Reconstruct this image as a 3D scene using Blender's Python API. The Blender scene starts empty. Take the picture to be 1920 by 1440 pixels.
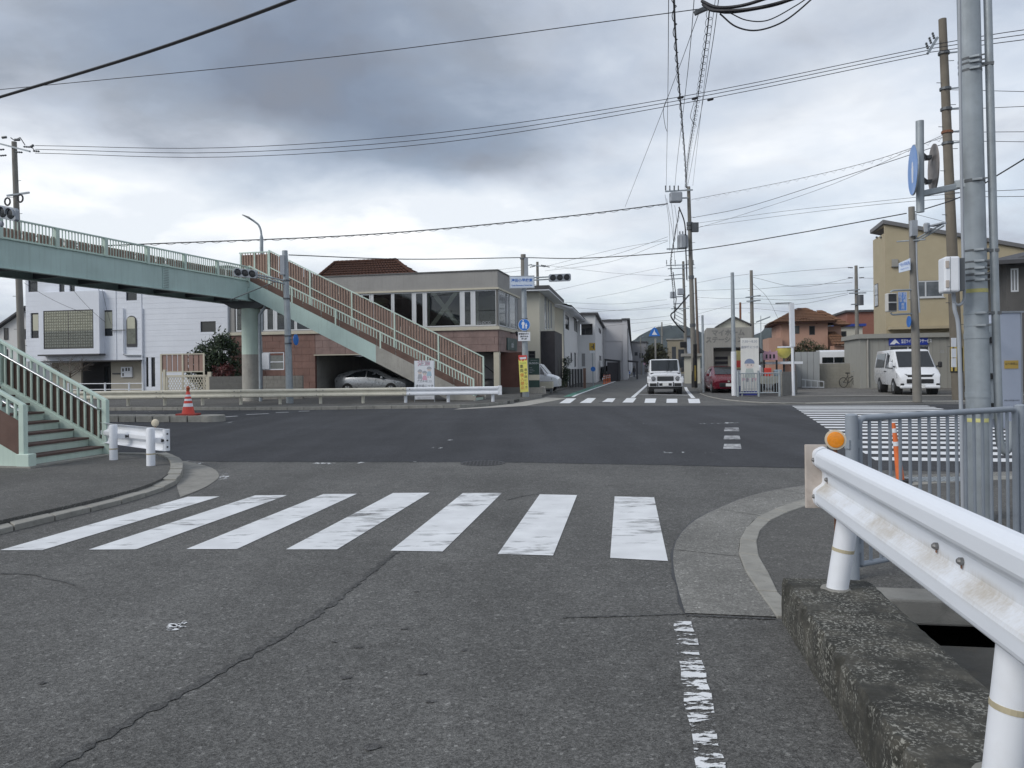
import bpy, bmesh, math, random
from mathutils import Vector, Matrix
random.seed(7)
R = math.radians
scene = bpy.context.scene
# ------------------------------------------------------------------ camera
F, CX, CY, ROLL, H = 1442.0, 960.0, 692.0, 0.012, 1.5
CR, SR = math.cos(ROLL), math.sin(ROLL)
cam_data = bpy.data.cameras.new('camera')
cam = bpy.data.objects.new('camera', cam_data)
scene.collection.objects.link(cam)
cam_data.sensor_width = 36.0
cam_data.lens = F / 1920.0 * 36.0
cam_data.shift_y = -(720.0 - CY) / 1920.0
cam_data.clip_start, cam_data.clip_end = 0.05, 20000
cam.matrix_world = Matrix(((CR, SR, 0, 0), (0, 0, -1, 0), (-SR, CR, 0, H), (0, 0, 0, 1)))
scene.camera = cam
scene.cycles.volume_bounces = 2
# ------------------------------------------------------------------ world: overcast sky with broken cloud
SUN_EL, SUN_AZ = R(38), R(-118)      # azimuth from +Y towards +X
world = bpy.data.worlds.new('World'); scene.world = world; world.use_nodes = True
wt = world.node_tree; wt.nodes.clear()
def wn(t, **kw):
    n = wt.nodes.new(t)
    for k, v in kw.items(): setattr(n, k, v)
    return n
def wl(a, b): wt.links.new(a, b)
def wmath(op, a, b=None, clamp=False):
    n = wn('ShaderNodeMath', operation=op, use_clamp=clamp)
    for i, v in enumerate((a, b)):
        if v is None: continue
        if isinstance(v, (int, float)): n.inputs[i].default_value = v
        else: wl(v, n.inputs[i])
    return n.outputs[0]
w_out = wn('ShaderNodeOutputWorld'); w_bg = wn('ShaderNodeBackground'); wl(w_bg.outputs[0], w_out.inputs[0])
w_bg.inputs['Strength'].default_value = 0.1
sky = wn('ShaderNodeTexSky', sky_type='NISHITA'); sky.sun_disc = False
sky.sun_elevation = SUN_EL; sky.sun_rotation = SUN_AZ
tc = wn('ShaderNodeTexCoord'); sep = wn('ShaderNodeSeparateXYZ'); wl(tc.outputs['Generated'], sep.inputs[0])
zz = wmath('ADD', wmath('MAXIMUM', sep.outputs[2], 0.0), 0.22)
comb = wn('ShaderNodeCombineXYZ'); wl(wmath('DIVIDE', sep.outputs[0], zz), comb.inputs[0]); wl(wmath('DIVIDE', sep.outputs[1], zz), comb.inputs[1])
comb.inputs[2].default_value = 3.7
def wnoise(scale, detail, rough, dist=0.0):
    n = wn('ShaderNodeTexNoise'); n.inputs['Scale'].default_value = scale; n.inputs['Detail'].default_value = detail
    n.inputs['Roughness'].default_value = rough; n.inputs['Distortion'].default_value = dist
    wl(comb.outputs[0], n.inputs['Vector']); return n.outputs[0]
def wblob(px, py, wx, wz, amp):
    """a soft cloud mass in the direction that the photograph shows it"""
    u, v = px - CX, CY - py
    d = Vector((u * CR + v * SR, F, -u * SR + v * CR)).normalized()
    mp = wn('ShaderNodeMapping', vector_type='POINT')
    mp.inputs['Location'].default_value = (-d.x / wx, -d.y / wx, -d.z / wz); mp.inputs['Scale'].default_value = (1 / wx, 1 / wx, 1 / wz)
    wl(tc.outputs['Generated'], mp.inputs[0])
    ln = wn('ShaderNodeVectorMath', operation='LENGTH'); wl(mp.outputs[0], ln.inputs[0])
    g = wmath('POWER', 2.718, wmath('MULTIPLY', wmath('POWER', ln.outputs['Value'], 2.0), -1.0))
    return wmath('MULTIPLY', g, amp)
n1 = wnoise(0.9, 9, 0.52, 0.35); n2 = wnoise(2.6, 8, 0.55, 0.2); n3 = wnoise(6.5, 9, 0.6, 0.6)
dark = wmath('ADD', n1, wmath('ADD', wmath('MULTIPLY', wmath('SUBTRACT', n2, 0.5), 0.55), wmath('MULTIPLY', wmath('SUBTRACT', n3, 0.5), 0.12)))
for b in ((640, 130, .26, .085, .22), (740, 250, .17, .05, .20), (330, 170, .20, .07, .12), (860, 300, .09, .03, .12), (1000, 40, .15, .06, .07),
          (60, 300, .10, .09, -.17), (250, 380, .14, .04, -.15), (520, 440, .25, .035, -.13), (850, 385, .13, .03, -.17), (490, 255, .07, .022, -.20), (930, 470, .3, .035, -.10), (1150, 120, .12, .07, -.06),
          (1480, 260, .22, .12, -.08), (1500, 520, .4, .06, -.10), (980, 90, .05, .03, -.07)):
    dark = wmath('ADD', dark, wblob(*b))
ramp = wn('ShaderNodeValToRGB'); wl(dark, ramp.inputs[0])
cr = ramp.color_ramp; cr.elements[0].position = .26; cr.elements[0].color = (9.4, 9.5, 9.6, 1)
cr.elements[1].position = .90; cr.elements[1].color = (2.0, 2.25, 2.75, 1)
for p, c in ((.36, (7.7, 8.0, 8.4)), (.46, (6.1, 6.5, 7.1)), (.56, (4.6, 5.0, 5.7)), (.70, (3.0, 3.35, 3.95))):
    e = cr.elements.new(p); e.color = (*c, 1)
# a little open blue where the cloud is thin
thin = wn('ShaderNodeMapRange'); wl(n2, thin.inputs[0]); thin.inputs[1].default_value = .42; thin.inputs[2].default_value = .62
thin.inputs[3].default_value = .32; thin.inputs[4].default_value = .0
mixs = wn('ShaderNodeMix', data_type='RGBA'); wl(thin.outputs[0], mixs.inputs['Factor']); wl(ramp.outputs[0], mixs.inputs['A']); wl(sky.outputs[0], mixs.inputs['B'])
wl(mixs.outputs['Result'], w_bg.inputs['Color'])
# ------------------------------------------------------------------ sun behind the cloud
sun_d = bpy.data.lights.new('sun', 'SUN'); sun_d.energy = 1.5; sun_d.angle = R(32); sun_d.color = (1.0, .96, .9)
sun = bpy.data.objects.new('sun', sun_d); scene.collection.objects.link(sun)
sdir = Vector((math.sin(SUN_AZ) * math.cos(SUN_EL), math.cos(SUN_AZ) * math.cos(SUN_EL), math.sin(SUN_EL)))
sun.rotation_euler = sdir.to_track_quat('Z', 'Y').to_euler(); sun.location = (0, 0, 60)
vs = scene.view_settings; vs.view_transform = 'Standard'; vs.look = 'None'; vs.exposure = 0.32; vs.gamma = 1.0; vs.use_curve_mapping = False
# ------------------------------------------------------------------ helpers
COL = scene.collection
MATS = {}          # object -> world matrix
def ray(x, y):
    u, v = x - CX, CY - y
    return (u * CR + v * SR) / F, (-u * SR + v * CR) / F
def AT(x, y, D):
    a, b = ray(x, y); return Vector((a * D, D, H + b * D))
def G(x, y, z=0.0):
    a, b = ray(x, y); D = (z - H) / b; return Vector((a * D, D, z))
MA = R(-12.0)                                   # heading of the main road
MV = Vector((math.cos(MA), math.sin(MA), 0)); NV = Vector((-math.sin(MA), math.cos(MA), 0))
SV = Vector((math.sin(R(9)), math.cos(R(9)), 0))  # heading of the side street
class Frame:
    """a plan frame: local x along a front, local y away from the road, z up"""
    def __init__(s, P, ang=MA):
        s.P = Vector((P[0], P[1], 0)); s.a = ang
        s.M = Matrix.Translation(s.P) @ Matrix.Rotation(ang, 4, 'Z'); s.I = s.M.inverted()
        s.o = s.I @ Vector((0, 0, H))
    def _d(s, px, py):
        a, b = ray(px, py); return s.I.to_3x3() @ Vector((a, 1, b))
    def f(s, px, py, y=0.0):
        d = s._d(px, py); t = (y - s.o.y) / d.y; q = s.o + d * t; return q.x, q.z
    def x(s, px, y=0.0, py=690): return s.f(px, py, y)[0]
    def s(s, px, py, x=0.0):
        d = s._d(px, py); t = (x - s.o.x) / d.x; q = s.o + d * t; return q.y, q.z
class MB:
    def __init__(s): s.v = []; s.f = []
    def add(s, vs, fs):
        n = len(s.v); s.v += [tuple(p) for p in vs]; s.f += [tuple(i + n for i in f) for f in fs]; return s
    def box(s, x0, x1, y0, y1, z0, z1, m=None):
        p = [Vector(c) for c in ((x0, y0, z0), (x1, y0, z0), (x1, y1, z0), (x0, y1, z0), (x0, y0, z1), (x1, y0, z1), (x1, y1, z1), (x0, y1, z1))]
        if m is not None: p = [m @ q for q in p]
        return s.add(p, [(0, 3, 2, 1), (4, 5, 6, 7), (0, 1, 5, 4), (1, 2, 6, 5), (2, 3, 7, 6), (3, 0, 4, 7)])
    def hexa(s, p): return s.add(p, [(0, 3, 2, 1), (4, 5, 6, 7), (0, 1, 5, 4), (1, 2, 6, 5), (2, 3, 7, 6), (3, 0, 4, 7)])
    def bar(s, a, b, w, h, up=(0, 0, 1)):
        a = Vector(a); b = Vector(b); d = (b - a).normalized(); up = Vector(up)
        sx = d.cross(up)
        if sx.length < 1e-5: sx = d.cross(Vector((0, 1, 0)))
        sx.normalize(); uz = sx.cross(d).normalized(); sx *= w / 2; uz *= h / 2
        return s.hexa([a - sx - uz, a + sx - uz, b + sx - uz, b - sx - uz, a - sx + uz, a + sx + uz, b + sx + uz, b - sx + uz])
    def cyl(s, a, b, r0, r1=None, n=12, caps=True):
        return s.tube([a, b], [r0, r0 if r1 is None else r1], n, caps)
    def tube(s, pts, r, n=6, caps=True):
        pts = [Vector(p) for p in pts]; k = len(pts); rr = r if isinstance(r, (list, tuple)) else [r] * k
        base = len(s.v); prev = None
        for i, p in enumerate(pts):
            d = (pts[min(i + 1, k - 1)] - pts[max(i - 1, 0)]).normalized()
            if prev is None:
                ux = d.cross(Vector((0, 0, 1)))
                if ux.length < 1e-3: ux = Vector((1, 0, 0))
            else: ux = prev - d * prev.dot(d)
            ux.normalize(); prev = ux; uy = d.cross(ux)
            for j in range(n):
                a = 2 * math.pi * j / n; s.v.append(tuple(p + (ux * math.cos(a) + uy * math.sin(a)) * rr[i]))
        for i in range(k - 1):
            for j in range(n):
                q = base + i * n; s.f.append((q + j, q + (j + 1) % n, q + n + (j + 1) % n, q + n + j))
        if caps:
            s.f.append(tuple(base + j for j in range(n))[::-1]); s.f.append(tuple(base + (k - 1) * n + j for j in range(n)))
        return s
    def prism(s, poly, a, b, ax='y'):
        """extrude a 2D polygon along an axis from a to b"""
        f = {'x': lambda p, t: (t, p[0], p[1]), 'y': lambda p, t: (p[0], t, p[1]), 'z': lambda p, t: (p[0], p[1], t)}[ax]
        n = len(poly); vs = [f(p, a) for p in poly] + [f(p, b) for p in poly]
        fs = [tuple(range(n)), tuple(range(n, 2 * n))[::-1]] + [(i, (i + 1) % n, n + (i + 1) % n, n + i) for i in range(n)]
        return s.add(vs, fs)
    def loft(s, rings, caps=True, closed=True):
        n = len(rings[0]); base = len(s.v)
        for r in rings: s.v += [tuple(p) for p in r]
        for i in range(len(rings) - 1):
            for j in range(n if closed else n - 1):
                q = base + i * n; s.f.append((q + j, q + (j + 1) % n, q + n + (j + 1) % n, q + n + j))
        if caps and closed:
            s.f.append(tuple(base + j for j in range(n))[::-1]); s.f.append(tuple(base + (len(rings) - 1) * n + j for j in range(n)))
        return s
    def poly(s, pts): return s.add(pts, [tuple(range(len(pts)))])
    def disc(s, c, nrm, r, th=.02, n=20): 
        c = Vector(c); nrm = Vector(nrm).normalized(); return s.cyl(c, c + nrm * th, r, r, n)
    def sphere(s, c, r, n=10, m=6):
        c = Vector(c); rr = r if isinstance(r, (tuple, list, Vector)) else (r, r, r)
        return s.loft([[c + Vector((rr[0] * math.sin(max(t, .02)) * math.cos(p), rr[1] * math.sin(max(t, .02)) * math.sin(p), rr[2] * math.cos(t))) for p in [2 * math.pi * j / n for j in range(n)]]
                       for t in [math.pi * min(i / m, .995) for i in range(m + 1)]])
    def build(s, name, mat, parent=None, world=False, smooth=False, bevel=0, kind=None, label=None, recalc=True):
        me = bpy.data.meshes.new(name); vs = s.v
        if world and parent is not None:
            inv = MATS[parent].inverted(); vs = [inv @ Vector(p) for p in vs]
        me.from_pydata([tuple(p) for p in vs], [], s.f)
        if recalc:
            bm = bmesh.new(); bm.from_mesh(me); bmesh.ops.recalc_face_normals(bm, faces=bm.faces); bm.to_mesh(me); bm.free()
        if smooth:
            me.polygons.foreach_set('use_smooth', [True] * len(me.polygons))
            try: me.set_sharp_from_angle(angle=R(40))
            except Exception: pass
        me.materials.append(mat)
        o = bpy.data.objects.new(name, me); COL.objects.link(o)
        if parent is not None: o.parent = parent; MATS[o] = MATS[parent].copy()
        else: MATS[o] = Matrix.Identity(4)
        if bevel:
            md = o.modifiers.new('bevel', 'BEVEL'); md.width = bevel; md.segments = 2; md.limit_method = 'ANGLE'; md.angle_limit = R(35)
        if kind: o['kind'] = kind
        if label: o['label'] = label
        return o
def tag(o, label, cat, group=None, kind=None):
    o['label'] = label; o['category'] = cat
    if group: o['group'] = group
    if kind: o['kind'] = kind
    return o
def thing(name, label, cat, P=(0, 0, 0), ang=0.0, group=None):
    o = bpy.data.objects.new(name, None); COL.objects.link(o); o.empty_display_size = .2
    M = Matrix.Translation(Vector(P)) @ Matrix.Rotation(ang, 4, 'Z'); o.matrix_world = M; MATS[o] = M
    return tag(o, label, cat, group)
def struct(o): o['kind'] = 'structure'; return o
def dup(o, M, label=None):
    """copy a thing with its parts and sub-parts"""
    c = o.copy(); COL.objects.link(c); c.matrix_world = M; MATS[c] = M
    if label: c['label'] = label
    def rec(src, dst):
        for ch in src.children:
            k = ch.copy(); COL.objects.link(k); k.parent = dst; k.matrix_local = ch.matrix_local.copy(); MATS[k] = M; rec(ch, k)
    rec(o, c); return c
def text(txt, size, mat, parent, loc, rot=(90, 0, 0), align='CENTER', name='lettering', sx=1.0, ls=1.0, bold=0.0):
    cu = bpy.data.curves.new(name, 'FONT'); cu.body = txt; cu.size = size; cu.align_x = align; cu.align_y = 'CENTER'; cu.space_line = ls; cu.offset = bold
    cu.resolution_u = 3
    t = bpy.data.objects.new(name, cu); me = bpy.data.meshes.new_from_object(t)
    bpy.data.objects.remove(t); bpy.data.curves.remove(cu)
    me.materials.clear(); me.materials.append(mat); me.name = name
    o = bpy.data.objects.new(name, me); COL.objects.link(o); o.parent = parent; MATS[o] = MATS[parent]
    o.location = loc; o.rotation_euler = [R(a) for a in rot]; o.scale = (sx, 1, 1)
    return o
# ------------------------------------------------------------------ materials
MC = {}
def mat(name, col, rough=.6, metal=0.0, var=.12, vs=2.0, bump=0.0, bs=60.0, spec=.5, dirt=0.0, dcol=(.08, .07, .06), streak=0.0, coat=0.0):
    if name in MC: return MC[name]
    m = bpy.data.materials.new(name); m.use_nodes = True; nt = m.node_tree; b = nt.nodes['Principled BSDF']; MC[name] = m
    b.inputs['Roughness'].default_value = rough; b.inputs['Metallic'].default_value = metal
    b.inputs['Specular IOR Level'].default_value = spec; b.inputs['Coat Weight'].default_value = coat
    L = nt.links.new; tcn = nt.nodes.new('ShaderNodeTexCoord'); src = tcn.outputs['Object']
    def noise(scale, detail=5, vec=src, r=.55):
        n = nt.nodes.new('ShaderNodeTexNoise'); n.inputs['Scale'].default_value = scale; n.inputs['Detail'].default_value = detail; n.inputs['Roughness'].default_value = r
        L(vec, n.inputs['Vector']); return n.outputs[0]
    def rng(v, a, b_, c, d):
        n = nt.nodes.new('ShaderNodeMapRange'); L(v, n.inputs[0])
        for i, q in enumerate((a, b_, c, d)): n.inputs[i + 1].default_value = q
        return n.outputs[0]
    def mix(f, a, c, mode='MIX'):
        n = nt.nodes.new('ShaderNodeMix'); n.data_type = 'RGBA'; n.blend_type = mode
        for k, q in (('Factor', f), ('A', a), ('B', c)):
            if isinstance(q, tuple): n.inputs[k].default_value = (*q, 1)
            elif isinstance(q, (float, int)): n.inputs[k].default_value = q
            else: L(q, n.inputs[k])
        return n.outputs['Result']
    c = None
    if var:
        k = rng(noise(vs, 6), .3, .7, 1 - var, 1 + var); cb = nt.nodes.new('ShaderNodeCombineColor')
        for i in range(3): L(k, cb.inputs[i])
        c = mix(1.0, col, cb.outputs[0], 'MULTIPLY')
        L(rng(noise(vs * 3.1, 4), .3, .7, max(.02, rough - .08), min(1, rough + .1)), b.inputs['Roughness'])
    if streak:
        mp = nt.nodes.new('ShaderNodeMapping'); L(src, mp.inputs[0]); mp.inputs['Scale'].default_value = (7, 7, .35)
        c = mix(rng(noise(2.0, 6, mp.outputs[0]), .5, .75, 0, streak), c if c is not None else col, dcol)
    if dirt:
        c = mix(rng(noise(vs * 2.3 + 1.1, 8, r=.65), .52, .7, 0, dirt), c if c is not None else col, dcol)
    if c is not None: L(c, b.inputs['Base Color'])
    else: b.inputs['Base Color'].default_value = (*col, 1)
    if bump:
        bn = nt.nodes.new('ShaderNodeBump'); bn.inputs['Strength'].default_value = bump; bn.inputs['Distance'].default_value = .02
        L(noise(bs, 4), bn.inputs['Height']); L(bn.outputs[0], b.inputs['Normal'])
    m['nt'] = 1
    return m
def asphalt(name, base, spk, patch, rot=9, track=(.92, 1.07)):
    m = bpy.data.materials.new(name); m.use_nodes = True; nt = m.node_tree; b = nt.nodes['Principled BSDF']; L = nt.links.new
    tcn = nt.nodes.new('ShaderNodeTexCoord'); src = tcn.outputs['Object']
    def node(t, **inp):
        n = nt.nodes.new(t)
        for k, v in inp.items(): n.inputs[k].default_value = v
        return n
    def rng(v, a, b_, c, d):
        n = node('ShaderNodeMapRange'); L(v, n.inputs[0])
        for i, q in enumerate((a, b_, c, d)): n.inputs[i + 1].default_value = q
        return n.outputs[0]
    def mul(a, c):
        n = node('ShaderNodeMath'); n.operation = 'MULTIPLY'; L(a, n.inputs[0])
        if isinstance(c, float): n.inputs[1].default_value = c
        else: L(c, n.inputs[1])
        return n.outputs[0]
    vor = node('ShaderNodeTexVoronoi', Scale=150.0); L(src, vor.inputs['Vector'])
    sepc = node('ShaderNodeSeparateColor'); L(vor.outputs['Color'], sepc.inputs[0])
    vor2 = node('ShaderNodeTexVoronoi', Scale=62.0); L(src, vor2.inputs['Vector'])
    sepd = node('ShaderNodeSeparateColor'); L(vor2.outputs['Color'], sepd.inputs[0])
    big = node('ShaderNodeTexNoise', Scale=.55, Detail=7.0, Roughness=.6); L(src, big.inputs['Vector'])
    mid = node('ShaderNodeTexNoise', Scale=7.0, Detail=6.0, Roughness=.65); L(src, mid.inputs['Vector'])
    k = mul(rng(sepc.outputs[0], 0, 1, 1 - spk, 1 + spk), rng(big.outputs[0], .3, .7, 1 - patch, 1 + patch))
    k = mul(k, rng(mid.outputs[0], .3, .7, .86, 1.14)); k = mul(k, rng(sepd.outputs[0], 0, 1, 1 - spk * .42, 1 + spk * .42))
    k = mul(k, rng(sepd.outputs[1], .90, 1.0, 1.0, 1.7))      # the odd pale chip
    k = mul(k, rng(sepd.outputs[2], .0, .08, .72, 1.0))       # and dark pits
    mp = node('ShaderNodeMapping'); mp.inputs['Rotation'].default_value = (0, 0, R(rot)); mp.inputs['Scale'].default_value = (1.0, .07, 1); L(src, mp.inputs[0])
    tr = node('ShaderNodeTexNoise', Scale=1.1, Detail=3.0); L(mp.outputs[0], tr.inputs['Vector'])
    k = mul(k, rng(tr.outputs[0], .35, .65, *track))
    cb = node('ShaderNodeCombineColor')
    for i in range(3): L(mul(k, float(base[i])), cb.inputs[i])
    L(cb.outputs[0], b.inputs['Base Color'])
    b.inputs['Roughness'].default_value = .82; b.inputs['Specular IOR Level'].default_value = .35
    bn = node('ShaderNodeBump', Strength=.55, Distance=.006); L(vor.outputs['Distance'], bn.inputs['Height']); L(bn.outputs[0], b.inputs['Normal'])
    return m
def worn_paint(name, col, under, amount=.5, scale=6.0, stretch=(1, 1, 1), rot=0.0, sharp=.06):
    m = bpy.data.materials.new(name); m.use_nodes = True; nt = m.node_tree; b = nt.nodes['Principled BSDF']; L = nt.links.new
    tcn = nt.nodes.new('ShaderNodeTexCoord'); mp = nt.nodes.new('ShaderNodeMapping'); L(tcn.outputs['Object'], mp.inputs[0])
    mp.inputs['Rotation'].default_value = (0, 0, rot); mp.inputs['Scale'].default_value = stretch
    a = nt.nodes.new('ShaderNodeTexNoise'); a.inputs['Scale'].default_value = scale; a.inputs['Detail'].default_value = 12; a.inputs['Roughness'].default_value = .72; L(mp.outputs[0], a.inputs['Vector'])
    g = nt.nodes.new('ShaderNodeTexNoise'); g.inputs['Scale'].default_value = .9; g.inputs['Detail'].default_value = 3; L(tcn.outputs['Object'], g.inputs['Vector'])
    ad = nt.nodes.new('ShaderNodeMath'); ad.operation = 'MULTIPLY_ADD'; L(g.outputs[0], ad.inputs[0]); ad.inputs[1].default_value = .55; L(a.outputs[0], ad.inputs[2])
    r = nt.nodes.new('ShaderNodeMapRange'); L(ad.outputs[0], r.inputs[0]); r.inputs[1].default_value = amount; r.inputs[2].default_value = amount + sharp
    d = nt.nodes.new('ShaderNodeTexNoise'); d.inputs['Scale'].default_value = 3.5; d.inputs['Detail'].default_value = 8; L(tcn.outputs['Object'], d.inputs['Vector'])
    dr = nt.nodes.new('ShaderNodeMapRange'); L(d.outputs[0], dr.inputs[0]); dr.inputs[1].default_value = .3; dr.inputs[2].default_value = .7; dr.inputs[3].default_value = .86; dr.inputs[4].default_value = 1.05
    mu = nt.nodes.new('ShaderNodeMix'); mu.data_type = 'RGBA'; mu.blend_type = 'MULTIPLY'; mu.inputs['Factor'].default_value = 1; mu.inputs['A'].default_value = (*col, 1)
    cb = nt.nodes.new('ShaderNodeCombineColor'); [L(dr.outputs[0], cb.inputs[i]) for i in range(3)]; L(cb.outputs[0], mu.inputs['B'])
    mx = nt.nodes.new('ShaderNodeMix'); mx.data_type = 'RGBA'; L(r.outputs[0], mx.inputs['Factor']); mx.inputs['A'].default_value = (*under, 1); L(mu.outputs['Result'], mx.inputs['B'])
    L(mu.outputs['Result'], b.inputs['Base Color']); b.inputs['Roughness'].default_value = .7
    o_ = nt.nodes['Material Output']; tr_ = nt.nodes.new('ShaderNodeBsdfTransparent'); ms = nt.nodes.new('ShaderNodeMixShader'); L(r.outputs[0], ms.inputs[0]); L(tr_.outputs[0], ms.inputs[1]); L(b.outputs[0], ms.inputs[2]); L(ms.outputs[0], o_.inputs[0])
    return m
def glass_mat(name, tint=(.74, .78, .79), base=.02):
    m = bpy.data.materials.new(name); m.use_nodes = True; nt = m.node_tree; nt.nodes.clear(); L = nt.links.new
    o = nt.nodes.new('ShaderNodeOutputMaterial'); t = nt.nodes.new('ShaderNodeBsdfTransparent'); t.inputs[0].default_value = (*tint, 1)
    g = nt.nodes.new('ShaderNodeBsdfGlossy'); g.inputs['Roughness'].default_value = .02
    f = nt.nodes.new('ShaderNodeFresnel'); f.inputs[0].default_value = 1.5
    ad = nt.nodes.new('ShaderNodeMath'); ad.operation = 'ADD'; ad.use_clamp = True; L(f.outputs[0], ad.inputs[0]); ad.inputs[1].default_value = base
    mx = nt.nodes.new('ShaderNodeMixShader'); L(ad.outputs[0], mx.inputs[0]); L(t.outputs[0], mx.inputs[1]); L(g.outputs[0], mx.inputs[2]); L(mx.outputs[0], o.inputs[0])
    return m
def leaf_mat(name, c0, c1, rough=.55):
    m = bpy.data.materials.new(name); m.use_nodes = True; nt = m.node_tree; b = nt.nodes['Principled BSDF']; L = nt.links.new
    g = nt.nodes.new('ShaderNodeNewGeometry'); r = nt.nodes.new('ShaderNodeValToRGB'); L(g.outputs['Random Per Island'], r.inputs[0])
    r.color_ramp.elements[0].color = (*c0, 1); r.color_ramp.elements[1].color = (*c1, 1); L(r.outputs[0], b.inputs['Base Color']); b.inputs['Roughness'].default_value = rough
    return m
M_ROAD = asphalt('asphalt_street', (.112, .112, .108), .46, .20, 9, (.88, 1.1))
M_MAIN = asphalt('asphalt_main', (.044, .046, .052), .32, .16, -78, (.82, 1.16))
M_WALK = asphalt('asphalt_walk', (.105, .104, .099), .35, .20)
M_GRAVEL = asphalt('gravel_lot', (.15, .145, .135), .5, .2)
M_APRON = asphalt('apron_concrete', (.205, .203, .19), .34, .24, 9, (.9, 1.08))
M_PAINT = worn_paint('paint_white', (.72, .74, .76), (.17, .17, .17), .535, 6.5, (.35, 1.0, 1), R(-9), .20)
M_PAINT2 = worn_paint('paint_white_far', (.76, .78, .80), (.10, .10, .11), .50, 3.0)
M_PAINT3 = worn_paint('paint_white_worn', (.70, .72, .74), (.075, .076, .08), .82, 7.0, (1, .5, 1), 0, .10)
M_GREENP = worn_paint('paint_green', (.10, .33, .25), (.10, .10, .10), .72, 4.0)
M_CONC = mat('concrete', (.25, .245, .225), .88, var=.16, vs=3, bump=.3, bs=90, dirt=.45, dcol=(.12, .118, .108))
M_CONC_L = mat('concrete_light', (.36, .35, .32), .85, var=.12, vs=2, bump=.2, bs=70, dirt=.3, dcol=(.2, .195, .18), streak=.3)
M_KERB = mat('kerb_concrete', (.29, .285, .26), .88, var=.15, vs=5, bump=.3, bs=110, dirt=.4, dcol=(.14, .135, .12))
M_POLE = mat('pole_concrete', (.215, .205, .185), .85, var=.12, vs=2, bump=.15, bs=60, streak=.35, dcol=(.14, .13, .115))
M_STEEL = mat('galvanised', (.34, .38, .41), .5, metal=.3, var=.14, vs=4, dirt=.25, dcol=(.24, .26, .27), streak=.25)
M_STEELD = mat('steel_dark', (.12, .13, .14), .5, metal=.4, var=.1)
M_GREYBLUE = mat('fence_grey_blue', (.27, .305, .35), .45, var=.08, vs=5, dirt=.2, dcol=(.17, .19, .22))
M_MINT = mat('mint_paint', (.53, .65, .58), .55, var=.08, vs=1.2, streak=.22, dcol=(.28, .38, .33), dirt=.12)
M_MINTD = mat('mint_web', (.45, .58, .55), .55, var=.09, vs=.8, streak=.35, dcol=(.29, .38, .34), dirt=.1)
M_BROWN = mat('brown_panel', (.125, .075, .060), .75, var=.16, vs=2.5, dirt=.3, dcol=(.075, .048, .04))
M_SCREEN = mat('screen_brown', (.32, .24, .205), .75, var=.14, vs=2.5, dirt=.25, dcol=(.12, .075, .06))
M_SALMON = mat('screen_panel', (.36, .245, .195), .7, var=.12, vs=2.0, streak=.3, dcol=(.26, .16, .13))
M_TREAD = mat('stair_tread', (.105, .070, .062), .85, var=.2, vs=6, bump=.3, bs=80)
M_WHITE = mat('white_paint_metal', (.74, .77, .82), .48, var=.04, vs=3, dirt=.12, dcol=(.55, .54, .5))
M_CREAMR = mat('aged_rail', (.62, .60, .51), .45, var=.07, vs=3, dirt=.25, dcol=(.42, .37, .27))
M_BLACK = mat('black', (.015, .015, .017), .5, var=0)
M_RUBBER = mat('rubber', (.02, .02, .021), .85, var=.1)
M_DGLASS = mat('dark_glass', (.018, .022, .026), .06, var=0, spec=.7)
M_GLASS = glass_mat('window_glass')
M_CABLE = mat('cable_black', (.018, .018, .022), .6, var=0)
M_CHROME = mat('stainless', (.72, .73, .74), .22, metal=1.0, var=.05)
M_YELLOW = mat('yellow_print', (.80, .74, .18), .5, var=.04)
M_BLUE = mat('blue_print', (.02, .16, .55), .4, var=.05)
M_BLUEINK = mat('blue_ink', (.03, .14, .50), .5, var=0)
M_SIGNW = mat('sign_white', (.72, .75, .80), .45, var=.04, dirt=.1, dcol=(.55, .55, .55))
M_INK = mat('dark_ink', (.04, .045, .06), .6, var=0)
M_REDINK = mat('red_ink', (.62, .07, .06), .55, var=.05)
M_PINKINK = mat('faded_pink_ink', (.62, .36, .46), .6, var=.05)
M_GREYINK = mat('faded_grey_ink', (.36, .38, .42), .6, var=.06)
M_ORANGE = mat('orange_plastic', (.72, .17, .05), .5, var=.1, vs=6, dirt=.15, dcol=(.4, .12, .06))
M_REDP = mat('red_plastic', (.60, .06, .04), .45, var=.1, vs=5)
M_SIGNAL = mat('signal_grey', (.34, .37, .41), .5, var=.06)
M_LENS = mat('signal_lens', (.02, .022, .026), .25, var=0)
M_RUST = mat('rust', (.20, .09, .05), .8, var=.3, vs=20)
M_ALU = mat('window_frame_alu', (.60, .62, .64), .4, metal=.2, var=.04)
M_DFRAME = mat('window_frame_dark', (.045, .045, .05), .45, var=.05)
# ================================================================== GROUND, ROADS, MARKINGS
def gp(pts, z=0.0, gz=0.0):
    return [Vector((*G(x, y, gz)[:2], z)) for x, y in pts]
def sheet(name, pts, m, parent=None, label=None): return MB().poly(pts).build(name, m, parent, world=parent is not None, label=label)
def slab(pts, z0, z1):
    n = len(pts); mb = MB()
    mb.add([(p[0], p[1], z0) for p in pts] + [(p[0], p[1], z1) for p in pts],
           [tuple(range(n, 2 * n))] + [(i, (i + 1) % n, n + (i + 1) % n, n + i) for i in range(n)])
    return mb
def resample(pts, n):
    pts = [Vector(p) for p in pts]; L = [0]
    for a, b in zip(pts, pts[1:]): L.append(L[-1] + (b - a).length)
    out = []
    for i in range(n + 1):
        t = L[-1] * i / n; k = max(j for j in range(len(L)) if L[j] <= t + 1e-9); k = min(k, len(pts) - 2)
        out.append(pts[k].lerp(pts[k + 1], (t - L[k]) / max(1e-9, L[k + 1] - L[k])))
    return out
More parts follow.
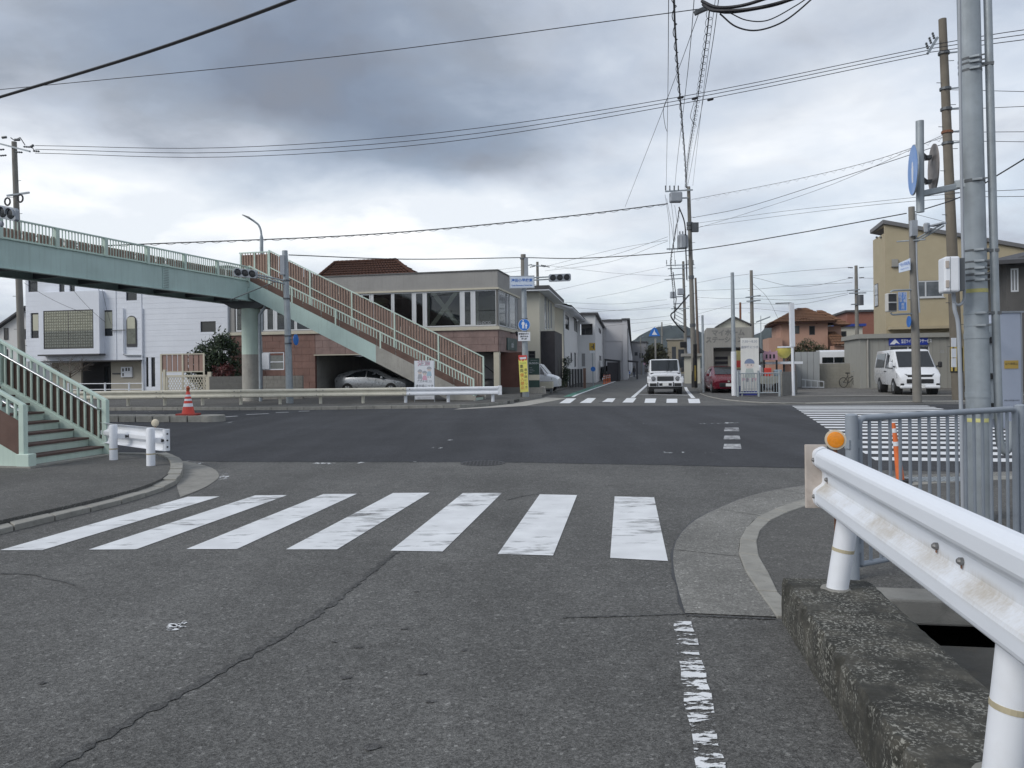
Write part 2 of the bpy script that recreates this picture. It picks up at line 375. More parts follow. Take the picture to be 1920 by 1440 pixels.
def smooth_line(pts, k=4):
    """Catmull-Rom through the points"""
    P = [Vector(p) for p in pts]; Q = [2 * P[0] - P[1]] + P + [2 * P[-1] - P[-2]]; out = []
    for i in range(1, len(Q) - 2):
        for j in range(k):
            t = j / k; a, b, c, d = Q[i - 1], Q[i], Q[i + 1], Q[i + 2]
            out.append(.5 * (2 * b + (c - a) * t + (2 * a - 5 * b + 4 * c - d) * t * t + (3 * b - a - 3 * c + d) * t ** 3))
    return out + [P[-1]]
def ribbon(pts, w, z, jit=0.0):
    pts = [Vector(p) for p in pts]; mb = MB(); rows = []
    for i, p in enumerate(pts):
        d = (pts[min(i + 1, len(pts) - 1)] - pts[max(i - 1, 0)]).normalized(); s = Vector((-d.y, d.x, 0))
        ww = (w[i] if isinstance(w, list) else w) / 2
        rows.append([(p + s * (ww + random.uniform(-jit, jit))).to_tuple()[:2] + (z,), (p - s * (ww + random.uniform(-jit, jit))).to_tuple()[:2] + (z,)])
    return mb.loft(rows, caps=False, closed=False)
WF = Frame(Vector((1.57, 4.52, 0)), R(-9))          # the parapet wall beside the drain, near right
hx0, hx1, hy0, hy1 = .49, 2.35, -7.0, .42
B = 1450
gpts = [(-B, -B), (B, -B), (B, B), (-B, B)]; hp = [(WF.M @ Vector((x, y, 0))) for x, y in ((hx0, hy0), (hx1, hy0), (hx1, hy1), (hx0, hy1))]
g = MB().add([(x, y, 0) for x, y in gpts] + [tuple(p) for p in hp], [(0, 1, 5, 4), (1, 2, 6, 5), (2, 3, 7, 6), (3, 0, 4, 7)])
struct(g.build('ground', M_ROAD))
# main road: fresh dark asphalt
near = gp([(300, 862), (420, 866.5), (640, 866.5), (960, 867.2), (1230, 872), (1500, 878), (1700, 882), (1920, 888)], .004)
far = gp([(1920, 757), (1480, 760.3), (980, 761.7), (860, 765), (560, 768.5), (300, 769.5), (150, 770)], .004)
near = [p + NV * random.uniform(-.025, .025) for p in resample(near, 150)]
near = [near[0] - MV * 120] + near + [near[-1] + MV * 160]
far = [far[0] + MV * 160] + far + [far[-1] - MV * 130]
struct(sheet('main_road', near + far, M_MAIN))
# ---- near left footway and kerb
k_out = smooth_line(gp([(-150, 1042), (0, 1002), (130, 970), (250, 939), (326, 912), (343, 890), (338, 872), (312, 861)]), 3)
k_in = smooth_line(gp([(-150, 1031), (0, 993), (137, 961), (250, 931), (304, 909), (320, 889), (315, 872), (296, 862.5)]), 3)
walk = [p.copy() for p in k_in]
walk = [walk[0] + (walk[0] - walk[1]).normalized() * 6] + walk + [walk[-1] - MV * 40, walk[0] - MV * 40 + Vector((-10, -10, 0))]
struct(slab(walk, -.03, .09).build('sidewalk', M_WALK))
def kerb(name, o, i, n, z0, z1, m, label=None):
    e = bpy.data.objects.new(name, None); COL.objects.link(e); MATS[e] = Matrix.Identity(4); e['kind'] = 'structure'
    a, b = resample(o, n), resample(i, n)
    for k in range(n):
        t = .012
        p = [a[k].lerp(a[k + 1], t), a[k].lerp(a[k + 1], 1 - t), b[k].lerp(b[k + 1], 1 - t), b[k].lerp(b[k + 1], t)]
        dz = random.uniform(-.004, .004); za = z1(k / n) if callable(z1) else z1
        MB().hexa([(q.x, q.y, z0) for q in p] + [(q.x, q.y, za + dz) for q in p]).build('kerb_stone', m, e, bevel=.008)
    return e
kerb('kerb', k_out, k_in, 15, -.05, lambda t: .055 + .065 * max(0, min(1, (t - .45) / .25)), M_KERB)
a0, b0 = G(312, 861), G(296, 862.5)
kerb('kerb', [a0, a0 - MV * 12], [b0 + NV * -.0, b0 - MV * 12], 12, -.05, .11, M_KERB)
struct(sheet('gutter', smooth_line(gp([(330, 863), (365, 869), (398, 878), (411, 893), (395, 908), (372, 920), (338, 933)], .006), 3) + gp([(331, 911), (343, 890), (338, 873)], .006), M_CONC))
mk = bpy.data.objects.new('road_markings', None); COL.objects.link(mk); MATS[mk] = Matrix.Identity(4); mk['kind'] = 'structure'
ribbon(smooth_line(gp([(300, 860.5), (345, 864.5), (385, 871), (410, 880), (421, 892), (415, 903)]), 4), .13, .009).build('edge_line', M_PAINT3, mk)
# ---- near right gutter apron, flush kerb, footway
r_out = smooth_line(gp([(1285, 1152), (1269, 1096), (1262, 1054), (1267, 1017), (1292, 985), (1333, 960), (1417, 927), (1515, 910), (1640, 895), (1800, 888), (1980, 882)]), 3)
r_mid = smooth_line(gp([(1457, 1160), (1437, 1133), (1412, 1096), (1390, 1058), (1385, 1025), (1400, 992), (1429, 967), (1515, 936), (1640, 908), (1800, 898), (1980, 891)]), 3)
r_in = smooth_line(gp([(1500, 1160), (1460, 1117), (1442, 1079), (1423, 1046), (1419, 1017), (1429, 992), (1458, 971), (1530, 946), (1650, 918), (1800, 905), (1980, 897)]), 3)
ap = bpy.data.objects.new('gutter', None); COL.objects.link(ap); MATS[ap] = Matrix.Identity(4); ap['kind'] = 'structure'
ro, rm = resample(r_out, 30), resample(r_mid, 30)
for a, b in ((0, 5), (5, 11), (11, 16), (16, 23), (23, 30)):          # cast sections
    o_ = [p.copy() for p in ro[a:b + 1]]; m_ = [p.copy() for p in rm[a:b + 1]]
    e = .006
    o_[0] = o_[0].lerp(o_[1], .04); m_[0] = m_[0].lerp(m_[1], .04)
    MB().loft([[(p.x, p.y, e), (q.x, q.y, e + .002)] for p, q in zip(o_, m_)], caps=False, closed=False).build('concrete_section', M_APRON, ap)
ribbon([p + Vector((0, 0, 0)) for p in r_out], .03, .0045, .012).build('joint', M_BLACK, ap)
kerb('kerb', r_mid, r_in, 17, -.05, .018, M_KERB)
wk = [p for p in r_in] + [r_in[-1] + MV * 30, Vector((34, -2, 0)), WF.M @ Vector((hx1 + .01, hy1, 0)), WF.M @ Vector((.2, hy1 + .2, 0))]
struct(MB().poly([(p.x, p.y, .012) for p in wk]).build('sidewalk', M_WALK))
# ---- crosswalks
def stripes(name, quads, m, z):
    e = bpy.data.objects.new(name, None); COL.objects.link(e); MATS[e] = Matrix.Identity(4); e['kind'] = 'structure'
    for q in quads: MB().poly([(p[0], p[1], z) for p in q]).build('stripe', m, e)
    return e
nq = [((0, 1032.5), (79, 1032.5), (412, 931.5), (352, 932)), ((166, 1031.5), (255, 1031), (539, 929), (478, 929.5)), ((349, 1030.5), (444, 1030.5), (669, 926.5), (606, 927)),
      ((536, 1031), (632, 1031), (806, 924.5), (737, 925)), ((732, 1033.5), (830, 1035), (941, 925), (868, 925)), ((933.5, 1039.5), (1037, 1042.5), (1082, 929), (1012, 927.5)),
      ((1144, 1047), (1252.5, 1053), (1226.5, 933), (1152.5, 931.5))]
stripes('crosswalk', [[G(*p) for p in q] for q in nq], M_PAINT, .005)
q4 = lambda *v: [G(1040 + x / 6.4, 540 + y / 6.4) for x, y in v]
fq = [q4((55, 1383), (185, 1383), (260, 1325), (145, 1325)), q4((300, 1380), (435, 1380), (497, 1322), (395, 1322)), q4((555, 1377), (690, 1377), (730, 1325), (635, 1325)), q4((812, 1375), (940, 1375), (980, 1322), (865, 1322)),
      q4((1077, 1379), (1205, 1379), (1220, 1327), (1090, 1327)), q4((1340, 1379), (1472, 1379), (1472, 1330), (1345, 1330)), q4((1612, 1383), (1748, 1383), (1735, 1330), (1598, 1330))]
stripes('crosswalk', fq, M_PAINT2, .005)
cw0, cw1 = G(1641, 864), G(1486, 762); cd = (cw1 - cw0).normalized(); cl = (cw1 - cw0).length; rq = []
t = 0.0
while t < cl - .2:
    sk = cd.cross(Vector((0, 0, 1)))
    a, b = cw0 + cd * t, cw0 + cd * (t + .46)
    rq.append([a - MV * .9 * 0, a + MV * 4.6, b + MV * 4.6, b]); t += .93
stripes('crosswalk', rq, M_PAINT2, .009)
# ---- lines on the streets
def line(pts, w, m=None, jit=0.0, z=.0048, name='edge_line', k=3): return ribbon(smooth_line(gp(pts), k), w, z, jit).build(name, m or M_PAINT2, mk)
line([(1074, 744), (1092, 736.5), (1141, 719.5), (1180, 706.5), (1197, 703)], .16)
line([(1066, 744), (1088, 734.5), (1128, 721)], .55, M_GREENP, z=.0044, name='green_lane')
line([(1186, 745.5), (1212, 722.5), (1216, 719)], .2); line([(1300, 746.5), (1288, 732), (1285.5, 726)], .2)
line([(1198, 739.2), (1291, 741.2)], .28, z=.0052, name='stop_line')
ribbon(resample(gp([(1281, 1166), (1292, 1220), (1305, 1300), (1318, 1370), (1334, 1460)]), 14), .115, .005, .012).build('edge_line', worn_paint('paint_edge_worn', (.76, .78, .80), (.082, .083, .083), .735, 9.0, (.6, 1.6, 1), R(-9), .025), mk)
# dashes of the median end and lane lines on the main road
for pts in ([(385, 784.5), (445, 780.5)], [(462, 777.8), (504, 775.8)], [(517, 774), (541, 773.2)], [(560, 771.6), (580, 771)], [(598, 769.6), (618, 769.3)]):
    line(pts, .15, M_PAINT3 if pts[0][0] > 590 else M_PAINT2, z=.009, name='lane_dash', k=1)
line([(398, 794), (430, 792.5), (442, 790)], .12, M_PAINT3, z=.009)
for pts in ([(1165, 793.4), (1232, 794.5)], [(1310, 794.6), (1384, 794.4)], [(696, 779.4), (744, 779.4)], [(250, 772), (310, 771.6)]): line(pts, .12, M_PAINT3, z=.009, name='lane_dash', k=1)
M_PAINT4 = worn_paint('paint_scrubbed', (.55, .56, .58), (.05, .05, .05), .62, 6.0, (1, 1, 1), 0, .3)
M_PAINTG = worn_paint('paint_ghost', (.36, .37, .39), (.045, .047, .054), .90, 9.0, (1, 1, 1), 0, .25)
for y0, y1, wl_, m in ((792.6, 796.4, 1360, M_PAINT3), (802.5, 809, 1359.5, M_PAINT4), (817.5, 824.5, 1358.5, M_PAINT4), (833, 842, 1358, M_PAINT4), (842.5, 858, 1356.5, M_PAINTG), (859, 874, 1355.5, M_PAINTG)):
    sx = (y0 - 792) * .13
    MB().poly([(p.x, p.y, .0085) for p in (G(wl_ - 2, y1), G(1385 + sx, y1), G(1384 + sx * .8, y0), G(wl_, y0))]).build('worn_marking', m, mk)
for x, y, w in ((1250, 848.6, 10), (1283, 848.8, 6), (1330, 849.6, 10), (1460, 852, 9), (842, 825.5, 5), (817, 840, 8), (1372, 889, 12), (480, 893, 22), (605, 869, 18), (680, 868, 9), (787, 867, 16), (838, 868, 18)):
    a, b = G(x - w, y), G(x + w, y + .8); n_ = Vector((0, .06, 0))
    z = .0085 if y < 866 else .0055
    MB().poly([(a.x, a.y - .08, z), (b.x, b.y - .08, z), (b.x + .05, b.y + .09, z), (a.x + .03, a.y + .08, z)]).build('worn_marking', M_PAINT3, mk)
# flakes of an old stop line in the near lane
e = MB()
for i in range(20):
    c = G(328 + random.uniform(-16, 18), 1175 + random.uniform(-8, 7)); r = random.uniform(.008, .024)
    e.poly([(c.x + math.cos(a) * r * random.uniform(.6, 1.5), c.y + math.sin(a) * r * random.uniform(.5, 1), .005) for a in [k * 1.05 for k in range(6)]])
e.build('paint_flakes', M_PAINT2, mk, kind='stuff')
# sealed seam and cracks
M_TAR = asphalt('seam_tar', (.076, .077, .076), .5, .3)
ribbon(resample(smooth_line(gp([(90, 1450), (190, 1385), (330, 1305), (470, 1228), (600, 1148), (690, 1078), (748, 1032)]), 6), 90), .045, .0042, .018).build('sealed_seam', M_TAR, mk)
for pts, w in (([(0, 1076), (60, 1078), (85, 1085), (118, 1091), (140, 1098)], .014), ([(1055, 1159), (1120, 1157), (1200, 1155), (1283, 1152)], .018), ([(1286, 1155), (1380, 1158), (1455, 1162)], .03), ([(950, 938), (985, 930), (1010, 927)], .02),
               ([(140, 903), (165, 905), (188, 902)], .02)):
    ribbon(resample(smooth_line(gp(pts), 5), 40), w, .0135 if pts[0] == (140, 903) else .0046, w * .4).build('crack', M_TAR, mk)
M_STAIN = asphalt('stain', (.082, .082, .082), .5, .3); e = MB()
for x, y, r in ((792, 1264, .02), (758, 1180, .018), (671, 1214, .02), (648, 1272, .022), (808, 1316, .02), (695, 1402, .03), (80, 1281, .02), (628, 1204, .016), (870, 1220, .014), (780, 1110, .016)):
    c = G(x, y); e.poly([(c.x + math.cos(a) * r * random.uniform(.8, 1.6), c.y + math.sin(a) * r * random.uniform(.7, 1.2), .0043) for a in [k * .9 for k in range(7)]])
e.build('gum_spots', M_STAIN, mk, kind='stuff')
# manhole cover by the crossing
c = G(905, 868.6); mh = thing('manhole_cover', 'round iron manhole cover at the edge of the dark asphalt before the zebra crossing', 'manhole cover', (c.x, c.y, 0))
M_IRON = mat('cast_iron', (.06, .06, .062), .6, metal=.3, var=.2, vs=12)
MB().cyl((0, 0, -.02), (0, 0, .006), .36, .36, 28).build('rim', M_IRON, mh); e = MB()
for i in range(-5, 6):
    for j in range(-5, 6):
        if i * i + j * j < 27: e.box(i * .058 - .018, i * .058 + .018, j * .058 - .018, j * .058 + .018, .006, .011)
e.build('tread_pattern', M_IRON, mh, kind='stuff')
c = G(1200, 711); MB().cyl((c.x, c.y, -.02), (c.x, c.y, .008), .75, .75, 20).build('paint_patch', M_PAINT3, mk)
c = G(1136, 754.6); e = tag(MB().cyl((c.x, c.y, -.02), (c.x, c.y, .01), .33, .33, 20).build('manhole_cover', M_IRON), 'small iron cover under the third stripe of the side street crossing', 'manhole cover')
# ---- far left footway with kerb, far right footway, gravel lot
fk = gp([(-40, 771.5), (300, 769.5), (560, 769), (700, 767), (860, 764.8), (915, 761.5), (951, 757.4), (975, 752), (1015, 745)])
fk = smooth_line(fk, 2); fk2 = [p + NV * .16 for p in fk]
fw = [fk2[0] - MV * 60] + fk2 + [fk2[-1] + SV * 22, fk2[-1] + SV * 22 - MV * 90]
struct(slab(fw, -.05, .12).build('sidewalk', M_WALK))
kerb('kerb', fk, fk2, 46, -.05, .125, M_KERB)
struct(sheet('gutter', gp([(850, 768.3), (985, 761.3), (1064, 747), (1024, 745.6), (962, 757.4), (915, 762.4), (862, 766)], .0065), M_CONC_L))
rk = smooth_line(gp([(1312, 738), (1334, 745.5), (1372, 751.5), (1425, 755.5), (1482, 757.2), (1560, 756.2), (1700, 754), (1920, 752)]), 3)
kerb('kerb', rk, [p + NV * .35 for p in rk], 26, -.05, .03, M_CONC_L)
rw = rk + [rk[-1] + MV * 40, rk[-1] + MV * 40 + NV * 9, G(1303, 728)]
struct(sheet('sidewalk', [(p[0], p[1], .02) for p in rw], M_WALK))
lot = [G(1492, 744.4), G(1700, 743.5), G(1960, 742)]; lot = lot + [lot[-1] + NV * 16, lot[0] + NV * 14 + MV * -3]
struct(slab(lot, -.05, .035).build('parking_lot', M_GRAVEL)); struct(ribbon([p for p in lot[:3]], .5, .04).build('lot_edging', M_CONC_L))
# ---- median nose with kerb blocks
mz = .2; m0 = G(384, 792); mb0 = [m0]
me_ = bpy.data.objects.new('median', None); COL.objects.link(me_); MATS[me_] = Matrix.Identity(4); me_['kind'] = 'structure'
for k in range(26):
    a, b = m0 - MV * (k * .6 + .02), m0 - MV * (k * .6 + .58)
    for off in (0, .62):
        p = [a + NV * off, b + NV * off, b + NV * (off + .16), a + NV * (off + .16)]
        if k == 0 and off == 0: p[0] = p[0] + NV * .05
        MB().hexa([(q.x, q.y, -.02) for q in p] + [(q.x, q.y, mz + random.uniform(-.006, .006)) for q in p]).build('kerb_block', M_KERB, me_, bevel=.02)
p = [m0 + NV * .1, m0 - MV * 15.6 + NV * .1, m0 - MV * 15.6 + NV * .7, m0 + NV * .7]
slab(p, -.02, mz - .02).build('median_fill', M_CONC, me_)
MB().cyl((m0 + NV * .39).to_tuple()[:2] + (-.02,), (m0 + NV * .39).to_tuple()[:2] + (mz,), .39, .37, 20).build('median_nose', M_KERB, me_, bevel=.02)
# ================================================================== NEAR RIGHT: PARAPET, DRAIN, GUARDRAIL, FENCE, STEEL POLE
def moss_mat():
    m = bpy.data.materials.new('mossy_concrete'); m.use_nodes = True; nt = m.node_tree; b = nt.nodes['Principled BSDF']; L = nt.links.new
    t = nt.nodes.new('ShaderNodeTexCoord')
    def noise(s, d, r=.6, di=0.0):
        n = nt.nodes.new('ShaderNodeTexNoise'); n.inputs['Scale'].default_value = s; n.inputs['Detail'].default_value = d; n.inputs['Roughness'].default_value = r; n.inputs['Distortion'].default_value = di
        L(t.outputs['Object'], n.inputs['Vector']); return n.outputs[0]
    def ramp(v, stops):
        n = nt.nodes.new('ShaderNodeValToRGB'); L(v, n.inputs[0]); e = n.color_ramp.elements
        e[0].position, e[0].color = stops[0][0], (*stops[0][1], 1); e[1].position, e[1].color = stops[-1][0], (*stops[-1][1], 1)
        for p, c in stops[1:-1]: q = e.new(p); q.color = (*c, 1)
        return n.outputs[0]
    base = ramp(noise(5, 10, .7), [(.30, (.018, .018, .015)), (.47, (.042, .042, .036)), (.58, (.075, .072, .06)), (.75, (.15, .145, .125))])
    lich = ramp(noise(62, 7, .65, .5), [(.53, (0, 0, 0)), (.585, (1, 1, 1))]); gate = ramp(noise(3.4, 8, .7), [(.44, (0, 0, 0)), (.58, (1, 1, 1))])
    mu = nt.nodes.new('ShaderNodeMath'); mu.operation = 'MULTIPLY'; L(lich, mu.inputs[0]); L(gate, mu.inputs[1])
    mx = nt.nodes.new('ShaderNodeMix'); mx.data_type = 'RGBA'; L(mu.outputs[0], mx.inputs['Factor']); L(base, mx.inputs['A']); mx.inputs['B'].default_value = (.30, .30, .27, 1)
    L(mx.outputs['Result'], b.inputs['Base Color']); b.inputs['Roughness'].default_value = .92
    bn = nt.nodes.new('ShaderNodeBump'); bn.inputs['Strength'].default_value = .8; bn.inputs['Distance'].default_value = .012; L(noise(38, 8, .7), bn.inputs['Height']); L(bn.outputs[0], b.inputs['Normal'])
    return m
M_MOSS = moss_mat()
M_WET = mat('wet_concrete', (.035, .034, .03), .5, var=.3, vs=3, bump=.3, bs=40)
pw = thing('parapet_wall', 'low mossy concrete parapet carrying the guardrail beside the open drain', 'wall', WF.P, WF.a)
rows = []
NY, prof = 150, [(0.0, -.06), (-.004, .10), (0.0, .235), (.012, .252), (.12, .256), (.30, .256), (.47, .252), (.492, .24), (.497, .0), (.497, -.06)]
rr = random.Random(3)
for i in range(NY + 1):
    y = -7.0 * i / NY
    ch = max(0, rr.gauss(0, .012)); rows.append([(x + rr.uniform(-.003, .003) + (ch if k_ in (2, 3) else 0), y, z + (rr.uniform(-.0035, .0035) if z > .2 else 0) - (ch if k_ == 2 else 0)) for k_, (x, z) in enumerate(prof)])
MB().loft(rows).build('wall_body', M_MOSS, pw, smooth=False)
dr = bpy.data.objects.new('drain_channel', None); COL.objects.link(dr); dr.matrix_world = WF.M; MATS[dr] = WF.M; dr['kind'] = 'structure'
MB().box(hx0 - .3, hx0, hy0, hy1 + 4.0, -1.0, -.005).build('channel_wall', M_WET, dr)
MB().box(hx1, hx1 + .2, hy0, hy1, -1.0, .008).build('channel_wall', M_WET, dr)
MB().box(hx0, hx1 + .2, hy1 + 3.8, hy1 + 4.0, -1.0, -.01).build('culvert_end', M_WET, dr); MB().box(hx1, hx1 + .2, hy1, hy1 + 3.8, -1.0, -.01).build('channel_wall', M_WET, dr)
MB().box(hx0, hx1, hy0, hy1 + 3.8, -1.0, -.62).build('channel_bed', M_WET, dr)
MB().box(hx0 + .001, hx1 - .002, hy0, -.12, -.6, -.06).build('cover_slab', mat('stained_slab', (.055, .053, .046), .8, var=.35, vs=2.5, bump=.3, bs=50, dirt=.3, dcol=(.10, .075, .04)), dr, bevel=.015)
MB().box(.42, 1.75, hy1 - .03, hy1 + .24, -.12, .04).build('coping', M_CONC, dr, bevel=.015)
# ---- guardrail
W_PROF = [(.175, .0), (.172, .018), (.158, .045), (.146, .056), (.132, .060), (.085, .060), (.072, .055), (.062, .044), (.038, .012), (.026, .006), (-.026, .006), (-.038, .012), (-.062, .044), (-.072, .055), (-.085, .060), (-.132, .060), (-.146, .056), (-.158, .045), (-.172, .018), (-.175, .0)]
def w_beam(mb, pts, z, face, th=.004):
    """W-profile rail along pts (plan), the wave pushed out to side face"""
    pts = [Vector((p[0], p[1], 0)) for p in pts]; rings = []
    for i, p in enumerate(pts):
        d = (pts[min(i + 1, len(pts) - 1)] - pts[max(i - 1, 0)]).normalized(); s = Vector((-d.y, d.x, 0)) * face
        zz_ = z[i] if isinstance(z, list) else z
        rings.append([tuple(p + s * o + Vector((0, 0, zz_ + h))) for h, o in W_PROF] + [tuple(p + s * (o - th) + Vector((0, 0, zz_ + h * .985))) for h, o in W_PROF[::-1]])
    mb.loft(rings)
    return mb
E0 = AT(1545, 842, 4.5); E1 = AT(1920, 993, 2.15); ed = Vector((E1.x - E0.x, E1.y - E0.y, 0)).normalized()
zc = .845
def rail_stain():
    m = bpy.data.materials.new('rail_white_stained'); m.use_nodes = True; nt = m.node_tree; b = nt.nodes['Principled BSDF']; L = nt.links.new
    t = nt.nodes.new('ShaderNodeTexCoord'); s = nt.nodes.new('ShaderNodeSeparateXYZ'); L(t.outputs['Object'], s.inputs[0])
    def rng(v, a, c, p, q):
        n = nt.nodes.new('ShaderNodeMapRange'); n.interpolation_type = 'SMOOTHSTEP'; L(v, n.inputs[0])
        for i, k in enumerate((a, c, p, q)): n.inputs[i + 1].default_value = k
        return n.outputs[0]
    def mth(op, a, c):
        n = nt.nodes.new('ShaderNodeMath'); n.operation = op
        for i, k in enumerate((a, c)):
            if isinstance(k, (int, float)): n.inputs[i].default_value = k
            else: L(k, n.inputs[i])
        return n.outputs[0]
    nz = nt.nodes.new('ShaderNodeTexNoise'); nz.inputs['Scale'].default_value = 3.2; nz.inputs['Detail'].default_value = 6; nz.inputs['Roughness'].default_value = .5; L(t.outputs['Object'], nz.inputs['Vector'])
    mp = nt.nodes.new('ShaderNodeMapping'); mp.inputs['Scale'].default_value = (90, 90, 9); L(t.outputs['Object'], mp.inputs[0])
    n2_ = nt.nodes.new('ShaderNodeTexNoise'); n2_.inputs['Scale'].default_value = 1; n2_.inputs['Detail'].default_value = 4; L(mp.outputs[0], n2_.inputs['Vector'])
    band = mth('MULTIPLY', rng(s.outputs[2], .005, -.035, 0, 1), rng(s.outputs[2], -.105, -.055, 0, 1))   # grime sits on the lower wave
    f = mth('MULTIPLY', band, rng(mth('ADD', mth('MULTIPLY', nz.outputs[0], .8), mth('MULTIPLY', n2_.outputs[0], .22)), .34, .74, 0, .75))
    sp = rng(nz.outputs[0], .66, .74, 0, .35)
    c1 = nt.nodes.new('ShaderNodeMix'); c1.data_type = 'RGBA'; L(f, c1.inputs['Factor']); c1.inputs['A'].default_value = (.74, .78, .84, 1); c1.inputs['B'].default_value = (.34, .27, .16, 1)
    c2 = nt.nodes.new('ShaderNodeMix'); c2.data_type = 'RGBA'; L(sp, c2.inputs['Factor']); L(c1.outputs['Result'], c2.inputs['A']); c2.inputs['B'].default_value = (.60, .58, .52, 1)
    L(c2.outputs['Result'], b.inputs['Base Color']); L(rng(nz.outputs[0], .3, .7, .45, .62), b.inputs['Roughness'])
    return m
M_RAILW = rail_stain()
gr = thing('guardrail', 'white W-beam guardrail with brown grime on the mossy parapet', 'guardrail', (E0.x, E0.y, zc))
mb = MB(); w_beam(mb, [Vector((E0.x, E0.y, 0)) + ed * (k * .25) for k in range(27)], zc, -1, .005)
rail = mb.build('rail', M_RAILW, gr, world=True)
side = Vector((ed.y, -ed.x, 0))      # towards the road
if side.x > 0: side = -side
M_ENDCAP = mat('bare_end_cap', (.46, .41, .37), .7, var=.12, vs=8, dirt=.35, dcol=(.3, .24, .2))
pe = Vector((E0.x, E0.y, zc)) - ed * .012
mb = MB(); mb.hexa([pe + side * a_ - ed * t_ + Vector((0, 0, z_)) for z_ in (-.185, .19) for a_, t_ in ((-.02, 0), (.10, .0), (.106, .012), (-.02, .012))]); mb.build('end_plate', M_ENDCAP, gr, world=True, bevel=.004)
mb = MB(); w_beam(mb, [Vector((E0.x, E0.y, 0)) - ed * .012, Vector((E0.x, E0.y, 0)) + ed * .05], zc, -1, .004); mb.v = [tuple(Vector(v_) + side * .004 + Vector((0, 0, (v_[2] - zc) * .03))) for v_ in mb.v]; mb.build('end_sleeve', M_WHITE, gr, world=True, smooth=True)
M_BOLT = mat('bolt_steel', (.20, .20, .20), .45, metal=.6, var=.1)
for s_, h, o in ((.03, .105, .062), (.10, .0, .008), (.03, -.108, .062), (1.76, .0, .012), (1.98, .0, .012), (3.9, 0, .012)):
    p = Vector((E0.x, E0.y, zc + h)) + ed * s_ + side * o
    MB().tube([p - side * .01, p + side * .006, p + side * .014], [.013, .013, .007], 10).build('bolt', M_BOLT, gr, world=True)
    if h == 0: MB().bar(p - side * .0006 - Vector((.0, 0, .008)), p - side * .0006 - Vector((0, 0, random.uniform(.022, .028))), .012, .0012, up=side).build('rust_run', M_RUST, gr, world=True)
for k, (bx, by, lean) in enumerate(((1.79, 4.29, .10), (1.79 + ed.x * 2.0, 4.29 + ed.y * 2.0, .05), (1.79 + ed.x * 4.0, 4.29 + ed.y * 4.0, .03))):
    a = Vector((bx, by, .2)); b = Vector((bx + lean * .75, by - .02, .93)); b = b - side * .035
    po = MB().cyl(a, b, .057, .057, 24).build('post', M_WHITE, gr, world=True, smooth=True)
    MB().cyl(a.lerp(b, .36), a.lerp(b, .385), .0585, .0585, 24).build('band', mat('tape_band', (.44, .39, .27), .5, var=.2, vs=8), po, world=True)
    MB().cyl(Vector((bx, by, .245)), Vector((bx, by, .262)), .085, .075, 18).build('grout', M_CONC, po, world=True)
    m = a.lerp(b, .83); MB().bar(m, m + side * .05, .06, .08).build('bracket', M_WHITE, gr, world=True)
c = AT(1566, 824, 4.58); dl = thing('delineator', 'orange round reflector with cream rim above the end of the guardrail', 'reflector', (c.x, c.y, .25))
fw_ = Vector((-c.x, -c.y, 0)).normalized(); fw_ = (fw_ + Vector((.1, 0, 0))).normalized()
MB().disc(c, fw_, .059, .022, 28).build('rim', mat('cream_plastic', (.62, .55, .42), .5, var=.05), dl, world=True)
M_AMBER = mat('amber_reflector', (.80, .27, .01), .25, var=.1, vs=60, coat=.5)
MB().tube([c + fw_ * .022, c + fw_ * .028, c + fw_ * .031], [.048, .046, .03], 28).build('reflector_lens', M_AMBER, dl, world=True, smooth=True)
MB().cyl(Vector((c.x, c.y, .5)), c - Vector((0, 0, .04)), .012, .012, 8).build('stem', M_RUST, dl, world=True)
# ---- pedestrian fence
f0 = G(1600, 1088); f1 = AT(1920, 771, 6.35); fd = Vector((f1.x - f0.x, f1.y - f0.y, 0)).normalized(); FF = Frame(f0, math.atan2(fd.y, fd.x))
fe = thing('pedestrian_fence', 'grey blue steel pedestrian fence with round vertical bars', 'fence', FF.P, FF.a)
def fpanel(x0, n):
    sp = .112; x1 = x0 + sp * (n + 1)
    MB().tube([(x0, 0, .10), (x0, 0, 1.085), (x0 + .015, 0, 1.115), (x0 + .05, 0, 1.125), (x1 - .05, 0, 1.125), (x1 - .015, 0, 1.115), (x1, 0, 1.085), (x1, 0, .10)], .024, 10).build('top_rail', M_GREYBLUE, fe, smooth=True)
    MB().cyl((x0, 0, .1), (x1, 0, .1), .02, .02, 10).build('bottom_rail', M_GREYBLUE, fe, smooth=True)
    for k in range(1, n + 1): MB().cyl((x0 + sp * k, 0, .1), (x0 + sp * k, 0, 1.115), .0125, .0125, 10).build('bar', M_GREYBLUE, fe, smooth=True)
    return x1
def fpost(x):
    po = MB().cyl((x, 0, -.1), (x, 0, 1.15), .042, .042, 18).build('post', M_GREYBLUE, fe, smooth=True)
    MB().sphere((x, 0, 1.15), (.042, .042, .012), 18, 6).build('cap', M_GREYBLUE, po, smooth=True)
    for z in (.22, .95):
        for s_ in (-1, 1): MB().box(x + s_ * .03 - .02, x + s_ * .03 + .04, -.02, .02, z - .03, z + .03).build('clamp', M_GREYBLUE, po)
x = 0.0
for n in (16, 16, 16):
    fpost(x); x = fpanel(x + .075, n) + .075
fpost(x)
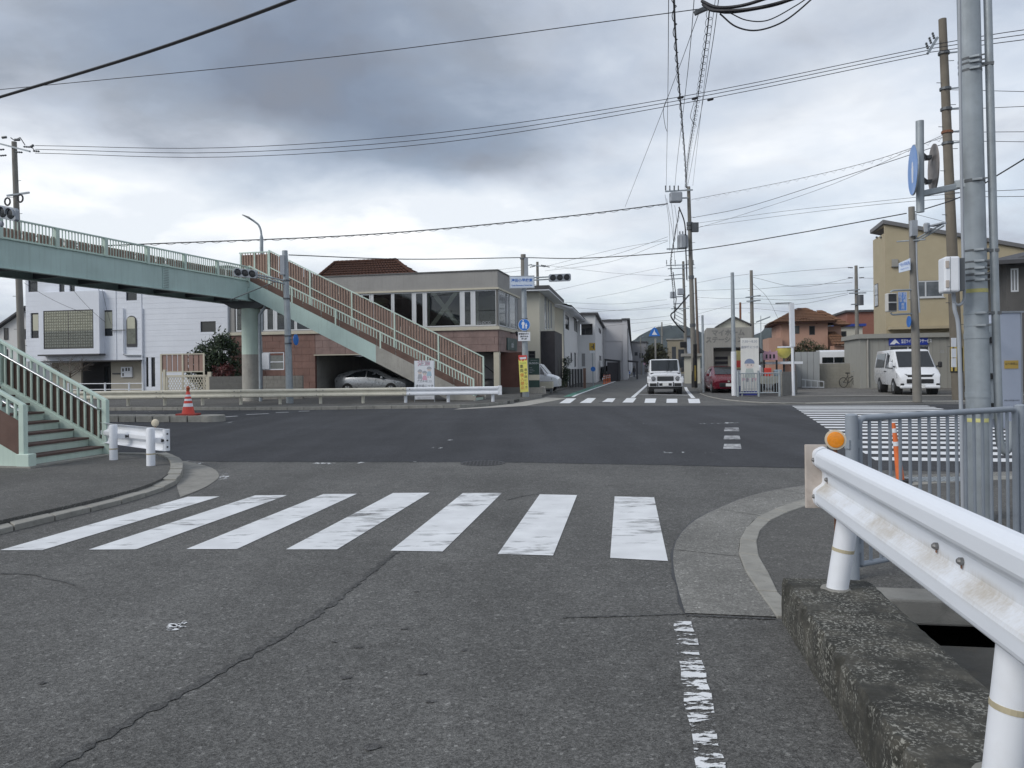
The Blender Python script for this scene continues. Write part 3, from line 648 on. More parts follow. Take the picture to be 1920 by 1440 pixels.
# ---- slim orange cone leaning behind the fence
a = G(1689, 906); b = AT(1675, 793, a.y + .02)
cn = thing('traffic_cone', 'slim orange cone with pale bands leaning behind the grey blue fence', 'cone', a)
MB().cyl(a, b, .052, .022, 16).build('cone_body', M_ORANGE, cn, world=True, smooth=True)
for t in (.62, .84): MB().cyl(a.lerp(b, t), a.lerp(b, t + .07), .0525 - .03 * t + .002, .0525 - .03 * (t + .07) + .002, 16).build('band', M_SIGNW, cn, world=True, smooth=True)
MB().cyl((a.x, a.y, .012), (a.x, a.y, .05), .14, .12, 16).build('foot', M_RUBBER, cn, world=True)
# grating in the gutter behind the fence
c = G(1770, 901); gt = thing('drain_grating', 'steel drain grating set in the gutter behind the grey blue fence', 'grating', c, R(-4))
MB().box(-.5, .5, -.2, .2, -.02, .016).build('frame', M_STEELD, gt)
for k in range(16): MB().box(-.47 + k * .06, -.44 + k * .06, -.18, .18, .016, .024).build('bar', M_STEEL, gt)
# ---- big galvanised pole
PB = AT(1836, 690, 7.35); PB = Vector((PB.x, PB.y, 0)); PT = AT(1812, -150, 7.35)
lean = (PT - PB); up = lean.normalized()
sp_ = thing('signal_pole', 'thick galvanised steel pole with clamps and conduits behind the grey blue fence', 'pole', PB)
MB().tube([PB + Vector((0, 0, -.1)), PB.lerp(PT, .5), PT + up * 2.2], [.108, .101, .094], 32).build('shaft', M_STEEL, sp_, world=True, smooth=True)
def onp(py):        # centre of the pole at a picture height
    t = 0.0
    for _ in range(40):
        p = PB.lerp(PT, t); b_ = (p.z - H) / p.y
        y = CY - (b_ * F * CR + (p.x / p.y) * F * SR); t += (y - py) / 1250 * .8
    return PB.lerp(PT, t)
def rad(p): return .1085 - .0135 * min(1, p.z / 5)
to_cam = Vector((-PB.x, -PB.y, 0)).normalized(); rt = Vector((to_cam.y, -to_cam.x, 0)); rt = rt if rt.x > 0 else -rt
for py, h in ((114, .022), (123, .018), (135, .022), (341, .03), (471, .018), (492, .014), (505, .014), (516, .022), (527, .014), (588, .016), (611, .008), (630, .05), (740, .05)):
    p = onp(py); b_ = MB().cyl(p - up * h / 2, p + up * h / 2, rad(p) + .005, rad(p) + .005, 28).build('clamp_band', M_STEEL if h > .04 or py > 570 else M_STEELD, sp_, world=True, smooth=True)
    if h < .04:
        q = p + to_cam * (rad(p) + .012) + rt * .035; MB().bar(q - rt * .04, q + rt * .045, .02, .022).build('buckle', M_STEEL, b_, world=True, bevel=.004)
        q2 = q + rt * .055; MB().bar(q2, q2 + rt * .03, .012, .012).build('screw', M_STEELD, b_, world=True)
for py, c_ in ((546, (.55, .52, .20)), (787, (.62, .60, .25))):
    p = onp(py); MB().cyl(p - up * .018, p + up * .018, rad(p) + .003, rad(p) + .003, 28).build('tape', mat('tape_%d' % py, c_, .55, var=.25, vs=6), sp_, world=True, smooth=True)
def pipe(pts, r, name='conduit', m=None): return MB().tube(smooth_line(pts, 5), r, 12).build(name, m or M_STEEL, sp_, world=True, smooth=True)
Dp = 7.22
pipe([AT(1797, -160, Dp), AT(1801, 200, Dp), AT(1805, 450, Dp), AT(1808, 545, Dp), AT(1806, 565, Dp), AT(1797, 572, Dp), AT(1788, 565, Dp), AT(1787, 548, Dp)], .0135, m=M_SIGNAL)
pipe([AT(1788, 550, Dp + .02), AT(1790, 580, Dp), AT(1796, 605, Dp), AT(1799, 660, Dp), AT(1802, 770, Dp), AT(1806, 975, Dp)], .018, m=M_SIGNAL)
pipe([AT(1848, -160, Dp + .1), AT(1858, 250, Dp + .1), AT(1866, 560, Dp + .1), AT(1872, 760, Dp + .1), AT(1874, 820, Dp + .1), AT(1880, 843, Dp + .1), AT(1888, 845, Dp + .1), AT(1894, 825, Dp + .1), AT(1896, 790, Dp + .1)], .036)
for py, px in ((121, 1853), (470, 1863), (587, 1867)):
    p = AT(px, py, Dp + .1); pp = onp(py); MB().bar(pp + (p - pp) * .45, p + Vector((.03, -.04, 0)), .02, .03).build('conduit_clamp', M_STEELD, sp_, world=True)
# white control box on the pole
BX = AT(1783, 516, 7.2); bxm = thing('control_box', 'small white control box strapped to the galvanised pole', 'box', (BX.x, BX.y, BX.z), R(-14))
MB().box(-.083, .05, -.1, .1, -.165, .165).build('case', M_WHITE, bxm, bevel=.018)
MB().box(.055, .10, -.06, .06, -.15, .15).build('back_bracket', M_STEELD, bxm)
MB().box(-.034, -.031, -.102, -.09, -.16, .16).build('door_seam', M_STEELD, bxm)
for z in (.09, -.09): MB().box(-.072, -.042, -.108, -.09, z - .035, z + .035).build('latch', M_ENDCAP, bxm, bevel=.004)
# tall grey cabinet hung behind
cb = AT(1893, 690, 7.75); cf = Frame(cb, R(-3)); ca = thing('signal_cabinet', 'tall pale grey signal cabinet with yellow notice beside the galvanised pole', 'cabinet', (cb.x, cb.y, 0), R(-3))
(x0, z1), (x1, _) = cf.f(1874, 587), cf.f(1917, 587); z0 = cf.f(1893, 800)[1] - .02
MB().box(x0, x1, 0, .24, z0, z1).build('case', mat('cabinet_grey', (.50, .55, .66), .45, var=.06, vs=2, dirt=.1, dcol=(.3, .33, .4)), ca, bevel=.01)
MB().box(x0 - .01, x1 + .012, -.012, .25, z1, z1 + .018).build('rain_lid', M_SIGNAL, ca)
MB().box(x1 - .018, x1 - .008, -.008, .0, z0, z1).build('door_edge', M_SIGNAL, ca)
MB().box(x0 - .14, x0, .02, .2, z0 + .1, z1 - .1).build('mounting_channel', M_STEEL, ca)
for z in (z0 + .2, z0 + .5, z1 - .3): MB().box(x0 - .12, x0 - .03, -.01, .03, z, z + .06).build('mount_bolt', M_BLACK, ca)
(sx0, sz1), (sx1, sz0) = cf.f(1883, 676), cf.f(1909, 691)
nt_ = MB().box(sx0, sx1, -.006, .0, sz0, sz1).build('notice', mat('notice_yellow', (.62, .42, .10), .5, var=.1), ca)
text('はり紙禁止', (sx1 - sx0) * .19, M_INK, nt_, ((sx0 + sx1) / 2, -.0075, sz1 - (sz1 - sz0) * .42), sx=1.0)
lb = cf.f(1897, 751); text('津田小学校東交差点', .017, M_INK, ca, (lb[0], -.002, lb[1]), name='lettering')
MB().bar(Vector((cf.I @ onp(630)).to_tuple()[:2] + (z1 - .2,)), (x0 - .05, .1, z1 - .2), .03, .04).build('arm', M_STEEL, ca)
# round signs on a short tube, held out by an arm
sg = AT(1729, 300, 7.45); st = thing('round_signs', 'pair of round signs back to back on an arm of the galvanised pole', 'sign', (sg.x, sg.y, sg.z))
MB().cyl(AT(1724.5, 227, 7.45), AT(1725.5, 398, 7.45), .037, .037, 20).build('tube', M_STEEL, st, world=True, smooth=True)
pa = onp(345); MB().bar(AT(1727, 364, 7.45), AT(1797, 349, 7.38), .05, .06).build('arm', M_STEEL, st, world=True, bevel=.01)
MB().bar(AT(1790, 347, 7.4), pa + to_cam * .05, .07, .08).build('arm_clamp', M_STEEL, st, world=True, bevel=.01)
ce = AT(1714, 319, 7.36); n_ = Vector((-.91, -.02, .0)).normalized(); vt = Vector((0, 0, 1)); vd = (ce - Vector((0, 0, H))).normalized()
hx = vd - vd.dot(vt) * vt; hx.normalize(); hs = vt.cross(hx)             # pick a normal that foreshortens the disc to a narrow oval
def disc_normal(k): return (hs * math.sqrt(1 - k * k) - hx * k).normalized()
na = disc_normal(.18); na = na if na.x < 0 else disc_normal(-.18); na = Vector((-abs(na.x), na.y, 0)).normalized()
if na.dot(-hx) < 0: na = na - 2 * na.dot(hx) * hx
da = MB().disc(ce, na, .238, .012, 32).build('sign_disc', M_STEEL, st, world=True)
MB().disc(ce + na * .0125, na, .232, .002, 32).build('sign_face', mat('blue_face', (.10, .26, .62), .35, var=.05), da, world=True)
MB().disc(ce + na * .0147 + Vector((0, 0, .05)), na, .03, .001, 12).build('pictogram', M_SIGNW, da, world=True)
MB().hexa([ce + na * .0147 + Vector((0, 0, z)) + q for z, ww in ((-.12, .03), (.03, .045)) for q in (hs.cross(vt) * 0 + na.cross(vt) * ww, -na.cross(vt) * ww, -na.cross(vt) * ww + na * .001, na.cross(vt) * ww + na * .001)]).build('pictogram', M_SIGNW, da, world=True)
cb_ = AT(1749, 316, 7.62); db = MB().disc(cb_, -na, .238, .012, 32).build('sign_disc', mat('sign_back', (.22, .20, .19), .6, var=.15, vs=6), st, world=True)
for z in (.11, -.13):
    q = cb_ + Vector((0, 0, z)) + na * .015; MB().bar(q, q + na * .05 , .10, .03).build('bracket', M_STEELD, db, world=True)
    t_ = AT(1726, 300, 7.45); MB().bar(q + na * .04, Vector((t_.x, t_.y, q.z)), .03, .03).build('bracket_arm', M_STEELD, db, world=True)
# ================================================================== FOOTBRIDGE
A_n = G(48, 876, .09); B_n = G(196, 853, .09)
Wn = (B_n - A_n); wn_ = Wn.length; Wn.normalize(); Un = Vector((-Wn.y, Wn.x, 0))
fb = thing('footbridge', 'mint green steel pedestrian footbridge spanning the main road with stairs at both ends', 'footbridge', (A_n.x, A_n.y, .09))
ZV = Vector((0, 0, 1))
def ext_poly(mb, base, U, W, poly, t0, t1):
    n = len(poly); v = [base + U * s + ZV * z + W * t0 for s, z in poly] + [base + U * s + ZV * z + W * t1 for s, z in poly]
    mb.add(v, [tuple(range(n)), tuple(range(n, 2 * n))[::-1]] + [(i, (i + 1) % n, n + (i + 1) % n, n + i) for i in range(n)]); return mb
RISE, RUN = .15, .30
def stair(A, U, W, w, n, z0):
    A = Vector((A.x, A.y, 0))
    for i in range(n):
        z = z0 + i * RISE; s = i * RUN
        st_ = ext_poly(MB(), A, U, W, [(s, z - .02), (s + .02, z - .02), (s + .02, z + RISE - .03), (s, z + RISE - .03)], .03, w - .03).build('step', M_MINT, fb, world=True)
        ext_poly(MB(), A, U, W, [(s - .025, z + RISE - .035), (s + RUN - .003, z + RISE - .035), (s + RUN - .003, z + RISE), (s - .025, z + RISE)], .035, w - .035).build('tread', M_TREAD, st_, world=True)
def railing(a, b, h, posts, nbar, panel=None, post_w=.07, bar_w=.032, rail=(.075, .05), side=None, sep=True, low=.06, m=M_MINT, mid=None, barm=None):
    """posts: list of t in 0..1 along a-b; panel: (z0, z1, offset, material, pieces)"""
    barm = barm or m
    d = b - a; side = side or Vector((-d.y, d.x, 0)).normalized(); hd = Vector((d.x, d.y, 0)).normalized()
    MB().bar(a + ZV * h - d.normalized() * .03, b + ZV * h + d.normalized() * .03, rail[0], rail[1]).build('handrail', m, fb, world=True, bevel=.008 if sep else 0)
    if low is not None: MB().bar(a + ZV * low, b + ZV * low, .04, .05).build('bottom_rail', m, fb, world=True)
    if mid: MB().bar(a + ZV * mid, b + ZV * mid, .045, .05).build('middle_rail', m, fb, world=True)
    for t in posts:
        p = a + d * t
        MB().hexa([p + hd * x + side * y + ZV * z for z in (-.02, h) for x, y in ((-post_w / 2, -post_w / 2), (post_w / 2, -post_w / 2), (post_w / 2, post_w / 2), (-post_w / 2, post_w / 2))]).build('post', m, fb, world=True)
    joined = MB(); dz = d.z / math.hypot(d.x, d.y)
    for k in range(1, nbar):
        t = k / nbar
        if min(abs(t - q) for q in posts) < .4 / nbar: continue
        p = a + d * t; e = MB() if sep else joined; w2 = bar_w / 2
        z0_ = low if low is not None else 0
        e.hexa([p + hd * x + side * y + ZV * (z + x * dz) for z in (z0_, h - rail[1] / 2) for x, y in ((-w2, -w2), (w2, -w2), (w2, w2), (-w2, w2))])
        if sep: e.build('baluster', barm, fb, world=True)
    if not sep: joined.build('balusters', barm, fb, world=True, kind='stuff')
    if panel:
        z0_, z1_, off, pm, k = panel
        for i in range(k):
            p, q = a + d * (i / k) + side * off, a + d * ((i + 1) / k - .002) + side * off
            MB().hexa([p + ZV * z0_, q + ZV * z0_, q + side * .012 + ZV * z0_, p + side * .012 + ZV * z0_, p + ZV * z1_, q + ZV * z1_, q + side * .012 + ZV * z1_, p + side * .012 + ZV * z1_]).build('panel', pm, fb, world=True)
N_ST = 36
def flight(A, U, W, w, z0, n, near_h, far_h, near_panel, far_panel, sep, foot_conc):
    A = Vector((A.x, A.y, 0)); L_ = n * RUN; top = z0 + n * RISE
    stair(A, U, W, w, n, z0)
    sl = RISE / RUN
    for t0, t1, nm in ((-.07, .0, 'near'), (w, w + .07, 'far')):
        lo = -.55 if sep is False else -.16
        full = [(-.12, z0 - .02), (-.12, z0 + .22), (L_, top + .28), (L_, top + lo), ]
        if not sep:
            c = foot_conc
            ext_poly(MB(), A, U, W, [(L_ * c, z0 + L_ * c * sl + lo), (L_ * c, z0 + L_ * c * sl + .25), (L_, top + .25), (L_, top + lo)], t0, t1).build('stringer', M_MINTD, fb, world=True)
            k = -lo / sl
            ext_poly(MB(), A, U, W, [(k, z0 - .0), (-.1, z0), (-.1, z0 + .18), (L_ * c, z0 + L_ * c * sl + .248), (L_ * c, z0 + L_ * c * sl + lo)], t0, t1).build('stringer_base', M_CONC_L, fb, world=True)
        else:
            ext_poly(MB(), A, U, W, [(.0, z0 - .06), (-.05, z0 + .16), (L_, top + .18), (L_, top - .12), (.4, z0 - .06)], t0, t1).build('stringer', M_MINT, fb, world=True)
            MB().hexa([A + U * s + W * t + ZV * z for z in (z0 - .03, z0 + .2) for s, t in ((-.16, t0 - .04), (.06, t0 - .04), (.06, t1 + .04), (-.16, t1 + .04))]).build('footing', M_MINT, fb, world=True, bevel=.01)
    # soffit
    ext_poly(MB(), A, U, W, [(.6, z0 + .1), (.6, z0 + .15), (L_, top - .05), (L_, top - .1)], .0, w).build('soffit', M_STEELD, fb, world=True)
    base = .16 if sep else .22
    ra, rb = A + ZV * (z0 + base), A + U * L_ + ZV * (z0 + base + L_ * sl)
    npost = int(L_ / 1.9); ps = [i / npost for i in range(npost + 1)]
    nb = int(L_ / .135)
    railing(ra + W * -.035, rb + W * -.035, near_h, ps, nb, near_panel, post_w=.085 if sep else .07, sep=sep, side=-W, low=.03)
    railing(ra + W * (w + .035), rb + W * (w + .035), far_h, ps, nb, far_panel, post_w=.085 if sep else .07, sep=sep, side=W, low=.03, mid=None if sep else .9, barm=None if sep else M_SALMON)
flight(A_n, Un, Wn, wn_, .10, N_ST, .78, .78, (.0, .52, .03, M_BROWN, 6), (.0, .55, .03, M_BROWN, 6), True, 0)
# stainless grab rail inside the far railing, and concrete base under the near flight
s0 = Vector((A_n.x, A_n.y, 0)) + Wn * (wn_ - .07); pr = [s0 + Un * s + ZV * (.1 + .16 + .60 + s * .5) for s in (.08, 1.5, 4, 8, 10.8)]
MB().tube([pr[0] + Wn * .08 - ZV * .01] + pr, .021, 10).build('grab_rail', M_CHROME, fb, world=True, smooth=True)
s0 = Vector((A_n.x, A_n.y, 0)) + Wn * .07; pr = [s0 + Un * s + ZV * (.1 + .16 + .60 + s * .5) for s in (.08, 1.5, 4, 8, 10.8)]
MB().tube([pr[0] - Wn * .08 - ZV * .01] + pr, .021, 10).build('grab_rail', M_CHROME, fb, world=True, smooth=True)
ext_poly(MB(), Vector((A_n.x, A_n.y, 0)), Un, Wn, [(.35, .0), (.45, .13), (3.5, 1.65), (3.5, .0)], .02, wn_ - .02).build('stair_base', M_CONC_L, fb, world=True)
ext_poly(MB(), Vector((A_n.x, A_n.y, 0)), Un, Wn, [(-.2, .08), (-.2, .115), (6, .115), (6, .08)], -.12, wn_ + .14).build('plinth', M_KERB, fb, world=True)
# far flight
A_f = Vector((AT(888, 700, 33.9).x, 33.9, 0)); Uf, Wf, wf_ = -MV, NV.copy(), 1.75
flight(A_f, Uf, Wf, wf_, .14, N_ST, .72, 1.72, (.0, .34, .02, M_BROWN, 12), (.0, 1.66, .03, M_SCREEN, 24), False, .42)
# deck
Pf = Vector((A_f.x, A_f.y, 0)) + Uf * (N_ST * RUN); Pf = Pf + Uf * .1
Ltop = Vector((A_n.x, A_n.y, 0)) + Un * (N_ST * RUN)
q0 = Vector((Pf.x, Pf.y, 0)); qx = AT(0, 446, 24.1); q1 = Vector((qx.x, qx.y, 0)); dd = (q1 - q0).normalized(); q2 = q0 + dd * 21.5; dl_ = Vector((dd.y, -dd.x, 0)); dl_ = dl_ if dl_.x < 0 else -dl_
ZT, ZB = 5.80, 4.86
q0b = q0 - dd * 1.8
for off, nm in ((0, 0), (1.9, 1)):
    a, b = q0b + dl_ * off, q2 + dl_ * off
    g_ = MB().hexa([a + ZV * ZB, b + ZV * ZB, b + dl_ * .02 + ZV * ZB, a + dl_ * .02 + ZV * ZB, a + ZV * ZT, b + ZV * ZT, b + dl_ * .02 + ZV * ZT, a + dl_ * .02 + ZV * ZT]).build('girder', M_MINTD, fb, world=True)
    sgn = -1 if off == 0 else 1
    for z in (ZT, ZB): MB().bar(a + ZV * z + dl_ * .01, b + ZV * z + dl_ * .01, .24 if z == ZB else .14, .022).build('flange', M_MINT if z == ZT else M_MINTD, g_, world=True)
    if off == 0:
        for k in (5.4,):
            p = q0 + dd * k - dl_ * .014
            MB().bar(p + ZV * (ZB + .05) , p + ZV * (ZT - .05), .36, .016, up=dl_).build('splice_plate', M_MINTD, g_, world=True)
            e = MB()
            for i in range(5):
                for j in range(12): e.disc(p + dd * (-.12 + .06 * i) - dl_ * .008 + ZV * (ZB + .1 + j * .068), -dl_, .014, .012, 6)
            e.build('rivets', M_STEELD, g_, world=True, kind='stuff')
            MB().bar(p + dd * -.2 + ZV * (ZT + .05), p + dd * .2 + ZV * (ZT + .05), .05, .07).build('splice_cover', M_MINT, g_, world=True)
a, b = q0b + dl_ * .03, q2 + dl_ * .03
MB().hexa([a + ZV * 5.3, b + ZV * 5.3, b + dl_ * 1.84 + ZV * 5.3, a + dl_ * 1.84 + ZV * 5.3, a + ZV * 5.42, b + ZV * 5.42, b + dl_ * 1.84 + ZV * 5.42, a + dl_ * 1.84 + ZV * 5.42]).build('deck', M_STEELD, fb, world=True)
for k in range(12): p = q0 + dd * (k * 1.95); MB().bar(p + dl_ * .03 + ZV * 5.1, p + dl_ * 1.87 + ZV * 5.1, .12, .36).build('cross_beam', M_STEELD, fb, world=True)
L_ = (q2 - q0).length; n_ = int(L_ / 2.08)
railing(q0 + ZV * (ZT + .0), q2 + ZV * (ZT + .0), .66, [i * 2.08 / L_ + .006 for i in range(n_ + 1)], int(L_ / .13), (.03, .36, .03, M_SALMON, 40), post_w=.13, bar_w=.028, rail=(.07, .05), sep=False, low=.03, side=dl_)
railing(q0 + dl_ * 1.9 + ZV * ZT, q2 + dl_ * 1.9 + ZV * ZT, .66, [i * 2.08 / L_ for i in range(n_ + 1)], int(L_ / .155), (-.1, .50, .03, M_SALMON, 20), post_w=.09, sep=False, low=.03, side=dl_)
# far landing with its tall screen
a, b = q0b, q0b + dl_ * 1.95
lp = [Pf + MV * .15 - NV * .05, Pf - MV * 1.9 - NV * .05, Pf - MV * 1.9 + NV * 2.0, Pf + MV * .15 + NV * 2.0]
MB().hexa([p + ZV * 5.2 for p in lp] + [p + ZV * 5.46 for p in lp]).build('landing', M_MINTD, fb, world=True)
railing(Pf + MV * .1 + NV * (wf_ + .035) + ZV * 5.68, Pf - MV * 1.5 + NV * (wf_ + .035) + ZV * 5.68, 1.74, [.03, .5, .97], 11, (-.1, 1.64, .03, M_SALMON, 5), sep=False, side=NV, low=.03, barm=M_SALMON)
# round pier with cap, drain pipe
pc = AT(472, 700, 37.0); pc = Vector((pc.x, pc.y, 0))
MB().cyl(pc + ZV * 0, pc + ZV * 2.35, .44, .44, 32).build('pier_base', M_CONC_L, fb, world=True, smooth=True)
MB().cyl(pc + ZV * 2.35, pc + ZV * 4.75, .44, .44, 32).build('pier', M_MINT, fb, world=True, smooth=True)
MB().hexa([pc + MV * x + NV * y + ZV * z for z, f_ in ((4.55, .7), (4.9, 1.35)) for x, y in ((-f_, -.5), (f_, -.5), (f_, .5), (-f_, .5))]).build('pier_cap', M_STEELD, fb, world=True)
dp = AT(488, 700, 36.3); MB().tube([Vector((dp.x, dp.y, .1)), Vector((dp.x, dp.y, 4.2)), Vector((dp.x + .25, dp.y, 4.55)), Vector((dp.x + .3, dp.y, 4.95))], .075, 10).build('drain_pipe', M_STEEL, fb, world=True, smooth=True)
# near pier, out beyond the frame
p3 = q2 + dl_ * .95 - dd * .6; MB().cyl(Vector((p3.x, p3.y, 0)), Vector((p3.x, p3.y, 4.9)), .44, .44, 24).build('pier', M_MINT, fb, world=True, smooth=True)
lp = [Ltop, Ltop + Un * 2.2, Ltop + Un * 2.2 + Wn * 2.6, Ltop + Wn * 2.6]
MB().hexa([p + ZV * 5.2 for p in lp] + [p + ZV * 5.46 for p in lp]).build('landing', M_MINTD, fb, world=True)
# ================================================================== GUARDRAILS AWAY FROM THE CAMERA
ga = AT(120, 740, 32.5); gb = AT(934, 730, 32.7); ga.z = gb.z = 0; gd = (gb - ga).normalized(); gl = (gb - ga).length
gf = thing('guardrail', 'long cream and white guardrail along the far footway before the mint stairs', 'guardrail', ga)
cuts = [0.0]
for px in (302, 447, 600, 762): cuts.append((AT(px, 735, 32.6).x - ga.x) / gd.x)
cuts.append(gl)
for i in range(5):
    mb = MB(); w_beam(mb, [ga + gd * (cuts[i] - (.02 if i else 0)), ga + gd * cuts[i + 1]], .60, -1)
    rl = mb.build('rail', M_WHITE if i == 4 else M_CREAMR, gf, world=True)
    if i:
        for s_ in (-.14, .14):
            for h in (.1, -.1): p = ga + gd * (cuts[i] + s_) + ZV * (.6 + h); MB().disc(p + Vector((gd.y, -gd.x, 0)) * .085, Vector((gd.y, -gd.x, 0)), .022, .012, 8).build('bolt', M_BOLT, rl, world=True)
MB().bar(gb + ZV * .6 - gd * .02, gb + ZV * .6 + gd * .16, .09, .40).build('end_cap', M_WHITE, gf, world=True, bevel=.02)
for px in (166, 238, 307, 378, 450, 524, 600, 680, 760, 840, 924):
    p = AT(px, 740, 32.72); MB().cyl((p.x, p.y + .1, .05), (p.x, p.y + .1, .66), .07, .07, 12).build('post', M_WHITE if px > 700 else M_CREAMR, gf, world=True, smooth=True)
# short return of guardrail by the near stairs
n0, n1 = AT(186, 800, 13.5), AT(308, 800, 11.8); n0.z = n1.z = 0; nd = (n1 - n0).normalized(); ns = Vector((nd.y, -nd.x, 0))
gn = thing('guardrail', 'short white guardrail seen from behind next to the foot of the mint stairs', 'guardrail', n0)
mb = MB(); w_beam(mb, [n0 - nd * 6, n0, n0.lerp(n1, .5), n1], .475, 1); mb.build('rail', M_WHITE, gn, world=True)
MB().tube([n1 + ZV * .31 - ns * .03, n1 + ZV * .64 - ns * .03], .05, 14).build('bull_nose', M_WHITE, gn, world=True, smooth=True)
for k in range(3): p = n1 + ZV * (.37 + .1 * k) - ns * .03; MB().disc(p + Vector((nd.x, nd.y, 0)) * .04, (nd - ns * -.6), .014, .02, 8).build('bolt', M_BLACK, gn, world=True)
for px, py in ((213, 862), (283, 873)):
    p = G(px, py, .09)
    po = MB().tube([p - ZV * .1, p + ZV * .55, p + ZV * .575], [.064, .064, .055], 20).build('post', M_WHITE, gn, world=True, smooth=True)
    MB().cyl(p + ZV * .17, p + ZV * .19, .0655, .0655, 20).build('band', MC['tape_band'], po, world=True)
    c = p + nd * .1; 
    l = n0 + nd * ((p - n0).dot(nd) + .12)
    MB().bar(Vector((p.x, p.y, .475)), Vector((l.x, l.y, .475)), .05, .07).build('bracket', M_WHITE, gn, world=True)
    MB().disc(Vector((l.x, l.y, .47)) + ns * .0, ns, .025, .05, 8).build('bolt', M_BLACK, gn, world=True)
c = AT(291, 793, 12.2); d2 = thing('delineator', 'cream round reflector on a rusty stem at the stair guardrail', 'reflector', (c.x, c.y, .09))
MB().sphere(c, (.062, .03, .062), 16, 10).build('reflector_lens', mat('cream_reflector', (.60, .54, .42), .5, var=.06), d2, world=True, smooth=True)
MB().cyl(Vector((c.x, c.y, .45)), c - ZV * .05, .011, .011, 8).build('stem', M_RUST, d2, world=True)
# ================================================================== SIGNALS AND POSTS BESIDE THE BRIDGE
def signal(parent, c, right, w=1.12, h=.36, nl=3, vert=False):
    """three-lamp housing; right: direction of the row"""
    right = Vector(right).normalized(); up_ = ZV; fr_ = right.cross(up_).normalized()
    if fr_.y > 0: fr_ = -fr_
    d_ = .07
    def ring(k, y):
        out = []
        for sx, sz in ((-1, -1), (1, -1), (1, 1), (-1, 1)):
            for q in ((.8, 1), (1, .8)) if sx * sz > 0 else ((1, .8), (.8, 1)):
                pass
            out += [c + right * (sx * (w / 2 * k - .06)) + up_ * (sz * h / 2 * k) + fr_ * y, c + right * (sx * w / 2 * k) + up_ * (sz * (h / 2 * k - .06)) + fr_ * y] if sx * sz > 0 and sx > 0 or (sx < 0 and sz < 0 and False) else \
                   ([c + right * (sx * w / 2 * k) + up_ * (sz * (h / 2 * k - .06)) + fr_ * y, c + right * (sx * (w / 2 * k - .06)) + up_ * (sz * h / 2 * k) + fr_ * y])
        ctr = c + fr_ * y
        out.sort(key=lambda p: math.atan2((p - ctr).dot(up_), (p - ctr).dot(right)))
        return out
    MB().loft([ring(.92, -d_), ring(1, -d_ + .03), ring(1, d_ - .02), ring(.97, d_)]).build('housing', M_SIGNAL, parent, world=True)
    for k in range(nl):
        p = c + right * ((k - (nl - 1) / 2) * w / nl * .93) + fr_ * d_
        ln = MB().tube([p, p + fr_ * .012, p + fr_ * .025], [.145, .14, .05], 24).build('lens', M_LENS, parent, world=True, smooth=True)
        e = MB(); a_ = [math.pi * (i / 14) for i in range(-1, 16)]
        e.loft([[p + (right * math.cos(t) + up_ * math.sin(t)) * .15 + fr_ * y for y in (0, .07)] + [p + (right * math.cos(t) + up_ * math.sin(t)) * .158 + fr_ * y for y in (.07, 0)] for t in a_]).build('visor', M_SIGNAL, ln, world=True)
# left pole with the signal on an arm
p5 = AT(543, 700, 33.7); p5t = AT(534, 470, 33.7)
lp_ = thing('traffic_light', 'grey pole with three lamp traffic light reaching over the mint stairs', 'traffic light', (p5.x, p5.y, 0))
MB().tube([Vector((p5.x, p5.y, .05)), p5.lerp(p5t, .5), p5t], [.16, .135, .12], 16).build('pole', M_STEEL, lp_, world=True, smooth=True)
c = AT(461, 512.5, 33.0); signal(lp_, c, AT(480, 514.5, 33.0) - AT(442, 510.5, 33.0), 1.0, .36)
for dy in (0, 6): MB().tube([AT(533, 526 + dy, 33.6), AT(482, 515 + dy * .7, 33.0)], .035, 8).build('arm', M_STEEL, lp_, world=True)
MB().tube([AT(522, 526, 33.5), AT(430, 563, 33.3)], .022, 6).build('stay', M_STEELD, lp_, world=True)
MB().box(-.09, .09, -.09, .09, -.42, .42, Matrix.Translation(AT(530, 497, 33.5))).build('junction_box', M_SIGNAL, lp_, world=True)
for py in (526, 560, 630, 644): p = AT(536 + (py - 500) * .03, py, 33.7); MB().cyl(p - ZV * .03, p + ZV * .03, .165, .165, 14).build('clamp_band', M_STEELD, lp_, world=True)
sd = MB().disc(AT(554.5, 637, 33.5), Vector((.98, -.19, 0)), .24, .02, 24).build('round_sign', M_BLUE, lp_, world=True)
MB().bar(AT(543, 637, 33.6), AT(554, 637, 33.6), .04, .04).build('sign_bracket', M_STEELD, lp_, world=True)
# signal at the edge of the frame, hung before the bridge
c = AT(10, 399, 21.5); tl = thing('traffic_light', 'grey traffic light with dark lamps hanging before the footbridge railing', 'traffic light', (c.x, c.y, c.z))
signal(tl, c, AT(42, 405, 21.3) - AT(-20, 393, 21.7), .98, .37)
MB().tube([c - Vector((.45, 0, 0)), c - Vector((3.4, .2, -.1))], .04, 8).build('arm', M_STEEL, tl, world=True)
p = c - Vector((3.4, .2, 0)); MB().tube([Vector((p.x, p.y, 0)), Vector((p.x, p.y, c.z + .8))], .12, 12).build('pole', M_STEEL, tl, world=True, smooth=True)
MB().sphere(AT(3, 420, 21.5), (.06, .06, .09), 8, 6).build('arm_joint', M_SIGNAL, tl, world=True)
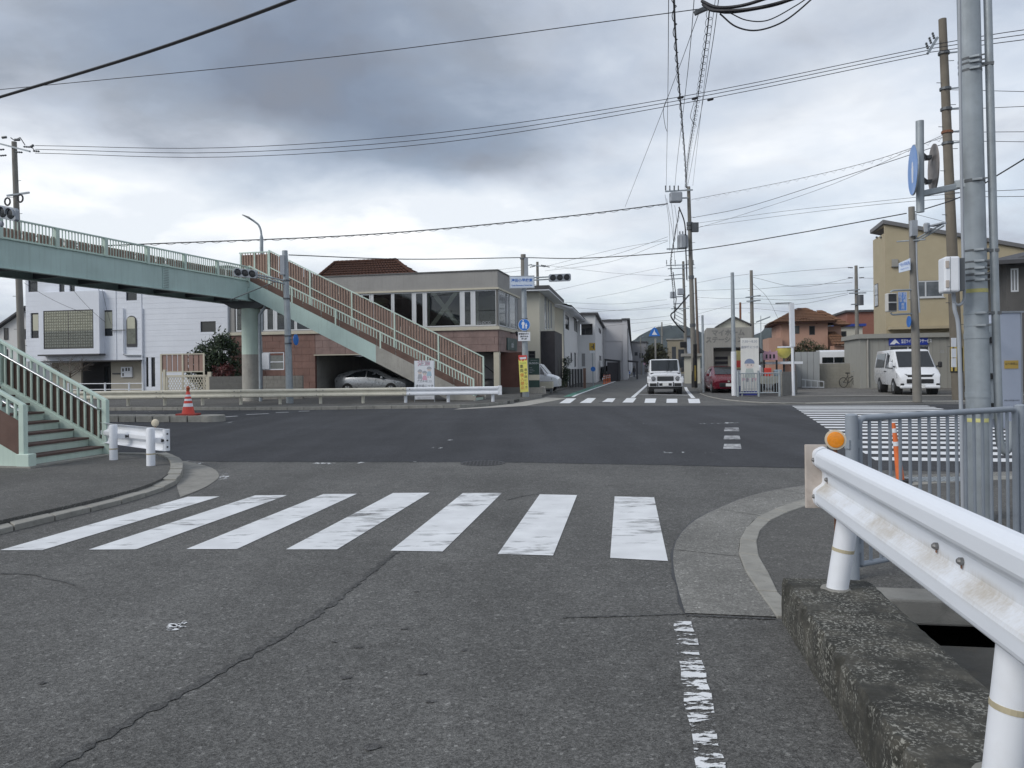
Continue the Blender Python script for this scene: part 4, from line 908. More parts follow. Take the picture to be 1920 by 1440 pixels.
# cone on the median
c = G(353, 778, mz); c = Vector((c.x, c.y, mz)); cn = thing('traffic_cone', 'red and white striped cone with a lamp on the median nose', 'cone', c)
MB().box(c.x - .3, c.x + .3, c.y - .25, c.y + .25, mz - .02, mz + .05).build('base', mat('cone_base', (.30, .03, .02), .6, var=.2), cn, world=True, bevel=.02)
hts = [(.05, .19), (.26, .148), (.36, .128), (.44, .112), (.50, .1), (.57, .086), (.63, .074), (.75, .04)]
for k in range(7):
    (z0_, r0), (z1_, r1) = hts[k], hts[k + 1]
    MB().cyl(c + ZV * z0_, c + ZV * z1_, r0, r1, 20).build('band', M_SIGNW if k in (1, 3, 5) else M_REDP, cn, world=True, smooth=True)
MB().tube([c + ZV * .74, c + ZV * .78, c + ZV * .84, c + ZV * .9], [.05, .05, .06, .02], 12).build('lamp', mat('lamp_red', (.35, .08, .03), .4, var=.1), cn, world=True, smooth=True)
# schoolchildren warning board before the stairs
c0, c1 = AT(776, 677, 33.3), AT(814, 750, 33.3); FB = Frame((c0.x, c0.y, 0), R(-3)); bd = thing('warning_board', 'white school route warning board reading 注意 before the mint stairs', 'board', FB.P, FB.a)
(x0, z1), (x1, _) = FB.f(777, 676.5), FB.f(813.5, 676.5); z0 = FB.f(790, 749)[1]; w_ = x1 - x0; cx = (x0 + x1) / 2
MB().box(x0, x1, 0, .03, z0, z1).build('panel', M_SIGNW, bd, bevel=.006)
MB().box(x0 - .02, x0, 0, .04, .1, z1).build('leg', M_STEEL, bd); MB().box(x1, x1 + .02, 0, .04, .1, z1).build('leg', M_STEEL, bd)
t = text('注意', w_ * .3, M_REDINK, bd, (cx, -.003, z1 - .13), sx=1.15, bold=.008); t.data.materials[0] = M_PINKINK
text('注意', w_ * .27, M_INK, bd, (cx, -.005, z1 - .13), sx=1.15).data.materials[0] = M_GREYINK
text('7:30〜8:30', w_ * .17, M_GREYINK, bd, (cx, -.003, z1 - .90)); text('通学路につき', w_ * .155, M_INK, bd, (cx, -.003, z1 - 1.10)); text('津田小学校区見守り', w_ * .085, M_GREYINK, bd, (cx, -.003, z0 + .05))
def child_print(parent, cx, cz, s, hat, coat, y=-.004):
    ar = lambda r, a0, a1, ox=0, oz=0, k=14: [(cx + ox + r * math.cos(R(a0 + (a1 - a0) * i / k)), cz + oz + r * math.sin(R(a0 + (a1 - a0) * i / k))) for i in range(k + 1)]
    MB().poly([(x, y, z) for x, z in ar(.105 * s, 0, 180, 0, .02 * s)]).build('printed_cap', hat, parent)
    MB().poly([(x, y + .001, z) for x, z in ar(.09 * s, 0, 360)][:-1]).build('printed_face', mat('print_skin', (.66, .58, .55), .6, var=0), parent)
    MB().poly([(x, y, z) for x, z in ((cx - .07 * s, cz - .085 * s), (cx + .07 * s, cz - .085 * s), (cx + .11 * s, cz - .28 * s), (cx - .11 * s, cz - .28 * s))]).build('printed_coat', coat, parent)
    for k in (-1, 1):
        MB().poly([(x, y - .001, z) for x, z in ar(.012 * s, 0, 360, k * .035 * s, -.01 * s, 6)][:-1]).build('printed_eye', M_INK, parent)
        MB().poly([(x, y, z) for x, z in ((cx + k * .05 * s - .02 * s, cz - .29 * s), (cx + k * .05 * s + .02 * s, cz - .29 * s), (cx + k * .05 * s + .02 * s, cz - .37 * s), (cx + k * .05 * s - .02 * s, cz - .37 * s))]).build('printed_leg', M_GREYINK, parent)
P_BLUE = mat('print_blue', (.36, .50, .60), .6, var=.05)
for ox, oz, h_, co in ((-.22, .0, M_GREYINK, M_GREYINK), (.02, -.06, M_GREYINK, M_PINKINK), (.25, .12, M_GREYINK, P_BLUE)): child_print(bd, cx + ox * w_ * 1.0, z1 - .50 + oz, 1.0, h_, co)
# ================================================================== BUILDING HELPERS
def cells(x0, x1, z0, z1, holes):
    holes = [(max(a, x0), min(b, x1), max(c, z0), min(d, z1)) for a, b, c, d in holes]; holes = [h for h in holes if h[1] > h[0] + 1e-4 and h[3] > h[2] + 1e-4]
    zs = sorted({z0, z1, *[h[2] for h in holes], *[h[3] for h in holes]}); out = []
    for za, zb in zip(zs, zs[1:]):
        if zb - za < 1e-4: continue
        zm = (za + zb) / 2; cut = sorted((h[0], h[1]) for h in holes if h[2] < zm < h[3]); x = x0
        for a, b in cut:
            if a > x + 1e-4: out.append((x, a, za, zb))
            x = max(x, b)
        if x < x1 - 1e-4: out.append((x, x1, za, zb))
    return out
def wall(parent, name, m, x0, x1, z0, z1, holes=(), y=0.0, th=.2, T=None):
    mb = MB()
    for a, b, c, d in cells(x0, x1, z0, z1, list(holes)): mb.box(a, b, y, y + th, c, d, T)
    return mb.build(name, m, parent)
def siding(parent, m, x0, x1, z0, z1, holes, h=.3, y=0.0, T=None):
    n = max(1, round((z1 - z0) / h)); h = (z1 - z0) / n
    for k in range(n):
        for a, b, c, d in cells(x0, x1, z0 + k * h, z0 + (k + 1) * h - .006, list(holes)):
            mb = MB(); p = [Vector(q) for q in ((a, y - .022, c), (b, y - .022, c), (b, y, c), (a, y, c), (a, y - .016, d), (b, y - .016, d), (b, y, d), (a, y, d))]
            mb.hexa([T @ q for q in p] if T else p).build('siding_board', m, parent)
def window(parent, x0, x1, z0, z1, y=.06, fw=.05, mull=(), trans=(), fm=None, gm=None, T=None, sill=False, name='window'):
    fm = fm or M_ALU; gm = gm or M_DGLASS; mb = MB(); d0, d1 = y - .03, y + .03
    for a, b, c, d in ((x0, x0 + fw, z0, z1), (x1 - fw, x1, z0, z1), (x0 + fw, x1 - fw, z0, z0 + fw), (x0 + fw, x1 - fw, z1 - fw, z1)): mb.box(a, b, d0, d1, c, d, T)
    for t in mull: q = x0 + (x1 - x0) * t; mb.box(q - fw / 2, q + fw / 2, d0 + .004, d1 - .004, z0 + fw, z1 - fw, T)
    for t in trans: q = z0 + (z1 - z0) * t; mb.box(x0 + fw, x1 - fw, d0 + .006, d1 - .006, q - fw / 2, q + fw / 2, T)
    f = mb.build(name, fm, parent)
    MB().box(x0 + fw * .8, x1 - fw * .8, y - .006, y + .006, z0 + fw * .8, z1 - fw * .8, T).build('pane', gm, f)
    if sill: MB().box(x0 - .06, x1 + .06, y - .14, y + .03, z0 - .05, z0 - .002, T).build('sill', fm, f)
    return f
def xside(x, y0=0.0): return Matrix.Translation((x, y0, 0)) @ Matrix.Rotation(R(90), 4, 'Z')       # wall running away from the road; its face looks towards +x
def tile_roof(parent, m, e0, e1, r0, r1, rows, name='roof_tiles'):
    """a pitch of pantiles between eave e0-e1 and ridge r0-r1: real waves and stepped courses, too fine to pick apart"""
    e0, e1, r0, r1 = map(Vector, (e0, e1, r0, r1)); mb = MB(); nrm = (e1 - e0).cross(r0 - e0).normalized(); nrm = nrm if nrm.z > 0 else -nrm
    for k in range(rows):
        t0, t1 = k / rows, (k + 1) / rows; L0 = (e1 - e0).length; n = max(4, int(L0 / .14))
        ra, rb = [], []
        for i in range(n + 1):
            s = i / n; w = .022 * math.cos(2 * math.pi * i / 2)
            ra.append(e0.lerp(e1, s).lerp(r0.lerp(r1, s), t0) + nrm * (w + .085)); rb.append(e0.lerp(e1, s).lerp(r0.lerp(r1, s), t1) + nrm * (w + .035))
        mb.loft([ra, rb], caps=False, closed=False)
    MB().poly([p - nrm * .012 for p in ((e0, e1, r1, r0) if (r1 - r0).length > .01 else (e0, e1, r0))]).build('roof_deck', m, parent)
    return mb.build(name, m, parent, kind='stuff', recalc=False)
def crown(blobs, n, size, seed=1, sub=None):
    """leaf clumps through the crown: small bent faces gathered in sprays"""
    rnd = random.Random(seed); mb = MB(); tot = sum(b[3] * b[4] * b[5] for b in blobs)
    for cx, cy, cz, rx, ry, rz in blobs:
        k = int(n * rx * ry * rz / tot)
        for _ in range(max(1, k // 6)):
            while True:
                v = Vector((rnd.uniform(-1, 1), rnd.uniform(-1, 1), rnd.uniform(-1, 1)))
                if .25 < v.length < 1: break
            v *= rnd.uniform(.85, 1.12); c = Vector((cx + v.x * rx, cy + v.y * ry, cz + v.z * rz))
            ax = (v + Vector((rnd.gauss(0, .5), rnd.gauss(0, .5), rnd.gauss(.2, .5)))).normalized()
            for _ in range(6):
                p = c + Vector((rnd.gauss(0, 1), rnd.gauss(0, 1), rnd.gauss(0, 1))) * size * .9; s = size * rnd.uniform(.55, 1.2)
                d = (ax + Vector((rnd.gauss(0, .7), rnd.gauss(0, .7), rnd.gauss(0, .7)))).normalized(); e = d.orthogonal().normalized(); e = Matrix.Rotation(rnd.uniform(0, 6.28), 3, d) @ e; f = d.cross(e)
                mb.add([p - e * s, p + f * s * .38, p + e * s, p - f * s * .38], [(0, 1, 2, 3)])
    return mb
def tree(name, label, base, trunk, blobs, n, size, lm, tm, seed=1, cat='tree', group=None):
    base = Vector(base); t = thing(name, label, cat, base, group=group); rnd = random.Random(seed + 50)
    h, r = trunk; mb = MB(); mb.tube([Vector((0, 0, -.1)), Vector((.03, 0, h * .5)), Vector((0, .04, h))], [r * 1.2, r, r * .7], 8)
    for bx in blobs:
        c = Vector(bx[:3]); s = Vector((0, 0, h * rnd.uniform(.55, .95))); mb.tube([s, s.lerp(c, .5) + Vector((0, 0, .1)), c], [r * .6, r * .4, r * .15], 6)
    mb.build('trunk', tm, t, smooth=True)
    crown(blobs, n, size, seed).build('crown', lm, t, recalc=False)
    return t
M_BARK = mat('bark', (.10, .075, .055), .9, var=.25, vs=8, bump=.4, bs=40)
L_DARK = leaf_mat('leaf_dark', (.012, .028, .012), (.045, .075, .030)); L_MID = leaf_mat('leaf_mid', (.03, .045, .015), (.09, .11, .045)); L_RED = leaf_mat('leaf_red', (.05, .010, .012), (.13, .030, .026)); L_OLIVE = leaf_mat('leaf_olive', (.025, .030, .010), (.075, .072, .025))
# ================================================================== CORNER CAFE
FC = Frame(AT(935, 700, 42.0)); X = FC.x
cf_ = thing('cafe_building', 'two storey pink and grey cafe with a band of upper windows and open garage', 'building', FC.P, FC.a)
zG, zK, zS, zW0, zW1, zP = .10, 2.47, 3.67, 3.90, 5.86, 6.90
xL = X(432); yD = FC.s(979, 640, 0)[0]; DEP = max(yD + .05, 7.0)
M_STUCCO = mat('grey_render', (.31, .305, .295), .85, var=.08, vs=.9, bump=.15, bs=30, streak=.4, dcol=(.22, .215, .205))
M_PINK = mat('pink_stone', (.235, .165, .150), .7, var=.22, vs=1.8, bump=.3, bs=18, dirt=.2, dcol=(.22, .14, .13))
M_CREAM = mat('cream_trim', (.52, .49, .40), .7, var=.06, vs=2, dirt=.15, dcol=(.4, .36, .3))
M_SALW = mat('reddish_wall', (.17, .075, .058), .75, var=.15, vs=2)
wx = [(X(a), X(b)) for a, b in ((443, 456), (462, 497), (500, 515), (519, 554), (556, 583), (586, 640), (644, 676), (679, 696), (700, 736), (739, 775), (779, 796), (800, 865), (870, 886), (891, 932))]
wall(cf_, 'upper_wall', M_STUCCO, xL, 0, zS, zP, [(wx[0][0] - .08, -.1, zW0, zW1)], 0, .2)
sideT = xside(0)
# side elevation
sy = lambda px, py=600: FC.s(px, py, 0)[0]
wall(cf_, 'side_wall', M_STUCCO, .2, DEP, zS, zP, [(.2, sy(972), zW0, zW1)], 0, .2, sideT)
MB().box(xL, -.2, .2, DEP, zP - .25, zP - .1).build('flat_roof', M_STUCCO, cf_)
MB().box(xL - .04, .04, -.05, .26, zP, zP + .06).build('parapet_coping', mat('coping_dark', (.12, .12, .12), .6), cf_); MB().box(-.24, .05, .26, DEP, zP, zP + .058).build('parapet_coping', MC['coping_dark'], cf_)
MB().box(xL - .02, .06, -.06, .0, zW1 + .02, zW1 + .12).build('window_head', M_CREAM, cf_); MB().box(.0, .058, .0, sy(974), zW1 + .02, zW1 + .118).build('window_head', M_CREAM, cf_)
MB().box(xL - .02, .1, -.12, .0, zS - .0, zS + .17).build('sill_band', M_CREAM, cf_); MB().box(.0, .098, .0, sy(976), zS, zS + .168).build('sill_band', M_CREAM, cf_)
for i, (a, b) in enumerate(wx):
    narrow = b - a < .75
    window(cf_, a, b, zW0, zW1, .05, .075 if narrow else .05, fm=M_ALU, gm=M_GLASS)
for (a, b), (c, d) in zip(wx, wx[1:]):
    if c > b + .01: MB().box(b, c, .03, .1, zW0, zW1).build('mullion', M_ALU, cf_)
for a, b in ((936.5, 950), (952, 955.5), (957, 968), (969.5, 972)): window(cf_, sy(a), sy(b), zW0, zW1, .05, .05, gm=M_DGLASS, T=sideT)
MB().box(-.1, .0, .0, .1, zW0, zW1).build('corner_post', M_ALU, cf_)
# the room behind the upper glass
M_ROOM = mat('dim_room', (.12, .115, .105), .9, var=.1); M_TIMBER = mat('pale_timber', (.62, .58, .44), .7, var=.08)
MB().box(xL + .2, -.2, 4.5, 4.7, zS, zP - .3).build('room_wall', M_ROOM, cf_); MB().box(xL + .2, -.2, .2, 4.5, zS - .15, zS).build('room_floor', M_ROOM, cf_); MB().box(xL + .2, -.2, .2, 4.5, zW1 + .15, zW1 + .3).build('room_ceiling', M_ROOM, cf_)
a, b = X(808), X(860)
br = MB(); br.bar((a, .14, zW0), (b, .14, zW1 + .1), .24, .04, up=(0, 1, 0)); br.bar((a, .185, zW1 + .1), (b, .185, zW0), .24, .04, up=(0, 1, 0)); br.build('cross_brace', M_TIMBER, cf_)
for px in (801, 893.5, 931): MB().box(X(px) - .06, X(px) + .06, .3, .42, zS, zW1 + .15).build('inner_post', M_TIMBER, cf_)
for px in (715, 834, 880, 916): 
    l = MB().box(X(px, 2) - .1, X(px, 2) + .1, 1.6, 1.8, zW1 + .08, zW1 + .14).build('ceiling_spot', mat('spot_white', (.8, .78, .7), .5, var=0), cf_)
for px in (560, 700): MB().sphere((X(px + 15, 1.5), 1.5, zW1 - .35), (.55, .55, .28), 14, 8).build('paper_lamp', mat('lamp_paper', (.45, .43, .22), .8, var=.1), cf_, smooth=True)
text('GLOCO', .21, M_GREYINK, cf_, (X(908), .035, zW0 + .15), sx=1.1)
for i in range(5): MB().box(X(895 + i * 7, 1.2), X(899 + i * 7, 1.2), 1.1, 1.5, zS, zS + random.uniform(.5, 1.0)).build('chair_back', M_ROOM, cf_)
# stone panels
def stones(x0, x1, z0, z1, holes=(), T=None, pw=.92, ph=.4, y=0.0, m=None):
    n = max(1, round((z1 - z0) / ph)); ph = (z1 - z0) / n; me_c = {}
    for k in range(n):
        x = x0 - (pw * .5 if k % 2 else 0)
        while x < x1 - .02:
            a, b = max(x, x0), min(x + pw, x1); x += pw
            if b - a < .08: continue
            for p, q, r, s in cells(a + .006, b - .006, z0 + k * ph + .006, z0 + (k + 1) * ph - .006, list(holes)):
                d = .03 + random.uniform(-.006, .006); MB().box(p, q, y - d, y, r, s, T).build('stone_panel', m or M_PINK, cf_)
wall(cf_, 'band_wall', M_SALW, xL, 0, zK, zS, (), .0, .2); wall(cf_, 'band_wall', M_SALW, .2, sy(979), zK, zS, (), 0, .2, sideT)
stones(X(592), 0, zK, zS); stones(.0, sy(979), zK, zS, T=sideT)
gx0, gx1 = X(591), X(880)
wn0, wn1 = FC.f(491, 694), FC.f(533, 660); hole = [(wn0[0], wn1[0], wn0[1], wn1[1])]
wall(cf_, 'ground_floor_wall', M_SALW, xL, gx0, zG - .1, zK, hole); stones(xL, X(591.5), zG, zS, hole, m=mat('red_brown_stone', (.20, .115, .095), .75, var=.2, vs=1.8, bump=.3, bs=18, dirt=.2, dcol=(.14, .085, .075)))
wall(cf_, 'left_side_wall', M_STUCCO, .2, DEP, zG, zP, (), -.0, .2, Matrix.Translation((xL + .2, 0, 0)) @ Matrix.Rotation(R(90), 4, 'Z'))
window(cf_, wn0[0], wn1[0], wn0[1], wn1[1], .02, .06, mull=(.35,), trans=(.45,), fm=M_SIGNW, gm=mat('frosted', (.20, .21, .20), .3, var=.1))
MB().box(wn0[0] + .05, wn0[0] + .5, -.06, -.03, wn0[1] + .05, wn1[1] - .05).build('shutter', M_SIGNW, cf_)
# garage and entry
M_GREYW = mat('garage_grey', (.20, .195, .185), .85, var=.1, vs=1)
MB().box(xL, 0, .0, 9, zG - .15, zG + .02).build('slab', M_CONC_L, cf_); MB().box(gx0, -.2, 6.5, 6.7, zG, zK).build('garage_back_wall', M_GREYW, cf_); MB().box(xL + .2, -.2, .2, 6.6, zK + .02, zK + .2).build('soffit', M_GREYW, cf_)
MB().box(gx0 - .2, gx0, .2, 6.5, zG, zK).build('garage_side_wall', M_CONC_L, cf_)
MB().box(gx0 - .06, gx1, -.05, -.0, zK - .06, zK - .005).build('lintel', M_CREAM, cf_)
MB().box(gx1, gx1 + .25, .3, 6.5, zG, zK).build('partition', M_GREYW, cf_)
MB().box(X(925.5), X(936), .02, .32, zG, zK).build('column', M_CREAM, cf_, bevel=.02)
MB().box(X(939, 2.6), X(979, 2.6), 2.6, 2.8, zG, zK).build('entry_wall', M_SALW, cf_); MB().box(X(939, 2.5), X(979, 2.5), 2.45, 2.6, zG, zG + .35).build('entry_plinth', M_GREYW, cf_)
for k in range(9): MB().box(X(937, 1.6) - .3 - k * .26, X(937, 1.6) - .04 - k * .26, 1.3, 2.4, zG, zG + .2 * (k + 1)).build('entry_step', M_CONC, cf_)
MB().tube([(X(937, 1.2) - .1, 1.25, zG + 1.0), (X(937, 1.2) - 1.8, 1.25, zG + 2.35)], .03, 6).build('entry_rail', M_BLACK, cf_)
MB().sphere((X(916, 1), 1.0, zG + .45), (.55, .4, .45), 12, 8).build('covered_scooter', M_BLACK, cf_, smooth=True)
(gx, gz1), (gxb, gz0) = FC.s(948.5, 633), FC.s(967, 658)
sgn = MB().box(gx, gxb, -.10, -.04, gz0, gz1, sideT).build('shop_sign', mat('dark_green_sign', (.02, .055, .05), .4, var=.08), cf_)
o = text('uni', .55, M_SIGNW, sgn, (.105, (gx + gxb) / 2, (gz0 + gz1) / 2 - .02), rot=(90, 0, 90))
MB().tube([(.05, (gx + gxb) / 2 - .2, gz1 + .3), (.4, (gx + gxb) / 2 - .2, gz1 + .32)], .03, 6).build('lamp_arm', M_BLACK, cf_); MB().cyl((.35, (gx + gxb) / 2 - .2, gz1 + .38), (.5, (gx + gxb) / 2 - .2, gz1 + .18), .06, .14, 12).build('lamp_shade', M_BLACK, cf_)
MB().tube([(xL - .06, -.05, zG), (xL - .06, -.05, zP - .1)], .06, 8).build('downpipe', M_SIGNAL, cf_)
# tiled hip roof set back behind the parapet
M_TILE = mat('brown_tiles', (.075, .040, .030), .9, var=.3, vs=9, spec=.15, dirt=.2, dcol=(.04, .025, .02))
y0_, y1_ = 3.2, 7.6; ex0, ez = FC.f(578, 509, y0_); ex1, _ = FC.f(790, 512, y0_); rx0, rz = FC.f(628, 494, 5.4); rx1, _ = FC.f(742, 491, 5.4); ez = zP - .05
E = [(ex0, y0_, ez), (ex1, y0_, ez), (ex1, y1_, ez), (ex0, y1_, ez)]; Rg = [(rx0, 5.4, rz), (rx1, 5.4, rz)]
MB().add([*E, *Rg], [(0, 1, 5, 4), (1, 2, 5), (2, 3, 4, 5), (3, 0, 4), (0, 1, 2, 3)]).build('roof_deck', M_TILE, cf_); tile_roof(cf_, M_TILE, E[0], E[1], Rg[0], Rg[1], 9); tile_roof(cf_, M_TILE, E[1], E[2], Rg[1], Rg[1], 9); tile_roof(cf_, M_TILE, E[3], E[0], Rg[0], Rg[0], 9); tile_roof(cf_, M_TILE, E[2], E[3], Rg[1], Rg[0], 9)
for a, b in ((Rg[0], Rg[1]), (E[0], Rg[0]), (E[1], Rg[1])):
    a, b = Vector(a), Vector(b); n = int((b - a).length / .28)
    for k in range(n): MB().tube([a.lerp(b, k / n) + ZV * .06, a.lerp(b, (k + .97) / n) + ZV * .08], .11, 8).build('ridge_tile', M_TILE, cf_)
# ================================================================== BLUE WHITE HOUSE
FH = Frame(AT(50, 700, 51.0)); X = FH.x; P_ = FH.f
bh = thing('white_house', 'three storey bluish white sided house with glass block window and arched window', 'house', FH.P, FH.a)
M_SIDW = mat('bluish_siding', (.70, .735, .80), .6, var=.04, vs=.7, streak=.14, dcol=(.48, .52, .62)); M_BEIGE = mat('beige_siding', (.40, .37, .31), .7, var=.05, vs=1)
zt = P_(50, 518)[1]; zE = P_(160, 676)[1]; xr = X(268); xe = X(430)
def hr(a, b, c, d): (x0, z1), (x1, z0) = P_(a, c), P_(b, d); return (x0, x1, z0, z1)
hw = [hr(53, 71, 524, 547), hr(111, 121.5, 530, 563), hr(130.5, 141, 532, 563), hr(57.5, 73, 587, 634), hr(189.5, 211.5, 582, 630), hr(236.5, 257, 546, 563), hr(238, 257.5, 603, 650)]
hw2 = [hr(376, 405, 603, 622), hr(273.5, 279, 670, 725), hr(283.5, 291.5, 670, 725)]
siding(bh, M_SIDW, 0, xr, zE, zt, hw, .34); siding(bh, M_SIDW, xr + .03, xe, .1, zt, hw2, .34)
MB().box(0, xe, .2, 8, zE, zt).build('wall_core', M_SIDW, bh)
wall(bh, 'wall_back', M_SIDW, 0, xr, zE, zt, hw, 0, .19); wall(bh, 'wall_back', M_SIDW, xr, xe, .1, zt, hw2, 0, .19); MB().box(xr + .02, xe, .2, 8, .1, zE).build('wall_core', M_SIDW, bh)
for i, h in enumerate(hw[:6]):
    f = window(bh, *h, .08, .05, fm=M_DFRAME)
    if i in (3, 4): MB().box(h[0] + .12, h[1] - .08, .045, .06, h[2] + (h[3] - h[2]) * .3, h[3] - .1).build('blind', mat('blind_cream', (.50, .50, .40), .7, var=.05), f)
h = hw[6]; aw = (h[1] - h[0]) / 2; ac = (h[0] + h[1]) / 2
arch = [(h[0], h[2]), (h[1], h[2]), (h[1], h[3])] + [(ac + aw * math.cos(R(a)), h[3] + aw * math.sin(R(a))) for a in range(15, 180, 15)] + [(h[0], h[3])]
aw_ = MB().prism(arch, -.06, .02).build('arched_window', M_DFRAME, bh); k_ = .82
MB().prism([(ac + (x - ac) * k_, h[2] + .35 + (z - h[2] - .2) * .84) for x, z in arch], -.075, -.061).build('pane', mat('arch_pane', (.16, .17, .14), .25, var=.2), aw_)
MB().prism([(ac + (x - ac) * .75, (h[2] + h[3]) / 2 + .35 + (z - h[2]) * .38) for x, z in arch], -.085, -.0765).build('blind', MC['blind_cream'], aw_)
for h in hw2: window(bh, *h, .08, .04, fm=M_DFRAME)
# glass block bay
b0, b1 = X(76, -.5), X(187, -.5); zb0 = FH.f(130, 664, -.5)[1]; zb1 = FH.f(130, 548, -.5)[1]
gwx0, gwz1 = FH.f(81, 583, -.5); gwx1, gwz0 = FH.f(175.5, 653, -.5)
wall(bh, 'bay_front', M_SIDW, b0, b1, zb0, zb1, [(gwx0, gwx1, gwz0, gwz1)], -.5, .12)
MB().box(b0, b0 + .1, -.38, .0, zb0, zb1).build('bay_side', M_SIDW, bh); MB().box(b1 - .1, b1, -.38, .0, zb0, zb1).build('bay_side', M_SIDW, bh); MB().box(b0, b1, -.5, .0, zb1, zb1 + .05).build('bay_top', M_SIDW, bh)
MB().box(b0 - .1, b1 + .05, -.62, .0, zb0 - .09, zb0 - .002).build('bay_ledge', M_DFRAME, bh)
gf_ = window(bh, gwx0, gwx1, gwz0, gwz1, -.46, .05, mull=(.5,), fm=M_DFRAME, gm=mat('block_back', (.16, .165, .14), .5, var=.1), name='glass_block_window')
e = MB(); nx, nz = 20, 13; e2 = MB()
for i in range(nx):
    for j in range(nz):
        x = gwx0 + .06 + (gwx1 - gwx0 - .12) * (i + .5) / nx; z = gwz0 + .06 + (gwz1 - gwz0 - .12) * (j + .5) / nz; s = (gwx1 - gwx0) / nx * .45; q = (gwz1 - gwz0) / nz * .44
        (e if j > 5 else e2).hexa([(x - s, -.47, z - q), (x + s, -.47, z - q), (x + s, -.47, z + q), (x - s, -.47, z + q), (x - s * .55, -.505, z - q * .2), (x + s * .55, -.505, z - q * .2), (x + s * .55, -.505, z + q * .75), (x - s * .55, -.505, z + q * .75)])
e.build('glass_blocks', mat('block_cream', (.40, .40, .32), .25, var=.12, vs=4), gf_, kind='stuff'); e2.build('glass_blocks', mat('block_grey', (.23, .24, .21), .25, var=.15, vs=4), gf_, kind='stuff')
MB().box(X(63), xr + .05, -.3, .2, zE - .08, zE - .005).build('eave_plate', M_DFRAME, bh)
for px in (186.5, 219, 267): MB().box(X(px) - .03, X(px) + .03, -.05, -.03, zE, zt).build('corner_trim', M_SIDW, bh)
# recessed entry
wall(bh, 'porch_wall', M_BEIGE, X(97, .8), xr, .1, zE - .08, [(X(152, .8), X(208, .8), .1, zE - .09)], .8, .15); MB().box(X(97), xr, 2.2, 2.3, .1, zE).build('porch_back', M_DFRAME, bh); MB().box(0, xr, .2, 8, zE - .02, zE).build('porch_ceiling', M_BEIGE, bh)
window(bh, X(194, 2.1), X(206, 2.1), .3, 2.1, 2.1, .06, fm=M_DFRAME)
mx0, mz1 = FH.f(229, 688, .8); mx1, mz0 = FH.f(249.5, 707, .8); mbx = MB().box(mx0, mx1, .68, .8, mz0, mz1).build('meter_box', M_SIGNW, bh)
for i, (u, v) in enumerate(((.2, .7), (.5, .75), (.75, .75), (.2, .25))): MB().box(mx0 + (mx1 - mx0) * u - .05, mx0 + (mx1 - mx0) * u + .05, .67, .68, mz0 + (mz1 - mz0) * v - .1, mz0 + (mz1 - mz0) * v + .1).build('meter_window', M_BLACK, mbx)
MB().box(X(211, .8), X(226, .8), .76, .8, *sorted((FH.f(215, 702, .8)[1], FH.f(215, 699.5, .8)[1]))).build('letter_slot', M_DFRAME, bh)
for px in (234, 269): MB().tube([(X(px), -.1, .1 if px > 250 else P_(px, 664)[1]), (X(px), -.1, P_(px, 620)[1]), (X(px), -.1, P_(px, 578)[1])], .05, 6).build('downpipe', M_SIDW, bh)
MB().tube([(X(234), -.1, P_(234, 664)[1]), (X(240), -.1, P_(234, 666)[1]), (X(268), -.1, P_(268, 666)[1])], .06, 6).build('service_pipe', M_SIGNAL, bh)
MB().bar((X(212), -.12, P_(212, 620)[1]), (X(238), -.12, P_(238, 619)[1]), .05, .05).build('service_bracket', M_STEELD, bh)
MB().box(-.1, xe + .1, -.15, 8.1, zt, zt + .12).build('roof_slab', M_DFRAME, bh)
# ---- small gabled house at the frame edge
FG = Frame(AT(52, 700, 64.0)); X = FG.x; gh = thing('gabled_house', 'plain white house with a gable roof behind the concrete utility pole', 'house', FG.P, FG.a)
M_PLAINW = mat('plain_white_wall', (.60, .60, .59), .75, var=.05, vs=.6, streak=.1, dcol=(.45, .45, .44)); M_ROOFD = mat('dark_roof', (.06, .06, .065), .65, var=.1)
ze = FG.f(0, 607)[1]; zr = FG.f(50, 578)[1]; xa = -(X(52) - X(-90)) 
MB().prism([(xa, .1), (0, .1), (0, zr - .1), (xa, ze - 3.2)], 0, 7).build('wall', M_PLAINW, gh)
MB().prism([(xa - .3, ze - 3.3), (.15, zr), (.15, zr + .18), (xa - .3, ze - 3.12)], -.4, 7.4).build('roof', M_ROOFD, gh)
for r_ in ((8, 16, 615, 637), (47, 50, 617, 636), (7, 15, 655, 668)): (x0, z1), (x1, z0) = FG.f(r_[0], r_[2]), FG.f(r_[1], r_[3]); window(gh, x0, x1, z0, z1, -.02, .05, fm=M_DFRAME)
# ---- fences and walls before the houses
q0_ = AT(128, 715, 44.5); q1_ = AT(268, 715, 43.0); lf = thing('low_railing', 'low white railing before the porch of the bluish white house', 'railing', (q0_.x, q0_.y, .1))
for z in (.95, .62, .3): MB().cyl((q0_.x, q0_.y, z), (q1_.x, q1_.y, z), .025, .025, 6).build('rail', M_SIGNW, lf, world=True)
for t in (0, .16, .5, .82, 1): p = q0_.lerp(q1_, t); MB().box(p.x - .04, p.x + .04, p.y - .04, p.y + .04, .05, 1.0).build('post', M_SIGNW, lf, world=True)
FB2 = Frame(AT(303, 700, 43.0)); X = FB2.x; bf = thing('board_fence', 'fence of tall rusty pink boards in a white frame above a lattice gate', 'fence', FB2.P, FB2.a)
z0, z1 = FB2.f(340, 696)[1], FB2.f(340, 665)[1]; M_BOARD = mat('pinkish_board', (.30, .20, .17), .75, var=.12, vs=2, streak=.3, dcol=(.2, .13, .11)); x0, x1 = 0, X(383); w8 = (x1 - x0) / 8
for k in range(8): MB().box(x0 + k * w8 + .03, x0 + (k + 1) * w8 - .03, .0, .04, z0, z1).build('board', M_BOARD, bf)
